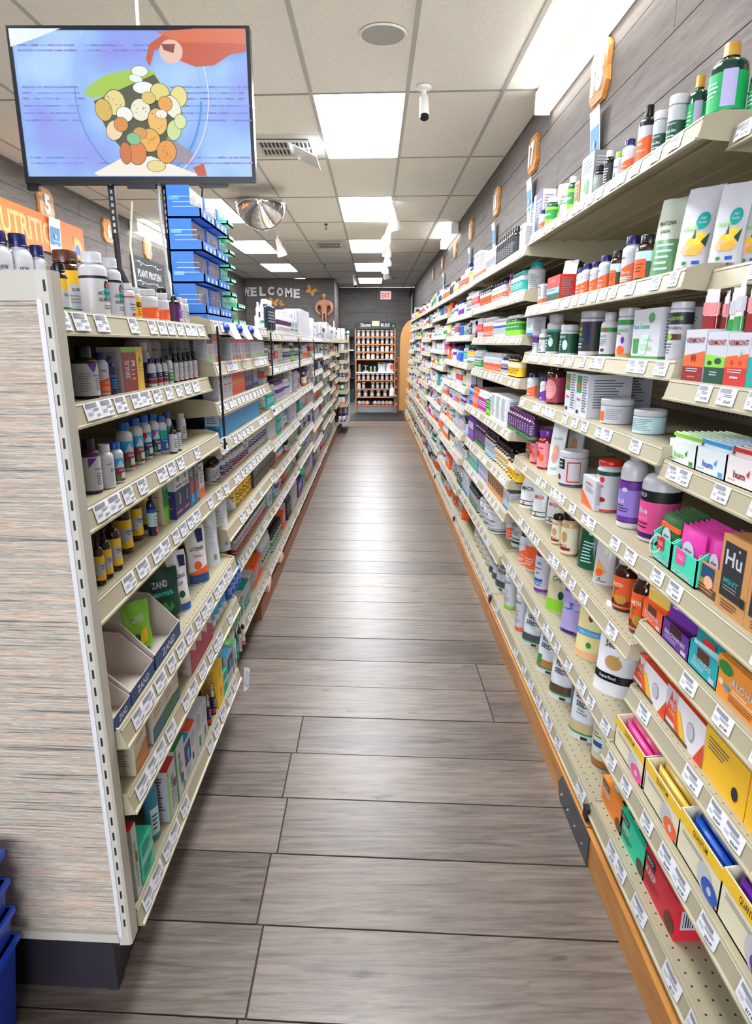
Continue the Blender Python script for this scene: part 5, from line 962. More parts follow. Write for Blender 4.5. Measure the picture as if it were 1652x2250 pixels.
H('L', 0, 5, 'orb2', 295, 321, 88, .002); H('L', 0, 5, 'tbx', 334, 358, 76, .002); H('L', 0, 5, 'gbx', 358, 382, 70, .002); H('L', 0, 5, 'tbx', 383, 391, 66, .002); run('L', 0, 5, 'rbx', 4, 392, 442, 66, .002); run('L', 0, 5, 'tubw_', 3, 446, 480, 56, .006); run('L', 0, 5, 'bluegum', 3, 484, 512, 46, .01)
H('L', 0, 6, 'xlr', 295, 306, 150, .002); H('L', 0, 6, 'teeth', 312, 336, 78, .002); H('L', 0, 6, 'mouth', 312, 354, 140, .006); H('L', 0, 6, 'xlr', 370, 391, 106, .002); H('L', 0, 6, 'xlg', 387, 406, 112, .002); H('L', 0, 6, 'blt', 407, 419, 86, .002)
H('L', 0, 6, 'rdt', 419, 431, 86, .002); H('L', 0, 6, 'wht', 432, 444, 90, .002); H('L', 0, 6, 'wht', 444, 454, 84, .002)
H('L', 0, 6, 'spraynv', 450, 463, 66, .004); H('L', 0, 6, 'spraynv', 461, 473, 64, .004); H('L', 0, 6, 'spraynv', 470, 482, 66, .004); H('L', 0, 6, 'yelbx', 478, 489, 88, .002); H('L', 0, 6, 'teeth', 491, 500, 46, .002); H('L', 0, 6, 'blt', 500, 510, 62, .002); H('L', 0, 6, 'xlg', 511, 519, 60, .002); H('L', 0, 6, 'dropt', 515, 524, 62, .004); H('L', 0, 6, 'drop', 522, 531, 62, .004); H('L', 0, 6, 'dropw', 529, 538, 54, .004)
# ---- second island bay
run('L', 1, 1, 'wbluep', 2, 419, 452, 52, .12); H('L', 1, 1, 'wlime', 454, 466, 56); H('L', 1, 1, 'wortan', 466, 480, 60); H('L', 1, 1, 'tallw', 477, 487, 76, .05); run('L', 1, 1, 'wortan', 4, 488, 532, 48); run('L', 1, 1, 'wlime', 3, 533, 565, 46); run('L', 1, 1, 'blkw', 4, 566, 590, 44)
H('L', 1, 2, 'blueb', 432, 458, 58, .1); run('L', 1, 2, 'whblk', 2, 458, 491, 56); run('L', 1, 2, 'tabo', 4, 491, 520, 50); run('L', 1, 2, 'tabn', 2, 520, 537, 48); H('L', 1, 2, 'wstripe', 547, 575, 38, .04); H('L', 1, 2, 'red', 577, 588, 40)
run('L', 1, 3, 'rhc', 4, 370, 462, 52, .2); run('L', 1, 3, 'rhc', 9, 463, 553, 58, .012); run('L', 1, 3, 'wgreen', 2, 557, 575, 40, .03); run('L', 1, 3, 'spraygrn', 2, 576, 592, 42)
run('L', 1, 4, 'drop', 5, 450, 480, 46, .03); run('L', 1, 4, 'aller', 3, 470, 494, 46, .02, 2); run('L', 1, 4, 'wsm', 6, 494, 530, 42, .02, 2); run('L', 1, 4, 'wnavy', 8, 520, 577, 44, .02, 2); run('L', 1, 4, 'kraftb', 2, 578, 592, 40)
run('L', 1, 5, 'candle', 6, 494, 540, 44, .03); run('L', 1, 5, 'blackb', 12, 541, 592, 44, .02)
run('L', 1, 6, 'oil', 16, 500, 570, 42, .015, 3); run('L', 1, 6, 'tealbx', 4, 566, 598, 60, .02)
TH['k'] = ['blackb', 'purb', 'orb', 'pinkb', 'tealbx', 'grn', 'blackb', 'red']
fill('L', 1, 7, 1.98, 2.98, 'k')
run('L', 1, 0, 'shamp', 2, 580, 594, 66, .01); H('L', 1, 0, 'lotw', 562, 572, 58, .01); H('L', 1, 0, 'spraywht', 571, 580, 62, .01)
# ---- first wall bay (stands beside the viewer)
H('R', 0, 2, 'verm', 1504, 1549, 116, .012); H('R', 0, 2, 'vermg', 1552, 1596, 117, .012); H('R', 0, 2, 'vermt', 1597, 1646, 120, .012); H('R', 0, 2, 'vermb', 1647, 1700, 120, .012)
H('R', 0, 3, 'hum', 1470, 1530, 58); H('R', 0, 3, 'humb', 1531, 1596, 66); H('R', 0, 3, 'humr', 1597, 1672, 74)
H('R', 0, 4, 'orgt', 1434, 1478, 96); H('R', 0, 4, 'orgt2', 1472, 1530, 100); H('R', 0, 4, 'hut', 1532, 1580, 110, .02); H('R', 0, 4, 'hu', 1583, 1647, 165, .012); H('R', 0, 4, 'hu', 1648, 1730, 165, .012)
H('R', 0, 5, 'dalo', 1412, 1456, 64); H('R', 0, 5, 'dalp', 1456, 1515, 70); H('R', 0, 5, 'dalt', 1514, 1578, 84); H('R', 0, 5, 'aloha', 1578, 1690, 120)
H('R', 0, 6, 'prob', 1396, 1466, 98); H('R', 0, 6, 'prob', 1464, 1548, 118); H('R', 0, 6, 'yelt', 1546, 1640, 120); H('R', 0, 6, 'yelt', 1642, 1760, 130)
H('R', 0, 7, 'quap', 1352, 1412, 78); H('R', 0, 7, 'quao', 1416, 1490, 90); H('R', 0, 7, 'quab', 1490, 1580, 108); H('R', 0, 7, 'quav', 1580, 1700, 130)
H('R', 0, 8, 'keto', 1324, 1368, 72, .02); H('R', 0, 8, 'ketg', 1364, 1418, 84, .02); H('R', 0, 8, 'ketr', 1415, 1484, 108, .02)
H('R', 0, 1, 'ginger', 1630, 1700, 190, .03)
# ---- second wall bay
H('R', 1, 0, 'chloro', 1505, 1552, 165, .06); H('R', 1, 0, 'chloro', 1552, 1640, 184, .03); H('R', 0, 0, 'chloro', 1640, 1720, 180, .03)
H('R', 1, 0, 'sprout', 1464, 1508, 128, .03); H('R', 1, 0, 'sprout', 1432, 1470, 114, .03); H('R', 1, 0, 'liqchl', 1398, 1440, 150, .03); H('R', 1, 0, 'now', 1366, 1398, 86); H('R', 1, 0, 'grncap', 1348, 1372, 70); H('R', 1, 0, 'blkw', 1326, 1350, 88); H('R', 1, 0, 'blkg', 1304, 1330, 70)
H('R', 1, 0, 'clover', 1274, 1306, 104); H('R', 1, 0, 'kraftb', 1262, 1272, 60); H('R', 1, 0, 'grnbig', 1245, 1270, 88, .02); H('R', 1, 0, 'greenp', 1220, 1255, 100, .03); H('R', 1, 0, 'grnbig', 1198, 1228, 70); H('R', 1, 0, 'now', 1184, 1200, 52); H('R', 1, 0, 'navtall', 1168, 1195, 96, .02); H('R', 1, 0, 'navtall', 1162, 1175, 92, .05)
H('R', 1, 1, 'ginger', 1570, 1648, 200, .04); H('R', 1, 1, 'ginger', 1493, 1575, 202, .02); H('R', 1, 1, 'matcha', 1436, 1500, 190, .03); H('R', 1, 1, 'blk', 1484, 1520, 90, .14); H('R', 1, 1, 'brorange', 1394, 1452, 108, .02); H('R', 1, 1, 'nowbig', 1364, 1410, 114, .03); H('R', 1, 1, 'brorange', 1340, 1372, 86, .02)
H('R', 1, 1, 'now', 1314, 1346, 80); H('R', 1, 1, 'now', 1296, 1322, 70); H('R', 1, 1, 'now', 1276, 1302, 72, .02); H('R', 1, 1, 'now', 1266, 1290, 64); H('R', 1, 1, 'spiru', 1232, 1264, 92); H('R', 1, 1, 'redbx', 1192, 1240, 58, .015); H('R', 1, 1, 'wor2', 1182, 1192, 46)
H('R', 1, 2, 'macro', 1466, 1520, 130, .02); H('R', 1, 2, 'greensb', 1392, 1452, 112, .02); H('R', 1, 2, 'balance', 1354, 1402, 110, .02); H('R', 1, 2, 'balsm', 1318, 1358, 98, .02); H('R', 1, 2, 'jark', 1272, 1332, 98, .03); H('R', 1, 2, 'jarg', 1230, 1272, 66); H('R', 1, 2, 'jarg2', 1200, 1240, 86, .03); H('R', 1, 2, 'balsm', 1184, 1206, 54); H('R', 1, 2, 'purw', 1170, 1188, 58)
H('R', 1, 3, 'tubw2', 1392, 1466, 52, .03); H('R', 1, 3, 'tubw', 1320, 1394, 54, .02); H('R', 1, 3, 'emit', 1242, 1266, 90, .012); H('R', 1, 3, 'emit', 1266, 1292, 94, .012); H('R', 1, 3, 'emit', 1320, 1346, 96, .16); H('R', 1, 3, 'beet', 1200, 1244, 92, .02); H('R', 1, 3, 'nowpur', 1186, 1206, 56); H('R', 1, 3, 'now', 1158, 1186, 54)
H('R', 1, 4, 'aloep', 1402, 1492, 170, .04); H('R', 1, 4, 'aloe', 1356, 1418, 170, .03); H('R', 1, 4, 'reds', 1308, 1366, 110, .03); H('R', 1, 4, 'pet', 1276, 1312, 64, .02); H('R', 1, 4, 'save', 1228, 1291, 76, .02); H('R', 1, 4, 'peachp', 1206, 1240, 112, .02); H('R', 1, 4, 'peachp', 1246, 1282, 100, .15); H('R', 1, 4, 'gummy', 1180, 1220, 84, .02); H('R', 1, 4, 'gummy', 1165, 1192, 66, .02); H('R', 1, 4, 'nowbig', 1156, 1182, 62, .05)
H('R', 1, 5, 'earth', 1384, 1446, 130, .02); H('R', 1, 5, 'earth', 1346, 1406, 108, .03); H('R', 1, 5, 'turm', 1308, 1356, 130, .03); H('R', 1, 5, 'reish', 1274, 1324, 116, .03); H('R', 1, 5, 'beige', 1270, 1300, 116, .07); H('R', 1, 5, 'maca', 1232, 1272, 88, .02); H('R', 1, 5, 'maca', 1212, 1244, 62, .02); H('R', 1, 5, 'maca', 1224, 1252, 84, .07)
H('R', 1, 5, 'macap', 1145, 1182, 94, .02); H('R', 1, 5, 'macar', 1172, 1203, 96, .02); H('R', 1, 5, 'macar', 1203, 1238, 84, .06)
H('R', 1, 6, 'sesame', 1312, 1404, 182, .02); H('R', 1, 6, 'bean1', 1268, 1336, 156, .02); H('R', 1, 6, 'bean2', 1236, 1292, 144, .02); H('R', 1, 6, 'bean3', 1204, 1258, 132, .02); H('R', 1, 6, 'purjar', 1174, 1216, 98, .02); H('R', 1, 6, 'orjar', 1154, 1202, 96, .04); H('R', 1, 6, 'nowbig', 1140, 1168, 72, .03); H('R', 1, 6, 'proj', 1124, 1172, 90, .05); H('R', 1, 6, 'noworjar', 1112, 1150, 60, .05)
H('R', 1, 7, 'mayo', 1300, 1366, 135, .05); H('R', 1, 7, 'rseed', 1254, 1312, 124, .02); H('R', 1, 7, 'fseed', 1210, 1262, 104, .02); H('R', 1, 7, 'gseed', 1182, 1228, 92, .02); H('R', 1, 7, 'cseed', 1150, 1196, 84, .02); H('R', 1, 7, 'beanso', 1132, 1164, 86, .02); H('R', 1, 7, 'beansg', 1108, 1142, 80, .02)
# ---- third wall bay
RU = 2
run('R', RU, 0, 'blk', 5, 1100, 1140, 66); H('R', RU, 0, 'tallw', 1142, 1152, 60); run('R', RU, 0, 'whtall', 3, 1078, 1098, 50); run('R', RU, 0, 'wor2', 6, 1050, 1076, 44)
H('R', RU, 1, 'tealb', 1158, 1198, 70, .04); run('R', RU, 1, 'teal', 3, 1134, 1160, 52); H('R', RU, 1, 'gummy', 1118, 1136, 52); run('R', RU, 1, 'nowbig', 3, 1090, 1118, 44); run('R', RU, 1, 'brorange', 2, 1064, 1088, 42); run('R', RU, 1, 'red', 2, 1044, 1062, 38)
H('R', RU, 2, 'wstripe', 1148, 1182, 40); run('R', RU, 2, 'grnbig', 2, 1122, 1148, 46); run('R', RU, 2, 'wplain', 3, 1094, 1122, 40); run('R', RU, 2, 'orjar', 2, 1070, 1094, 44); run('R', RU, 2, 'red', 3, 1050, 1070, 42); H('R', RU, 2, 'blueb', 1041, 1050, 38)
run('R', RU, 3, 'bryel', 2, 1128, 1150, 50); run('R', RU, 3, 'orwhite', 4, 1072, 1110, 42); run('R', RU, 3, 'wnavy', 2, 1112, 1128, 40); run('R', RU, 3, 'wgreen', 2, 1042, 1066, 48)
run('R', RU, 4, 'elder', 3, 1128, 1180, 50); run('R', RU, 4, 'whbx', 3, 1090, 1126, 56); run('R', RU, 4, 'magbot', 2, 1060, 1078, 44); run('R', RU, 4, 'orgum', 1, 1048, 1058, 42); run('R', RU, 4, 'bluegum', 2, 1038, 1048, 42); run('R', RU, 4, 'grnbig', 1, 1078, 1090, 46)
run('R', RU, 5, 'bryel', 2, 1128, 1150, 52); run('R', RU, 5, 'brcream', 4, 1098, 1128, 50, .02, 2); run('R', RU, 5, 'brwhite', 2, 1076, 1097, 54); run('R', RU, 5, 'elder', 4, 1050, 1074, 50, .02, 2); run('R', RU, 5, 'purb', 2, 1036, 1050, 48)
run('R', RU, 6, 'kraftb', 4, 1084, 1118, 44); run('R', RU, 6, 'wbluep', 3, 1062, 1082, 46); run('R', RU, 6, 'tealbx', 3, 1040, 1060, 42); run('R', RU, 6, 'wstripe', 2, 1120, 1134, 42)
run('R', RU, 7, 'proj', 2, 1062, 1090, 46); run('R', RU, 7, 'blkg', 3, 1040, 1060, 44); run('R', RU, 7, 'wstripe', 3, 1020, 1038, 44)
run('R', RU, 8, 'rseed', 4, 1045, 1080, 60); H('R', RU, 8, 'orpouch', 1015, 1034, 60); run('R', RU, 8, 'cseed', 3, 1080, 1104, 70)
run('L', 2, 0, 'lotw', 7, 598, 636, 46, .006, 2); run('L', 2, 0, 'spraywht', 3, 630, 644, 44, .006); H('L', 2, 0, 'folderm', 645, 648, 56, .005); run('L', 2, 0, 'folder', 8, 651, 671, 56, .005)
TH['t'] = ['tallw', 'whtall', 'spraywht', 'wstripe', 'wbluep', 'lotw', 'whtall']
# ---- the rest of both runs
for u in range(3, 8):
    for si in range(len(UNITS['R'][u]['sh'])):
        z = UNITS['R'][u]['sh'][si][1]; fill('R', u, si, None, None, 'wwwb' if z > 1 else 'wwbcj' if z > .6 else 'wbjcp' if z > .2 else 'pjbw')
for u in range(2, 9):
    for si in range(len(UNITS['L'][u]['sh'])):
        z = UNITS['L'][u]['sh'][si][1]; (fill('L', u, si, None, None, 'cwd' if si else 't') if (u, si) != (2, 0) else None)

# contents of the open trays: bars standing in rows, each a thing
def stock_trays():
    C = {'quap': 'bark', 'quao': 'baro', 'quab': 'baru', 'quav': 'barp', 'yelt': 'bary', 'orgt': 'altb', 'orgt2': 'altp', 'hut': 'altp', 'dalo': 'baro', 'dalp': 'barp', 'dalt': 'bart', 'hum': 'barg', 'humb': 'barb', 'humr': 'barr', 'verm': 'stick', 'vermg': 'stickg', 'vermt': 'stick', 'vermb': 'stickg'}
    for t in list(ITEMS):
        k = t['key']
        if k not in C: continue
        st = ST[k]; b = ST[C[k]]; w_, h, d = st['w']*t['sc'][0], st['h']*t['sc'][2], st['d']*t['sc'][1]
        th, tw = math.cos(t['rz']), math.sin(t['rz'])
        def add(lx, ly, dz, key, sc_, drz=0, tilt=0):
            x = t['loc'][0]+lx*th-ly*tw; y = t['loc'][1]+lx*tw+ly*th
            ITEMS.append(dict(key=key, loc=(x, y, t['loc'][2]+dz), rz=t['rz']+drz, sc=sc_, side=t['side'], u=t['u'], si=t['si'], row=0, extra='tray', tilt=tilt))
        if k in ('hum', 'humb', 'humr'):
            for q in range(9): add(0, -d*.42+d*.85*q/9, h*.38, C[k], (w_*.93/b['w'], 1, h*.75/b['h']))
        elif k.startswith('verm'):
            rr = random.Random(int(t['loc'][1]*1e4))
            for q in range(3): add(-w_*.3+w_*.3*q, rr.uniform(-.01, .01), h*1.0-.05, C[k], (1, 1, .75+.12*rr.random()), rr.uniform(-.3, .3), rr.uniform(-.25, .25))
        elif k in ('orgt', 'orgt2', 'hut'):
            for q in range(6): add(0, -d*.3+d*.6*q/5, .004, C[k], (w_*.85/b['w'], 1, h*1.05/b['h']*(1+.02*q)), 0, 0)
        elif k in ('quap', 'quao', 'quab', 'quav', 'yelt'):
            for q in range(5): add(w_*.03*(-1)**q, -d*.3+d*.6*q/4, .004, C[k], (w_*.88/b['w'], 1, h*(.8+.03*q)/b['h']), 0, 0)
        else:
            for q in range(7): add(0, -d*.36+d*.72*q/6, .004, C[k], (w_*.85/b['w'], 1, h*(1.15+.03*q)/b['h']), .12*(-1)**q, 0)
stock_trays()
# ---- turn the placements into things
ITEMS.sort(key=lambda t: (t['row'] > 0, t['loc'][1]) if t['loc'][1] > 3.3 else (False, t['loc'][1]))
ITEMS.sort(key=lambda t: t['loc'][1]+(9 if t['row'] else 0))
seen = {}; count = {}; rest = {}
tot = {}
for t in ITEMS: 
    g = (t['side'], t['u'], t['si'], ST[t['key']]['look']); tot[g] = tot.get(g, 0)+1
SN = ['top', 'second', 'third', 'fourth', 'fifth', 'sixth', 'seventh', 'eighth', 'ninth', 'tenth', 'eleventh']
def spawn(parts, name, loc, rz, sc):
    r = D.objects.new(name, parts[0][2]); COL.objects.link(r); r.location = loc; r.rotation_euler.z = rz; r.scale = sc
    for n_, p, me in parts[1:]:
        c = D.objects.new(n_, me); COL.objects.link(c); c.parent = r
    return r
LIMIT = 298
for t in ITEMS:
    st = ST[t['key']]; noun = st['noun']; y = t['loc'][1]; U = UNITS[t['side']][t['u']]
    c = count.get(noun, 0)
    if c >= LIMIT: rest.setdefault(noun, []).append(t); continue
    count[noun] = c+1
    o = spawn(style_meshes(t['key'], 0 if y < 4.6 else 1), noun, t['loc'], t['rz'], t['sc'])
    g = (t['side'], t['u'], t['si'], st['look']); k = seen.get(g, 0); seen[g] = k+1
    nsh = len(U['sh']); shn = 'bottom' if t['si'] == nsh-1 else SN[t['si']]
    where = ('%s, ' % ordn(k) if tot[g] > 1 else '')+'%s shelf, %s' % (shn, U['name'])
    look = st['look'].split(); room = 16-len(where.split())
    lk = ' '.join(look[:room]).rstrip(',')
    for bad in (' and', ' with', ' of', ' the', ' a', ' before', ' in'):
        if len(look) > room and lk.endswith(bad): lk = lk[:-len(bad)]
    tag(o, lk+', '+where, {'supplement_bottle': 'bottle', 'amber_bottle': 'bottle', 'vitamin_bottle': 'bottle', 'coloured_cap_bottle': 'bottle', 'tall_carton': 'box', 'coloured_carton': 'box', 'lozenge_bag': 'bag', 'snack_bar': 'snack', 'chocolate_bar': 'snack', 'meat_stick': 'snack', 'supplement_jar': 'jar', 'protein_tub': 'tub', 'carton': 'box', 'large_carton': 'box', 'tincture_bottle': 'bottle', 'spray_bottle': 'bottle', 'tonic_bottle': 'bottle', 'syrup_bottle': 'bottle', 'wash_bottle': 'bottle', 'pouch': 'pouch', 'seed_pouch': 'pouch', 'snack_wrapper': 'snack', 'tube': 'tube', 'display_tray': 'display box', 'snack_display_box': 'display box', 'chocolate_carton': 'box'}.get(noun, 'product'), 'goods on the %s shelf of the %s' % (shn, U['name']))
for noun, L_ in rest.items():
    mb = MB()
    for t in L_:
        me = style_meshes(t['key'], 1)[0][1]
        M = Matrix.Translation(t['loc']) @ Matrix.Rotation(t['rz'], 4, 'Z') @ Matrix.Diagonal((*t['sc'], 1)); mb.join(me, M)
    tag(mb.build(noun), 'massed small %ss filling the distant and rear shelf rows' % noun.replace('_', ' '), 'goods', kind='stuff')
# ------------------------------------------------------------------ end panel of the island
def skbox(mb, x0, x1, y0, y1, z0, z1, m):
    P = [(x, y+sk(x)-sk(-.49), z) for z in (z0, z1) for x, y in ((x0, y0), (x1, y0), (x1, y1), (x0, y1))]; mb.hexa(P, m)
root = empty('island_end_board', 'woven striped laminate end panel in a cream slotted frame', 'panel', (-.95, 1.0, 0))
m = MB(); skbox(m, -1.395, -.487, .972, .99, .165, 1.312, M_GRASS); wb(m, 'laminate_sheet', root, False)
m = MB(); skbox(m, -1.40, -.486, .966, .993, 1.31, 1.352, M_POST); wb(m, 'top_trim', root, False)
m = MB(); skbox(m, -1.40, -.486, .964, .993, .147, .166, M_POST); wb(m, 'bottom_trim', root, False)
m = MB(); m.prism([(-.486, .966), (-.467, .966), (-.463, .969), (-.463, .998), (-.486, .998)], lambda a, c_, t: (a, c_, t), .14, 1.352, M_POST); wb(m, 'corner_post', root, False)
m = MB(); m.box(-.4855, -.478, .9645, .966, .16, 1.312, mat('#d6d6dc', .4)); wb(m, 'edge_strip', root, False)
for i in range(36):
    z = .185+i*.0325
    m = MB(); m.box(-.4735, -.4705, .9648, .9665, z, z+.016, mat('black', .6)); wb(m, 'slot', root, False)
m = MB(); skbox(m, -1.38, -.515, .99, 1.06, 0, .147, mat('#2c2732', .45)); m.box(-.53, -.512, .99, 1.02, 0, .147, mat('#2c2732', .45)); wb(m, 'kick_board', root, False)

# ------------------------------------------------------------------ plinths
root = empty('wooden_plinth', 'varnished orange pine board edging the wall shelving at the floor', 'plinth', (.57, 5, 0))
for y0, y1 in ((.2, 1.33), (1.335, 2.9), (2.905, 5.3), (5.305, 8.2), (8.205, 11.3)):
    m = MB(); m.box(.527, .548, y0, y1, 0, .085, M_ORANGEWOOD); wb(m, 'board', root, False)
m = MB(); m.prism([(1.30, 0), (1.53, 0), (1.56, .04), (1.53, .083), (1.30, .083)], lambda a, c_, t: (t, a, c_), .523, .527, mat('#55585e', .35, .7)); wb(m, 'joining_plate', root, False)
for yy in (1.34, 1.4, 1.46, 1.52):
    m = MB(); m.lathe([(.003, 0), (.003, .002)], mat('silver', .3, .8), 8); o = m.build('screw', root); o.rotation_euler.y = -math.pi/2; o.location = (.523-.57, yy-5, .03)
for i, yy in enumerate(RY[1:-1]):
    m = MB(); m.box(.53, .555, yy-.012, yy+.012, .088, .122, mat('black', .5)); tag(wb(m, 'rail_clip', root, False))
root = empty('wooden_plinth', 'reddish brown worn ledge board under the island shelving', 'plinth', (-.55, 6, 0))
for y0, y1 in ((2.75, 4.6), (4.605, 7.0), (7.005, 9.4)):
    m = MB(); m.box(-.62, -.525, y0, y1, 0, .08, M_REDWOOD); wb(m, 'board', root, False)
rr = random.Random(5)
for i, (yy, sz, lk) in enumerate(((2.95, 1.2, 'largest pink white block on the brown ledge, closest to the end panel'), (3.38, 1.1, 'second pink white block lying on the brown ledge'), (4.35, .8, 'flat broken pink block before the grey tape'), (5.35, .7, 'small pale pink crumb of block midway along the ledge'), (6.2, .8, 'pale pink block in the far half of the ledge'), (7.0, .8, 'last whole pink block on the brown ledge'))):
    m = MB(); a, c_, h = .03*sz, .045*sz, .036*sz
    P = [((x*a)+rr.uniform(-.004, .004), y*c_+rr.uniform(-.006, .006), z*h+rr.uniform(-.003, .003)*(z > 0)) for z in (0, 1) for x, y in ((-1, -1), (1, -1), (1, 1), (-1, 1))]
    m.hexa(P, mat('#e8b9a4', .8)); o = m.build('salt_block', smooth=False); o.location = (-.549, yy, .0802); bv = o.modifiers.new('b', 'BEVEL'); bv.width = .005; bv.segments = 2
    tag(o, lk, 'block', 'pink blocks on the ledge')

# ------------------------------------------------------------------ television on its pole mount
def tvp(u, v):   # screen point in 0..1 from top left
    return u, v
TX0, TX1, TZ0, TZ1, TY = -1.215, -.412, 1.79, 2.265, 2.45
tv = empty('television', 'flat black television playing a cooking picture, held over the island', 'television', ((TX0+TX1)/2, TY, TZ0))
m = MB(); cxm = (TX0+TX1)/2; W2 = (TX1-TX0)/2; HH = TZ1-TZ0
m.box(-W2, W2, 0, .03, 0, HH, mat('#0c0c10', .3)); m.box(-W2*.6, W2*.6, .03, .06, .05, HH*.6, mat('#0c0c10', .5)); m.build('casing', tv)
m = MB(); m.box(-W2, W2, -.006, 0, 0, .022, mat('#14141a', .25)); m.box(-W2, W2, -.006, 0, HH-.012, HH, mat('#14141a', .25)); m.box(-W2, -W2+.012, -.006, 0, .022, HH-.012, mat('#14141a', .25)); m.box(W2-.012, W2, -.006, 0, .022, HH-.012, mat('#14141a', .25)); m.box(-.05, .05, -.004, .012, -.014, 0, mat('#14141a', .25)); m.box(W2*.5, W2*.75, 0, .02, -.01, 0, mat('#14141a', .25)); m.box(-W2, -W2+.04, 0, .02, -.02, 0, mat('#14141a', .25)); m.build('bezel', tv)
SW, SH = 2*W2-.024, HH-.034
def em(c, s=.95): return mat(c, .5, 0, s)
scr = MB(); lay = [0]
def sp(u, v): return (-W2+.012+u*SW, -.0008-.00006*lay[0], HH-.012-v*SH)
def spoly(pts, c): lay[0] += 1; scr.face([sp(u, v) for u, v in pts], em(c))
def sell(u, v, ru, rv, c, rot=0, n=18, hole=None):
    pts = []
    for a in range(n):
        t = 2*math.pi*a/n; x, y = ru*math.cos(t), rv*math.sin(t); pts.append((min(1, max(0, u+x*math.cos(rot)-y*math.sin(rot)*.6)), min(1, max(0, v+x*math.sin(rot)*1.6+y*math.cos(rot)))))
    spoly(pts, c)
def sring(u, v, ru, rv, t, c, a0=0, a1=360):
    lay[0] += 1; n = 40
    for k in range(n):
        a, b_ = [math.radians(a0+(a1-a0)*q/n) for q in (k, k+1)]
        P = [(u+f*ru*math.cos(z), v+f*rv*math.sin(z)) for f, z in ((1, a), (1, b_), (1-t, b_), (1-t, a))]
        if all(0 <= q[1] <= 1 for q in P): scr.face([sp(*q) for q in P], em(c))
def grad(N, L, bb):
    tc = nn(N, 'ShaderNodeTexCoord'); n1 = nn(N, 'ShaderNodeTexNoise'); n1.inputs['Scale'].default_value = 3.5; n1.inputs['Detail'].default_value = 2
    L.new(tc.outputs['Object'], n1.inputs['Vector']); r = ramp(N, [(.3, '#8f8ff0'), (.45, '#8fb4f6'), (.58, '#a9d2fa'), (.75, '#c6bdf6')]); L.new(n1.outputs[0], r.inputs[0])
    L.new(r.outputs[0], bb.inputs['Emission Color']); bb.inputs['Emission Strength'].default_value = .95/2**sc.view_settings.exposure; bb.inputs['Base Color'].default_value = (.01, .01, .01, 1)
MSCR = nodemat('screen_blue', grad, .5)
scr.face([sp(0, 0), sp(1, 0), sp(1, 1), sp(0, 1)], MSCR)
rr = random.Random(2)
for v in (.09, .125, .37, .41, .45, .5, .55, .6, .86, .9):
    for (a, b_) in ((.02, .26), (.3, .62), (.66, .98)):
        if a == .3 and .3 < v < .88: continue
        if a == .66 and v < .2: continue
        u = a
        while u < b_:
            du = rr.uniform(.012, .04); spoly([(u, v+rr.uniform(0, .004)), (u+du, v+rr.uniform(0, .004)), (u+du, v+.013), (u, v+.013)], rr.choice(['#7a80dc', '#868ee4', '#93a0ec', '#7078cc'])); u += du+rr.uniform(.0, .006)
lay[0] += 2
spoly([(0, 0), (.22, 0), (.1, .07), (0, .12)], '#e8f2fa')
sring(.525, .43, .275, .6, .03, '#2f9ad2', 5, 105); sring(.525, .43, .275, .6, .018, '#3f94d8', 105, 185); sring(.525, .43, .275, .6, .01, '#86b4ec', 185, 360); sring(.545, .43, .285, .62, .014, '#dfe4fb', -20, 80)
spoly([(.59, .1), (.66, .03), (.78, 0), (1, 0), (1, .15), (.93, .17), (.86, .24), (.78, .25), (.7, .2), (.65, .12), (.61, .14), (.585, .25), (.57, .2)], '#c7502c')
spoly([(.62, .02), (.8, 0), (1, 0), (1, .1), (.85, .09), (.72, .09)], '#d86a3c'); sell(.68, .15, .05, .08, '#e9c4b0'); spoly([(.64, .1), (.7, .1), (.69, .16), (.65, .14)], '#8a2f1c')
spoly([(.29, .42), (.33, .36), (.4, .3), (.52, .26), (.6, .28), (.62, .34), (.55, .44), (.45, .46), (.37, .45), (.32, .46)], '#a3cc3e')
spoly([(.33, .48), (.6, .3), (.66, .45), (.68, .7), (.6, .88), (.46, .86), (.38, .7)], '#4a4a2c')
spoly([(.64, .72), (.75, .84), (.72, .92), (.6, .86)], '#9a8f9c'); spoly([(.3, .98), (.42, .88), (.56, .86), (.7, .95), (.78, 1), (.32, 1)], '#f6efe2'); spoly([(.74, .94), (.79, .91), (.8, 1), (.76, 1)], '#c8502c')
sl = [(.42, .49, .045, .085, '#e9d98a', .1), (.37, .54, .035, .075, '#dcb64c', -.2), (.54, .28, .035, .035, '#eff6f0', 0), (.52, .33, .03, .025, '#eff6f0', .3), (.55, .39, .045, .04, '#f4f8f6', 0), (.62, .42, .04, .06, '#e6d877', .3), (.7, .45, .035, .07, '#ecdf8c', .1), (.67, .52, .032, .08, '#f2efd8', -.4),
  (.53, .54, .042, .075, '#f1ead6', 0), (.46, .57, .035, .05, '#f6f6f0', .3), (.6, .62, .04, .09, '#f0bf5c', -.1), (.41, .68, .035, .07, '#f2d9b0', .4), (.44, .64, .03, .05, '#d98c3c', 0), (.56, .75, .045, .08, '#efb044', .1), (.52, .7, .03, .04, '#d99a4a', 0), (.63, .83, .042, .08, '#eb9a38', .2), (.5, .84, .04, .08, '#dc8034', .1), (.45, .84, .025, .075, '#d06f2a', 0), (.49, .74, .03, .04, '#7fc48c', .2), (.67, .68, .03, .07, '#cfe39a', .2), (.7, .62, .025, .05, '#dfe6a8', 0), (.58, .93, .04, .04, '#ead98e', 0), (.57, .46, .03, .04, '#e0c768', .2), (.64, .5, .03, .05, '#eaa53e', 0), (.62, .57, .025, .03, '#f3f0e0', 0)]
for u, v, a, b_, c, r_ in sl: sell(u, v, a*1.07, b_*1.07, '#3b4a26', r_); sell(u, v, a, b_, c, r_)
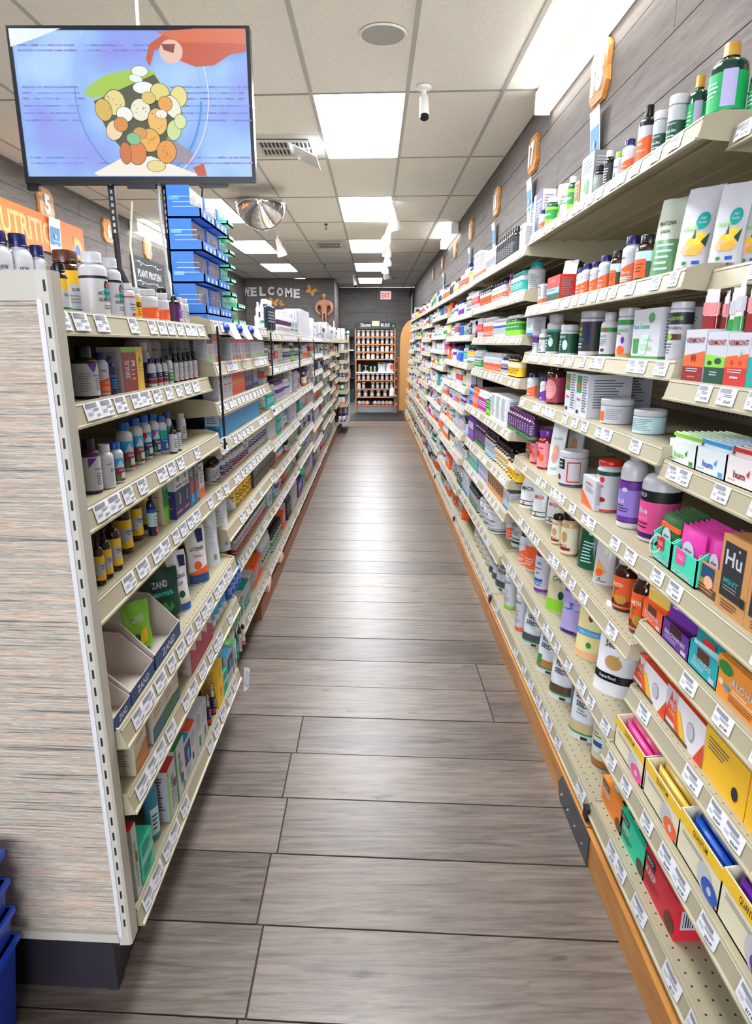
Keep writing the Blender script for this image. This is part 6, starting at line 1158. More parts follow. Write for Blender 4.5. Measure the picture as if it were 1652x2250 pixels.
for u, v, a, b_, c, r_ in sl:
    if c in ('#e9d98a', '#f0bf5c', '#efb044', '#eb9a38', '#f1ead6'):
        for q in range(7): sell(u+rr.uniform(-.6, .6)*a, v+rr.uniform(-.6, .6)*b_, .0025, .004, '#7a3c1c', 0, 6)
scr.build('screen', tv, smooth=False)
root = empty('television_mount', 'black slotted steel arms carrying the television', 'mount', (-.95, 2.5, 1.32))
for k, x in enumerate((-.945, -.752)):
    m = MB(); m.box(x-.012, x+.012, TY+.062, TY+.072, 1.62, 1.95, mat('#17171c', .4)); 
    for q in range(7): m.box(x-.004, x+.004, TY+.0605, TY+.0625, 1.64+q*.022, 1.652+q*.022, mat('#c9c4ba', .5))
    m.box(x-.012, x+.012, TY+.06, TY+.072, 1.8, 1.95, mat('#17171c', .4)); wb(m, 'arm', root)
    m = MB(); m.tube([(x, TY+.067, 1.64), (x, TY+.067, 1.52), (x+.05, TY+.067, 1.4), (x+.05, TY+.067, 1.26)], .011, mat('#17171c', .4)); wb(m, 'strut', root)
def cord(name, pts, r, c, label, cat='cord'):
    m = MB(); m.tube(pts, r, mat(c, .5), 6); return tag(m.build(name), label, cat)
cord('power_cord', [(-.80, 2.52, ZC), (-.8, 2.52, 2.4), (-.805, 2.52, 2.2)], .006, 'white', 'white cord dropping from the ceiling tiles to the television')
cord('power_cord', [(-.88, 2.53, 1.75), (-.9, 2.53, 1.6), (-.885, 2.53, 1.33)], .004, 'cream', 'thin cream cord hanging beside the slotted mount arm')
cord('power_cord', [(-.79, 2.56, 1.8), (-.79, 2.56, 1.68), (-.775, 2.56, 1.5), (-.76, 2.56, 1.33)], .005, 'white', 'white cord with a knot hanging behind the plant protein sign')
cord('power_cord', [(-.62, 2.53, 1.8), (-.63, 2.53, 1.72), (-.63, 2.56, 1.66)], .003, 'black', 'black cord hanging from the television above the blue boxes')

# ------------------------------------------------------------------ numbered plaques
def plaque(y, z, h, wd, s, x, face, lab, grp):
    ro = empty('number_plaque', lab, 'plaque', (x, y, z), 0, grp)
    o = [(-.5, -.25), (-.36, -.42), (-.3, -.5), (.3, -.5), (.42, -.4), (.5, -.3), (.46, 0), (.5, .28), (.38, .42), (.3, .5), (-.25, .5), (-.4, .42), (-.5, .3), (-.45, 0)]
    m = MB(); a = -1 if x > 0 else 1
    for k, (f, t0, t1) in enumerate(((1, 0, .012), (.94, .012, .02))): m.prism([(u*wd*f, v*h*f) for u, v in o], lambda p_, q, t: (a*t, p_*-a, q), t0, t1, M_ORANGEWOOD)
    m.build('board', ro, False)
    m = MB(); vs, fs, w2 = text2d(s, .05); sz = h*.62; kx = min(1, wd*.62/(w2*sz))
    i = 0
    for zt in (.0205, .028):
        m.v += [(a*zt, u*sz*kx*-a*-1 if a > 0 else -u*sz*kx, v*sz) for u, v in vs]
    n = len(vs)
    mm = m.mi(mat('#f4f2ee', .5))
    for f in fs: m.f.append(tuple(k+n for k in f)); m.m.append(mm); m.f.append(tuple(f)); m.m.append(mm)
    m.build('numeral', ro, False)
nb = {18: 'eighteen', 17: 'seventeen', 16: 'sixteen', 15: 'fifteen', 14: 'fourteen', 13: 'thirteen', 12: 'twelve', 5: 'five', 6: 'six', 7: 'seven'}
for n_, y, z, h, wd in ((18, 3.46, 2.49, .26, .26), (17, 4.77, 2.485, .23, .26), (16, 6.1, 2.455, .23, .26), (15, 7.62, 2.47, .21, .26), (14, 9.04, 2.455, .2, .26), (13, 10.67, 2.48, .19, .26), (12, 12.33, 2.475, .18, .26)):
    plaque(y, z, h, wd, str(n_), XR-.003, -1, 'orange wood plaque with the white number %s on the plank wall' % nb[n_], 'numbered plaques')
def lw(px, py):   # point of the photograph on the far plank wall
    x, y = px-826, 1125-py; Y = CAM_F*math.cos(CAM_P)+y*math.sin(CAM_P); Z = -CAM_F*math.sin(CAM_P)+y*math.cos(CAM_P); t = XL/x; return Y*t, CAM_H+Z*t
for n_, px, py, h in ((5, 103, 450, 62), (6, 239, 508, 46), (7, 327, 547, 40)):
    y, z = lw(px, py); h2 = h/ (CAM_F/y)*1.0
    plaque(y, z, h2*.98, .3, str(n_), XL+.003, 1, 'orange wood plaque with the white number %s over the island' % nb[n_], 'numbered plaques')
# shelf talkers hanging under plaques
def flag(x, y, z0, z1, wd, lab):
    a = -1 if x > 0 else 1; m = MB(); yc = 0
    for k in range(4):
        za, zb = (z1-z0)*k/4, (z1-z0)*(k+1)/4; fx = lambda z: a*.02*(z/(z1-z0))**2
        m.face([(fx(za), -wd/2, za), (fx(za), wd/2, za), (fx(zb), wd/2, zb), (fx(zb), -wd/2, zb)], mat('#eef0f4', .5))
        if 0 < k < 3: m.face([(fx(za)+a*.001, -wd*.45, za), (fx(za)+a*.001, wd*.45, za), (fx(zb)+a*.001, wd*.45, zb), (fx(zb)+a*.001, -wd*.45, zb)], mat('#2f7fb8', .5))
    S = lambda u, z, e: (a*(.004+e), -a*-1*u if a > 0 else -u, z+.0)
    printer(m, [('t', 'CLEARANCE', 0, .36, .06, 'paper', 1.6), ('t', 'PRICES', 0, .26, .06, 'paper', 1.2), ('e', 0, .5, .15, .06, 'paper')], lambda u, z, e: (a*(.012+e), -u if a < 0 else u, z), wd/2, z1-z0, False)
    o = m.build('shelf_sign'); o.location = (x, y, z0); tag(o, lab, 'sign', 'blue and white shelf signs')
flag(XR-.02, 3.42, 2.02, 2.33, .14, 'blue and white card sign under the plaque numbered eighteen'); flag(XR-.02, 4.76, 2.05, 2.33, .14, 'blue and white card sign under the plaque numbered seventeen')
flag(XR-.02, 6.1, 2.05, 2.28, .14, 'blue and white card sign under the plaque numbered sixteen'); flag(XR-.02, 7.6, 2.05, 2.28, .14, 'blue and white card sign under the plaque numbered fifteen'); flag(XR-.02, 10.4, 2.05, 2.3, .14, 'blue and white card sign under the plaque numbered thirteen')
# orange lettered board and chalk sign on the far wall
ya, za = lw(-60, 400); yb, zb = lw(182, 512); yb2, zb2 = lw(182, 575)
root = empty('wall_banner', 'orange painted board with raised letters and a mortar drawing', 'sign', (XL+.004, (ya+yb)/2, 2.0))
m = MB(); zt = (za+zb)/2; m.box(0, .02, (ya-yb)/2, (yb-ya)/2, zb2-2.0, zt-2.0, mat('#d9772e', .6)); m.build('board', root, False)
m = MB(); L2 = (yb-ya)/2; hh = zt-zb2
printer(m, [('t', 'NUTRITION', -.2, .5, .62, '#eda04a', 1.3), ('e', .82, .35, .12, .3, '#eda04a'), ('e', .82, .3, .06, .16, 'blue'), ('r', .72, .74, .3, .7, 'ink')], lambda u, z, e: (.0205+e, u, zb2-2.0+z), L2, hh, False); m.build('lettering', root, False)
yf, zf = lw(118, 520); flag(XL+.03, yf, zf-.16, zf+.16, .22, 'blue and white card sign before the orange lettered board')
ya, za = lw(291, 560); yb, zb = lw(362, 598); yc_, zc_ = lw(295, 620)
root = empty('chalkboard_sign', 'dark chalkboard sign reading PLANT PROTEIN with white scrolls', 'sign', (XL+.004, (ya+yb)/2, zc_-.03))
hh = (za-zc_)*1.1; L2 = (yb-ya)/2*1.04
m = MB(); m.box(0, .015, -L2, L2, 0, hh, mat('#33383c', .7)); m.build('board', root, False)
m = MB(); pr = [('t', 'PLANT PROTEIN', 0, .47, .26, 'paper', 1.7)]
for v, sg in ((.82, 1), (.16, -1)):
    for q in range(16):
        u = -.8+q*.1; pr.append(('p', [(u, v+.03*math.sin(q*.8)), (u+.1, v+.03*math.sin(q*.8+.8)), (u+.1, v+.02+.03*math.sin(q*.8+.8)), (u, v+.02+.03*math.sin(q*.8))], 'paper'))
        if q in (2, 3, 12, 13): pr.append(('e', u, v+.05*(-1)**q, .03, .04, 'paper'))
printer(m, pr, lambda u, z, e: (.0155+e, u, z), L2, hh, False); m.build('chalk_lettering', root, False)

# ------------------------------------------------------------------ WELCOME, butterflies, strongman, exit sign
root = empty('welcome_lettering', 'big white slab letters spelling WELCOME on the grey plank wall', 'sign', (-2.5, YW-.01, 2.4), group=None)
xs = {'W': -3.02, 'E': -2.82, 'L': -2.58, 'C': -2.37, 'O': -2.18, 'M': -2.0, 'e': -1.815}; zs = [2.46, 2.46, 2.47, 2.48, 2.46, 2.44, 2.42]
for k, (ch, x) in enumerate((('W', -3.03), ('E', -2.86), ('L', -2.65), ('C', -2.45), ('O', -2.235), ('M', -2.03), ('E', -1.84))):
    vs, fs, wd = text2d(ch, .045); m = MB(); sz = .2; kx = .17/(wd*sz) if ch in 'WM' else .145/(wd*sz)
    n = len(vs)
    for yy in (0, -.02): m.v += [(u*sz*kx, yy, v*sz) for u, v in vs]
    mm = m.mi(mat('#e9e8e2', .5))
    for f in fs: m.f.append(tuple(q+n for q in f)); m.m.append(mm)
    edges = {}
    for f in fs:
        for q in range(len(f)): e = (f[q], f[(q+1) % len(f)]); edges[e] = 1
    for (a, c_) in edges:
        if (c_, a) not in edges: m.f.append((a, c_, c_+n, a+n)); m.m.append(mm)
    if ch != 'O' and ch != 'C':    # slab serifs
        for sx in (-1, 1):
            if ch == 'L' and sx > 0: continue
            for zz in (-.5, .5): m.box(sx*.36*wd*sz*kx-.024, sx*.36*wd*sz*kx+.024, -.021, 0, zz*sz-.012*(zz > 0)-.0, zz*sz+.012*(zz < 0)+.006, mat('#e9e8e2', .5))
    o = m.build('letter', root, False); o.location = (x+2.5, 0, zs[k]-2.4-.02)
def butterfly(x, z, s, rot, lab):
    m = MB()
    for sx in (-1, 1):
        m.prism([(0, -.01*sx*0), (sx*.035, .06), (sx*.075, .075), (sx*.085, .04), (sx*.05, .01), (sx*.07, -.02), (sx*.06, -.055), (sx*.025, -.05), (0, -.02)][::sx], lambda a, c_, t: (a*s, t, c_*s), -.012, 0, mat('#e0a04c', .6))
    m.tube([(0, -.008, -.05*s), (0, -.008, .06*s)], .006*s, mat('#b9762c', .6), 6)
    o = m.build('butterfly_cutout'); o.location = (x, YW-.01, z); o.rotation_euler.y = rot; tag(o, lab, 'decoration', 'orange butterflies on the WELCOME wall')
butterfly(-1.5, 2.46, 1.5, .5, 'orange butterfly cutout up beside the last letter of WELCOME'); butterfly(-2.4, 2.2, 1.4, .2, 'orange butterfly under the middle letters, larger of the lower pair'); butterfly(-2.22, 2.17, .8, .9, 'small orange butterfly under the middle letters')
# strongman figure: one continuous body grown on a skeleton
def strongman(loc):
    J = [((0, 0, .22), .05), ((0, 0, .3), .075), ((0, 0, .40), .13), ((0, 0, .47), .06), ((0, -.01, .51), .045), ((-.13, 0, .44), .075), ((-.2, 0, .35), .062), ((-.2, -.01, .26), .05), ((-.11, -.05, .19), .026), ((-.085, -.055, .165), .02),
         ((.13, 0, .44), .075), ((.2, 0, .35), .062), ((.2, -.01, .26), .05), ((.11, -.05, .19), .026), ((.085, -.055, .165), .02), ((-.035, 0, .17), .042), ((-.04, -.01, .1), .03), ((-.035, 0, .03), .02), ((-.035, -.03, .012), .014), ((.035, 0, .17), .042), ((.04, -.01, .1), .03), ((.035, 0, .03), .02), ((.035, -.03, .012), .014)]
    Ed = [(0, 1), (1, 2), (2, 3), (3, 4), (2, 5), (5, 6), (6, 7), (7, 8), (8, 9), (2, 10), (10, 11), (11, 12), (12, 13), (13, 14), (0, 15), (15, 16), (16, 17), (17, 18), (0, 19), (19, 20), (20, 21), (21, 22)]
    me = D.meshes.new('strongman'); me.from_pydata([j[0] for j in J], Ed, []); o = D.objects.new('strongman_figure', me); COL.objects.link(o)
    sm = o.modifiers.new('s', 'SKIN'); sv = me.skin_vertices[0].data
    for i, j in enumerate(J): sv[i].radius = (j[1], j[1]*.75)
    sv[0].use_root = True; sm.use_smooth_shade = True; o.modifiers.new('d', 'SUBSURF').levels = 2; o.modifiers['d'].render_levels = 2
    me.materials.append(mat('#c98a66', .5)); o.location = loc; o.scale = (.95, .75, 1.1)
    m = MB(); m.lathe([(.012, -.045), (.034, -.03), (.042, 0), (.04, .03), (.02, .052)], mat('#c98a66', .5), 14, (0, -.02, .545), sy=1.0)
    m.lathe([(.006, -.012), (.009, -.004), (.004, .012)], mat('#b97a58', .5), 8, (0, -.064, .54)); m.build('head', o)
    m = MB(); m.lathe([(.044, -.005), (.048, .012), (.04, .04), (.022, .055), (.004, .06)], mat('#d9c486', .7), 12, (0, -.01, .555)); m.build('hair', o)
    m = MB()
    for sx in (-1, 1): m.lathe([(.001, -.005), (.006, 0), (.001, .005)], mat('#2a1c14', .4), 8, (sx*.015, -.06, .55))
    m.box(-.014, .014, -.06, -.056, .518, .523, mat('#7a3226', .5)); m.build('face', o)
    m = MB(); m.lathe([(.05, 0), (.062, .015), (.06, .05)], mat('#4a3038', .6), 12, (0, 0, .155), sy=.8, cap=False); m.build('trunks', o)
    m = MB(); m.box(-.09, .09, -.07, .05, -.03, .0, mat('#6a625c', .6)); m.build('stand', o)
    tag(o, 'muscular blond strongman figure with bare chest and bowed arms at the wall corner', 'figure')
strongman((-1.19, YW-.09, 1.72))
m = MB(); m.box(-1.28, -1.08, YW-.17, YW+.0, 1.66, 1.684, mat('#8b857c', .6)); tag(m.build('bracket_shelf'), 'small grey wall shelf under the strongman figure', 'shelf')
root = empty('exit_sign', 'white box sign with glowing red EXIT letters on the end wall', 'sign', (.32, YE-.01, 2.43))
m = MB(); m.box(-.145, .145, -.04, 0, 0, .21, mat('#f3dede', .5, 0, .85)); m.build('housing', root); m = MB(); printer(m, [('t', 'EXIT', 0, .5, .62, 'red', 1.5)], lambda u, z, e: (u, -.041-e*3, z), .145, .21, False)
for i_, mm_ in enumerate(m.mats): m.mats[i_] = mat('#f0303c', .5, 0, 1.0)
m.build('lettering', root, False)
m = MB(); m.box(-.02, .02, -.03, 0, 0, .06, mat('#222')) if False else None
cord('conduit', [(1.04, YE-.06, ZC), (1.04, YE-.06, .8)], .018, '#cfcfca', 'pale vertical conduit pipe in the end wall corner', 'pipe')
# ------------------------------------------------------------------ ceiling fittings
root = empty('ceiling_speaker', 'round grey perforated ceiling speaker with a white rim', 'speaker', (.044, 3.68, ZC)); m = MB(); m.lathe([(.105, -.004), (.118, -.008), (.122, 0)], mat('#e6e4de', .5), 32, cap=False); m.build('rim', root)
m = MB(); m.lathe([(.106, -.006), (.106, -.001)], mat('#a9aca8', .7), 32); m.build('grille', root)
def ccam(name, loc, s, lab, dark=False, rz=0):
    ro = empty(name, lab, 'camera', loc, rz); c = mat('#f1f1f1', .3) if not dark else mat('#1c1c1e', .4)
    m = MB(); m.lathe([(.036*s, 0), (.036*s, -.012*s), (.02*s, -.018*s)][::-1], c, 16); m.build('mounting_plate', ro)
    m = MB(); m.tube([(0, 0, -.01*s), (0, -.01*s, -.05*s), (0, -.03*s, -.07*s)], .011*s, c, 10); m.build('bracket', ro)
    m = MB(); m.tube([(0, -.005*s, -.045*s), (0, -.01*s, -.052*s), (0, -.05*s, -.135*s), (0, -.055*s, -.145*s)], [.014*s, .021*s, .024*s, .022*s], c, 14); m.build('body', ro)
    m = MB(); m.tube([(0, -.0545*s, -.1445*s), (0, -.058*s, -.152*s)], [.0225*s, .021*s], mat('black', .15), 14); m.build('lens', ro)
ccam('security_camera', (.30, 4.34, ZC), 1.25, 'white bullet security camera hanging past the round speaker')
ccam('security_camera', (-.46, 15.2, ZC), 1.6, 'small white bullet camera near the last ceiling panel', rz=.5)
ccam('security_camera', (1.0, 17.9, ZC-.05), 1.5, 'dark security camera in the far ceiling corner', True, -.6)
def vent(x0, x1, y0, y1, lab, plast):
    ro = empty('ceiling_vent', lab, 'vent', ((x0+x1)/2, (y0+y1)/2, ZC)); w_, d_ = x1-x0, y1-y0
    m = MB(); m.box(-w_/2, w_/2, -d_/2, d_/2, .001, .006, mat('#d6d3cb', .6)); m.build('plate', ro)
    a, c_ = w_*.36, d_*.32
    m = MB(); m.box(-a, a, -c_, c_, -.003, .001, mat('#26262a', .7)); m.build('opening', ro)
    for k in range(13):
        m = MB(); x = -a+2*a*(k+.5)/13; m.box(x-.004, x+.004, -c_, c_, -.018, -.002, mat('#c9c8c4', .5)); m.build('slat', ro)
    for k in (-1, 0, 1): m = MB(); m.box(-a, a, k*c_*.95-.004, k*c_*.95+.004, -.02, -.003, mat('#dcdad4', .5)); m.build('slat', ro)
    if plast:
        m = MB(); m.hexa([(a*.2, -c_, -.02), (a*1.3, -c_, -.12), (a*1.3, c_, -.12), (a*.2, c_, -.02), (a*.2, -c_, -.012), (a*1.3, -c_, -.11), (a*1.3, c_, -.11), (a*.2, c_, -.012)], mat('#e6e8ea', .15)); m.build('deflector', ro)
x0, x1, y0, y1 = cell(3, 0); vent(x0+.03, x1-.03, 5.25, 5.86, 'ceiling air vent with clear deflector beside the large panel', True)
vent(-.95, -.43, 10.2, 11.1, 'second ceiling air vent farther along the aisle', False)
for i, (x, y, lab) in enumerate(((-.62, 8.9, 'small brass sprinkler head closest to the domed mirror'), (-.95, 13.2, 'small brass sprinkler head above the WELCOME wall'), (.45, 15.8, 'small brass sprinkler head near the end wall'))):
    m = MB(); m.lathe([(.02, -.06), (.022, -.056), (.006, -.05), (.006, -.02), (.022, -.005), (.03, 0)], mat('#7a5a3c', .35, .6), 10); o = m.build('sprinkler_head'); o.location = (x, y, ZC); tag(o, lab, 'sprinkler', 'ceiling sprinklers')
# domed mirror
root = empty('domed_mirror', 'chrome half dome security mirror hung under the ceiling', 'mirror', (-1.13, 6.95, 2.6))
m = MB(); rr_ = .245; pf = [(rr_*math.sin(t), -rr_*.98*math.cos(t)) for t in [math.pi/2*k/14 for k in range(1, 15)]]; m.lathe(pf, mat('#f2f2f2', .03, 1), 40, cap=False); m.build('dome', root)
m = MB(); m.lathe([(rr_, -.008), (rr_+.008, -.008), (rr_+.008, .006), (rr_, .006)], mat('#8d8478', .4), 40, cap=False); m.build('rim', root)
for a in range(3):
    t = a*2.09; m = MB(); m.tube([(rr_*math.sin(t), rr_*math.cos(t), 0), (.3*rr_*math.sin(t), .3*rr_*math.cos(t), .14)], .002, mat('silver', .4, .8), 5); m.build('hanger', root)
m = MB(); m.box(-.3, -.05, .35, .75, .02, .14, mat('#14161e', .6)); o = m.build('projector_box'); o.location = (-1.13, 6.95, 2.55); tag(o, 'dark box hanging behind the domed mirror', 'box')
# track lights
def track(x, y0, y1, ys, lab, labs, sc_):
    ro = empty('light_track', lab, 'track', (x, (y0+y1)/2, ZC)); m = MB(); m.box(-.018, .018, (y0-y1)/2, (y1-y0)/2, -.03, 0, mat('#e4e2dc', .4)); m.build('rail', ro)
    for i, y in enumerate(ys):
        r2 = empty('track_lamp', labs % ordn(i), 'lamp', (x, y, ZC-.03), group='track lamps on the ceiling'); c = mat('#f2f0ee', .35); t = (-.25, .3, .1, -.1, 0)[i % 5]
        m = MB(); m.lathe([(.014, -.06), (.014, 0)], c, 10); m.build('stem', r2)
        m = MB(); m.lathe([(.05*sc_, -.16*sc_), (.048*sc_, -.12*sc_), (.028*sc_, -.07*sc_), (.024*sc_, 0), (.02*sc_, .01)], c, 18, (0, 0, 0), cap=False); o = m.build('shade', r2); o.location = (0, 0, -.05); o.rotation_euler = (.25, t, 0)
        m = MB(); m.lathe([(.044*sc_, -.152*sc_), (.044*sc_, -.148*sc_)], mat('#ffffff', .5, 0, 1.0) if i < 4 else mat('black', .5), 18); o = m.build('bulb', r2); o.location = (0, 0, -.05); o.rotation_euler = (.25, t, 0)
track(.2, 7.3, 13.6, [7.5, 8.6, 9.7, 10.8, 11.9, 12.9], 'white lighting track along the aisle ceiling', '%s white spotlight along the aisle track', 1.35)
track(-1.35, 8.0, 10.6, [9.6], 'thin lighting track above the island', '%s white spotlight on the track above the island', 1.4)

# ------------------------------------------------------------------ bulk food rack
RX0, RX1, RYY = -.345, .385, 11.9
root = empty('bulk_food_rack', 'tall wooden rack of bulk food jars under a black header sign', 'rack', ((RX0+RX1)/2, RYY, 0))
def rz_(py):   # height on the rack front of a photograph row
    v = 1125-py; return CAM_H+(-CAM_F*math.sin(CAM_P)+v*math.cos(CAM_P))/(CAM_F*math.cos(CAM_P)+v*math.sin(CAM_P))*RYY
lv = [rz_(q) for q in (739.6, 755.6, 772.7, 789, 818, 835.6, 854.3, 871.9, 890.5)]
for x in (RX0, RX1-.02):
    m = MB(); m.box(x, x+.02, RYY, RYY+.28, 0, rz_(714), mat('#b5764a', .5)); wb(m, 'side_board', root, False)
m = MB(); m.box(RX0+.02, RX1-.02, RYY+.26, RYY+.28, .1, rz_(722), mat('#241612', .7)); wb(m, 'back_board', root, False)
for k, z in enumerate(lv):
    m = MB(); m.box(RX0+.02, RX1-.02, RYY-.002, RYY+.26, z-.018, z, mat('#f0f0ee' if k == 4 else '#c07c4c', .5)); wb(m, 'shelf', root, False)
hz0, hz1 = rz_(721), rz_(705.5); m = MB(); n = 12; W = (RX1-RX0)/2+.005
m.prism([(-W, 0), (W, 0)]+[(W-2*W*k/n, (hz1-hz0)*(.7+.3*math.sin(math.pi*k/n))) for k in range(n+1)], lambda a, c_, t: ((RX0+RX1)/2+a, t, hz0+c_), RYY-.02, RYY-.005, mat('#15181a', .5)); wb(m, 'header_sign', root, False)
m = MB(); printer(m, [('t', 'Discover', -.45, .45, .5, 'paper', .5), ('t', 'BULK', .5, .45, .45, 'paper', .45), ('r', -.16, .2, .3, 1.0, 'peach'), ('f', -.8, .8, .02, .14, 1, 'green'), ('e', .88, .3, .06, .2, 'green')], lambda u, z, e: ((RX0+RX1)/2+u, RYY-.0205-e*3, hz0+z), W, hz1-hz0, False); wb(m, 'lettering', root, False)
bot('bulkjar', 'x', .058, .115, '#a8a29c', '#f2f2f2', [('r', -.5, .5, .2, .6, 'paper')], noun='glass_jar', captype='wide', capr=1.15, neck=.35, sh=.42, cz=.86, label=(.1, .42))
bot('bulkjar2', 'x', .068, .11, '#dcd8cc', '#f2f2f2', [('r', -.7, .7, .2, .6, 'paper')], noun='glass_jar', captype='wide', capr=.9, neck=.85, sh=.7, cz=.86)
shn = ['top', 'second', 'third', 'fourth', 'counter', 'sixth', 'seventh', 'eighth', 'lowest']
for k, z in enumerate(lv):
    if k in (4, 8): continue
    n = 6 if k == 7 else 8
    for i in range(n):
        if k == 6 and i == 2: continue
        up = (lv[k-1] if k else rz_(722))-.02-z; key = 'bulkjar2' if (k, i) in ((2, 5), (2, 6), (3, 2), (3, 3), (3, 6), (3, 7), (6, 0)) else 'bulkjar'
        x = RX0+.065+(RX1-RX0-.13)*i/(n-1); s_ = min(1, up*.9/.115)
        o = spawn(style_meshes(key), 'glass_jar', (x, RYY+.05, z+.0005), 0, (1.25 if n == 6 else 1, 1, s_)); tag(o, '%s%s jar with white lid, %s shelf of the bulk rack' % (('squat ' if n == 6 else 'small clear '), ordn(i), shn[k]), 'jar', 'jars in the bulk food rack')
bot('shaker', 'x', .05, .14, '#8a8f6c', '#e9e9e4', [], noun='glass_jar', captype='wide', capr=.8)
for x, sc_, l in ((-.27, (1, 1, 1), 'tall olive shaker jar on the white counter shelf'), (-.06, (.8, .8, .7), 'small bottle beside the scale on the rack counter'), (.01, (.8, .8, .72), 'second small bottle right of the scale')):
    tag(spawn(style_meshes('shaker'), 'glass_jar', (x, RYY+.08, lv[4]+.0005), 0, sc_), l.replace(' right of', ' beyond'), 'jar')
root = empty('counter_scale', 'silver weighing scale with round pan on the rack counter shelf', 'scale', (-.155, RYY+.1, lv[4]+.0005)); m = MB(); m.lathe([(.05, 0), (.055, .02), (.03, .035)], mat('silver', .3, .6), 16); m.build('body', root); m = MB(); m.lathe([(.01, .035), (.01, .1), (.045, .115), (.05, .12)], mat('#dcdfe2', .3, .5), 16); m.build('pan', root)
po('binbag', 'x', .15, .17, '#c9ccd2', [('e', 0, .45, .5, .2, 'ice'), ('b', .85, .92, 'char')]); bot('whtub', 'x', .14, .2, 'white', 'navy', [('e', .35, .45, .4, .22, 'orange')], noun='protein_tub', captype='wide', capr=.96, neck=.94, sh=.76, cz=.8)
tag(spawn(style_meshes('binbag'), 'pouch', (.14, RYY+.12, lv[4]+.0005), 0, (1, .8, 1)), 'clear bag of dried goods on the rack counter shelf', 'pouch'); tag(spawn(style_meshes('whtub'), 'protein_tub', (.29, RYY+.1, lv[4]+.0005), 0, (1, 1, 1)), 'white tub with navy lid and orange dot on the rack counter', 'tub')
rr = random.Random(9)
for i in range(9):
    m = MB(); m.lathe([(.02, 0), (.045, .02), (.05, .045), (.03, .07), (.008, .08)], plastic(rr.choice(['white', 'lgrey', 'char', 'white', 'peach'])), 10, sx=rr.uniform(.7, 1.1)); o = m.build('folded_bag'); o.location = (RX0+.07+i*.073, RYY+.07+.02*(i % 2), lv[8]+.0005); o.rotation_euler.z = rr.uniform(0, 3); tag(o, '%s crumpled bag on the lowest shelf of the bulk rack' % ordn(i), 'bag', 'crumpled bags in the bulk rack')
m = MB(); m.lathe([(.04, 0), (.06, .03), (.05, .07), (.055, .1), (.035, .15), (.01, .18)], mat('#dcdcd6', .8), 12); o = m.build('paper_bag_bundle'); o.location = (.33, RYY-.07, lv[7]+.0); tag(o, 'white paper bag bundle hanging at the lower corner of the bulk rack', 'bag')
# mats and dark floor
root = tag(empty('floor_mat', 'black ribbed rubber mat across the aisle end', 'mat', (0, 11.3, 0))); m = MB(); m.box(-.6, 1.02, -.62, .62, 0, .008, mat('#1c1f22', .6)); m.build('base', root, False)
for i in range(26): m = MB(); x = -.42+i*.034; m.box(x, x+.014, -.6, -.1, .008, .013, mat('#2c3034', .5)); m.build('rib', root, False)
m = MB(); m.box(XL, XR, 11.9, YE, -.004, .002, mat('#20262b', .5)); o = m.build('floor_dark'); tag(o, 'dark sheet flooring beyond the ribbed mat', 'floor', kind='structure')
# arched wooden bookcase side at the end of the wall run
root = empty('arched_bookcase', 'orange wooden bookcase end with an arched top by the wall run', 'bookcase', (.55, 12.0, 0)); n = 10
m = MB(); pts = [(.70, .05), (.47, .05)]+[(.47+.23*(1-math.cos(math.pi/2*k/n)), 1.25+.42*math.sin(math.pi/2*k/n)) for k in range(n+1)]; m.prism(pts, lambda a, c_, t: (a, t, c_), 12.0, 12.03, mat('#d29a5a', .45)); wb(m, 'arched_panel', root, False)
m = MB(); m.box(.43, .47, 12.03, 12.5, 0, 1.0, mat('#a8643c', .5)); wb(m, 'side_board', root, False)
for k in range(6): m = MB(); m.box(.40, .43, 12.03, 12.5, .12+k*.16, .135+k*.16, mat('#a8643c', .5)); wb(m, 'shelf', root, False)
# dark chiller unit beyond the island end
root = empty('drinks_chiller', 'dark open chiller with green and white goods beyond the island', 'chiller', (-.8, 14.5, 0)); m = MB(); m.box(-1.3, -.45, 14.8, 15.0, 0, 1.55, mat('#14181a', .5)); wb(m, 'back', root); m = MB(); m.box(-1.3, -.45, 14.3, 14.85, 0, .25, mat('#0e3a2c', .4)); wb(m, 'base', root)
for k in range(4): m = MB(); m.box(-1.3, -.45, 14.35, 14.8, .5+.3*k, .52+.3*k, mat('#dfe6e4' if k == 2 else '#1c2022', .4)); wb(m, 'shelf', root, False)
rr = random.Random(4)
for k in range(4):
    for i in range(4): tag(spawn(style_meshes(rr.choice(['grnbig', 'wgreen', 'candle', 'orjar']), 1), 'drink_bottle', (-.9+.11*i, 14.45, .5205+.3*k), 0, (1.2, 1.2, 1.2)), '%s bottle on the %s shelf of the dark chiller' % (ordn(i), ordn(k)), 'bottle', 'bottles in the dark chiller')
m = MB(); m.box(-.92, -.905, 15.0, 15.3, 1.45, 1.75, mat('#c4d4cc', .4)); o = m.build('notice_board'); tag(o, 'pale green notice card at the wall corner', 'sign')
# upright frame closing the far end of the island
root = empty('slotted_steel_screen', 'cream slotted steel frame closing the far island end', 'frame', (-.6, 10.01, 0)); 
for x in (-.93, -.415): m = MB(); m.box(x, x+.035, 10.0, 10.03, .05, 1.38, M_POST); wb(m, 'post', root, False)
m = MB(); m.box(-.9, -.41, 10.0, 10.02, .08, 1.3, mat('#a8a07c', .6)); wb(m, 'panel', root, False)

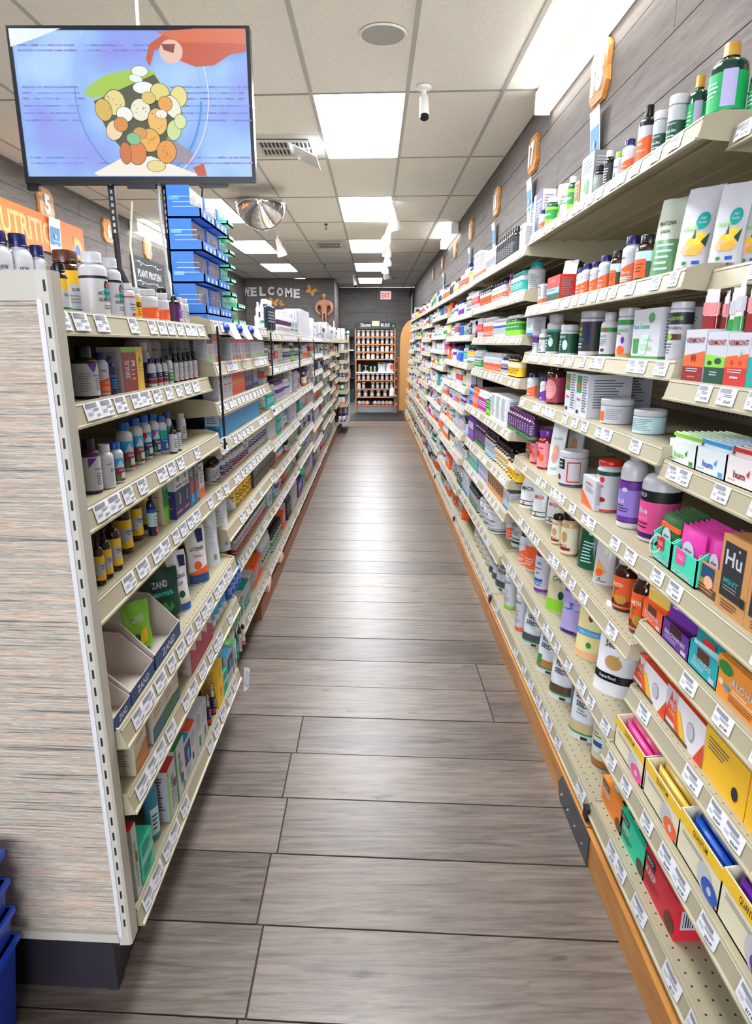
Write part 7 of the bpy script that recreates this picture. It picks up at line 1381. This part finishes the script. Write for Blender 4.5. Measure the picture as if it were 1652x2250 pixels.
# ------------------------------------------------------------------ blue and green remedy tray stacks on the second island bay
def clear(n): return mat(n, .12, 0, 0, .4)
def tray(x, y0, y1, z, h, blue, lab, grp, cardc, flags=True):
    """open front stacking tray, front faces the aisle (+x)"""
    d = .1 if blue else .09; ro = empty('remedy_tray', lab, 'tray', (x, (y0+y1)/2, z), 0, grp); L2 = (y1-y0)/2-.0015; t = .004
    c1 = mat('#1878de' if blue else '#7fd9b8', .4); c2 = mat('#1a66c8' if blue else '#58c49c', .2)
    m = MB(); m.box(-d, 0, -L2, L2, 0, t, c1); m.box(-d, -d+t, -L2, L2, 0, h, c1); m.box(-t, 0, -L2, L2, 0, h*.3, c2)
    for sy in (-1, 1):
        a, b_ = (-L2, -L2+t) if sy < 0 else (L2-t, L2); m.prism([(0, 0), (0, h*.3), (-.03, h*.42), (-.03, h), (-d, h), (-d, 0)], lambda p_, q, tt: (p_, tt, q), a, b_, c1)
    m.build('shell', ro, False)
    for zz in (.35, .5, .66):
        m = MB(); m.box(-d*.8, -d*.15, -L2-.001, -L2-.0002, h*zz-.002, h*zz, mat('#8fd0ff' if blue else '#d0f4e6', .2)); m.build('moulded_rib', ro, False)
    if blue:
        m = MB(); q0 = .25 if z < 1.5 else .55; m.box(-d*.9, -d*.6, -L2-.0009, -L2-.0002, h*q0, h*(q0+.12), mat('#4aa4ee', .2)); m.build('lighter_panel', ro, False)
    m = MB(); m.box(-.036, -.034, -L2+t, L2-t, h*.34, h*.97, mat(cardc, .5)); r = random.Random(int(y0*1000+z*100))
    for q in range(7): yy = -L2*.85+2*L2*.85*q/7; m.box(-.0345, -.0335, yy, yy+L2*.14, h*.4, h*(.6+.2*r.random()), mat(r.choice(['#6a78a8', '#b87868', '#8a8a90', '#c9a070']), .5))
    m.build('header_card', ro, False)
    for q in range(3): 
        m = MB(); yy = -L2*.7+q*L2*.6; m.box(.0002, .0012, yy, yy+L2*.25, h*.06, h*.2, mat('#9cc8f4' if blue else '#e0f8ee', .4)); m.build('print', ro, False)
zb = 1.3155
for col, (ya, yb) in enumerate(((2.0, 2.17), (2.172, 2.34))):
    for r_ in range(4):
        tray(-.50, ya, yb, zb+.02+r_*.089, .087, True, 'blue plastic tray, %s of the %s stack on the island top' % (('lowest', 'second', 'third', 'topmost')[r_], ('front', 'rear')[col]), 'blue remedy trays stacked on the island', '#c9bcb8' if (r_+col) % 3 else '#e6e2e0')
m = MB(); m.box(-.605, -.5, 2.0, 2.34, zb+.0005, zb+.0195, mat('#2a74d0', .3)); tag(m.build('tray_base'), 'blue plastic base under the two blue tray stacks', 'base')
for r_ in range(8): tray(-.50, 2.36, 2.45, zb+.0005+r_*.047, .046, False, 'pale green plastic tray, %s from the shelf in the tall green stack' % ordn(r_), 'green remedy trays stacked on the island', '#dde6dc')
for r_ in range(2): tray(-.50, 2.46+.0, 2.60, zb+.0005+r_*.06, .058, False, 'short green tray beside the tall green stack, %s' % ('lower', 'upper')[r_], 'green remedy trays stacked on the island', '#d0c8b8')
for i, yy in enumerate((2.12, 2.33, 2.55)):
    ro = empty('shelf_dispenser', '%s blue ball dispenser clip with white card on the island top edge' % ordn(i), 'sign', (-.478, yy, 1.3), 0, 'blue clips on the island top edge')
    m = MB(); m.lathe([(.004, -.016), (.014, -.01), (.018, 0), (.014, .01), (.004, .016)], mat('#1b3fa8', .35), 12); m.build('ball', ro)
    m = MB(); m.hexa([(.008, .015, -.02), (.03, .015, -.035), (.03, .12, -.035), (.008, .12, -.02), (.004, .015, .016), (.006, .015, .016), (.006, .12, .016), (.004, .12, .016)], mat('#eef0f6', .4)); m.build('card', ro)
# thin black rods on the island bay joints
for i in range(1, 5):
    yy = LY[i]+(.012 if i == 1 else 0); z0, z1 = ((.93, 1.30), (1.07, 1.30), (1.0, 1.28), (1.0, 1.28))[i-1]
    cord('hanging_rod', [(-.468, yy, z1), (-.466, yy, (z0+z1)/2), (-.466, yy, z0)], .004, 'black', 'thin black rod hanging at the %s joint of the island bays' % ordn(i-1), 'rod')
for i, (x, y, z, l) in enumerate(((-.452, 1.93, .955, 'clear round tag hanging at the edge of the first island bay'), (-.47, 3.02, .945, 'clear round tag hanging at the edge of the second island bay'), (.612, 1.32, .83, 'clear round tag hanging before the purple jug'), (.6, 4.3, .95, 'clear round tag hanging on the third wall bay'))):
    m = MB(); m.lathe([(.02, -.0015), (.0225, 0), (.02, .0015), (.0175, 0), (.02, -.0015)], mat('#dfe2ea', .1), 20, cap=False); m.lathe([(.005, -.001), (.005, .001)], mat('black', .3), 12)
    o = m.build('round_tag'); o.location = (x, y, z); o.rotation_euler = (math.pi/2, 0, .5); tag(o, l, 'tag')
m = MB(); m.face([(0, -.03, -.075), (.012, .0, -.08), (.012, .03, -.02), (0, .0, .0)], mat('#eceef4', .5)); m.face([(.0125, .0, -.075), (.0128, .02, -.03), (.004, .0, -.006), (.003, -.02, -.05)], mat('#c9ccd6', .5)); o = m.build('paper_ticket'); o.location = (-.447, 1.98, .175); tag(o, 'loose white ticket hanging off the lowest island shelf', 'ticket')
# stack of blue shopping baskets beside the end panel
for i in range(4):
    ro = empty('shopping_basket', 'blue plastic shopping basket, %s up in the stack beside the panel' % ordn(i), 'basket', (-.8, .86, .0+i*.062), .0, 'stacked blue baskets')
    m = MB(); a, c_, h = .14, .075, .2; m.hexa([(-a*.85, -c_*.85, 0), (a*.85, -c_*.85, 0), (a*.85, c_*.85, 0), (-a*.85, c_*.85, 0), (-a, -c_, h), (a, -c_, h), (a, c_, h), (-a, c_, h)], mat('#1a3fb4', .35)); m.build('body', ro)
    m = MB(); m.box(-a-.006, a+.006, -c_-.006, c_+.004, h-.012, h, mat('#1f4fd0', .3)); m.build('rim', ro)
    m = MB(); m.box(-a-.0065, a+.0065, -c_-.0068, -c_-.0055, h-.004, h-.001, mat('#cfe0ea', .3)); m.build('edge_line', ro)
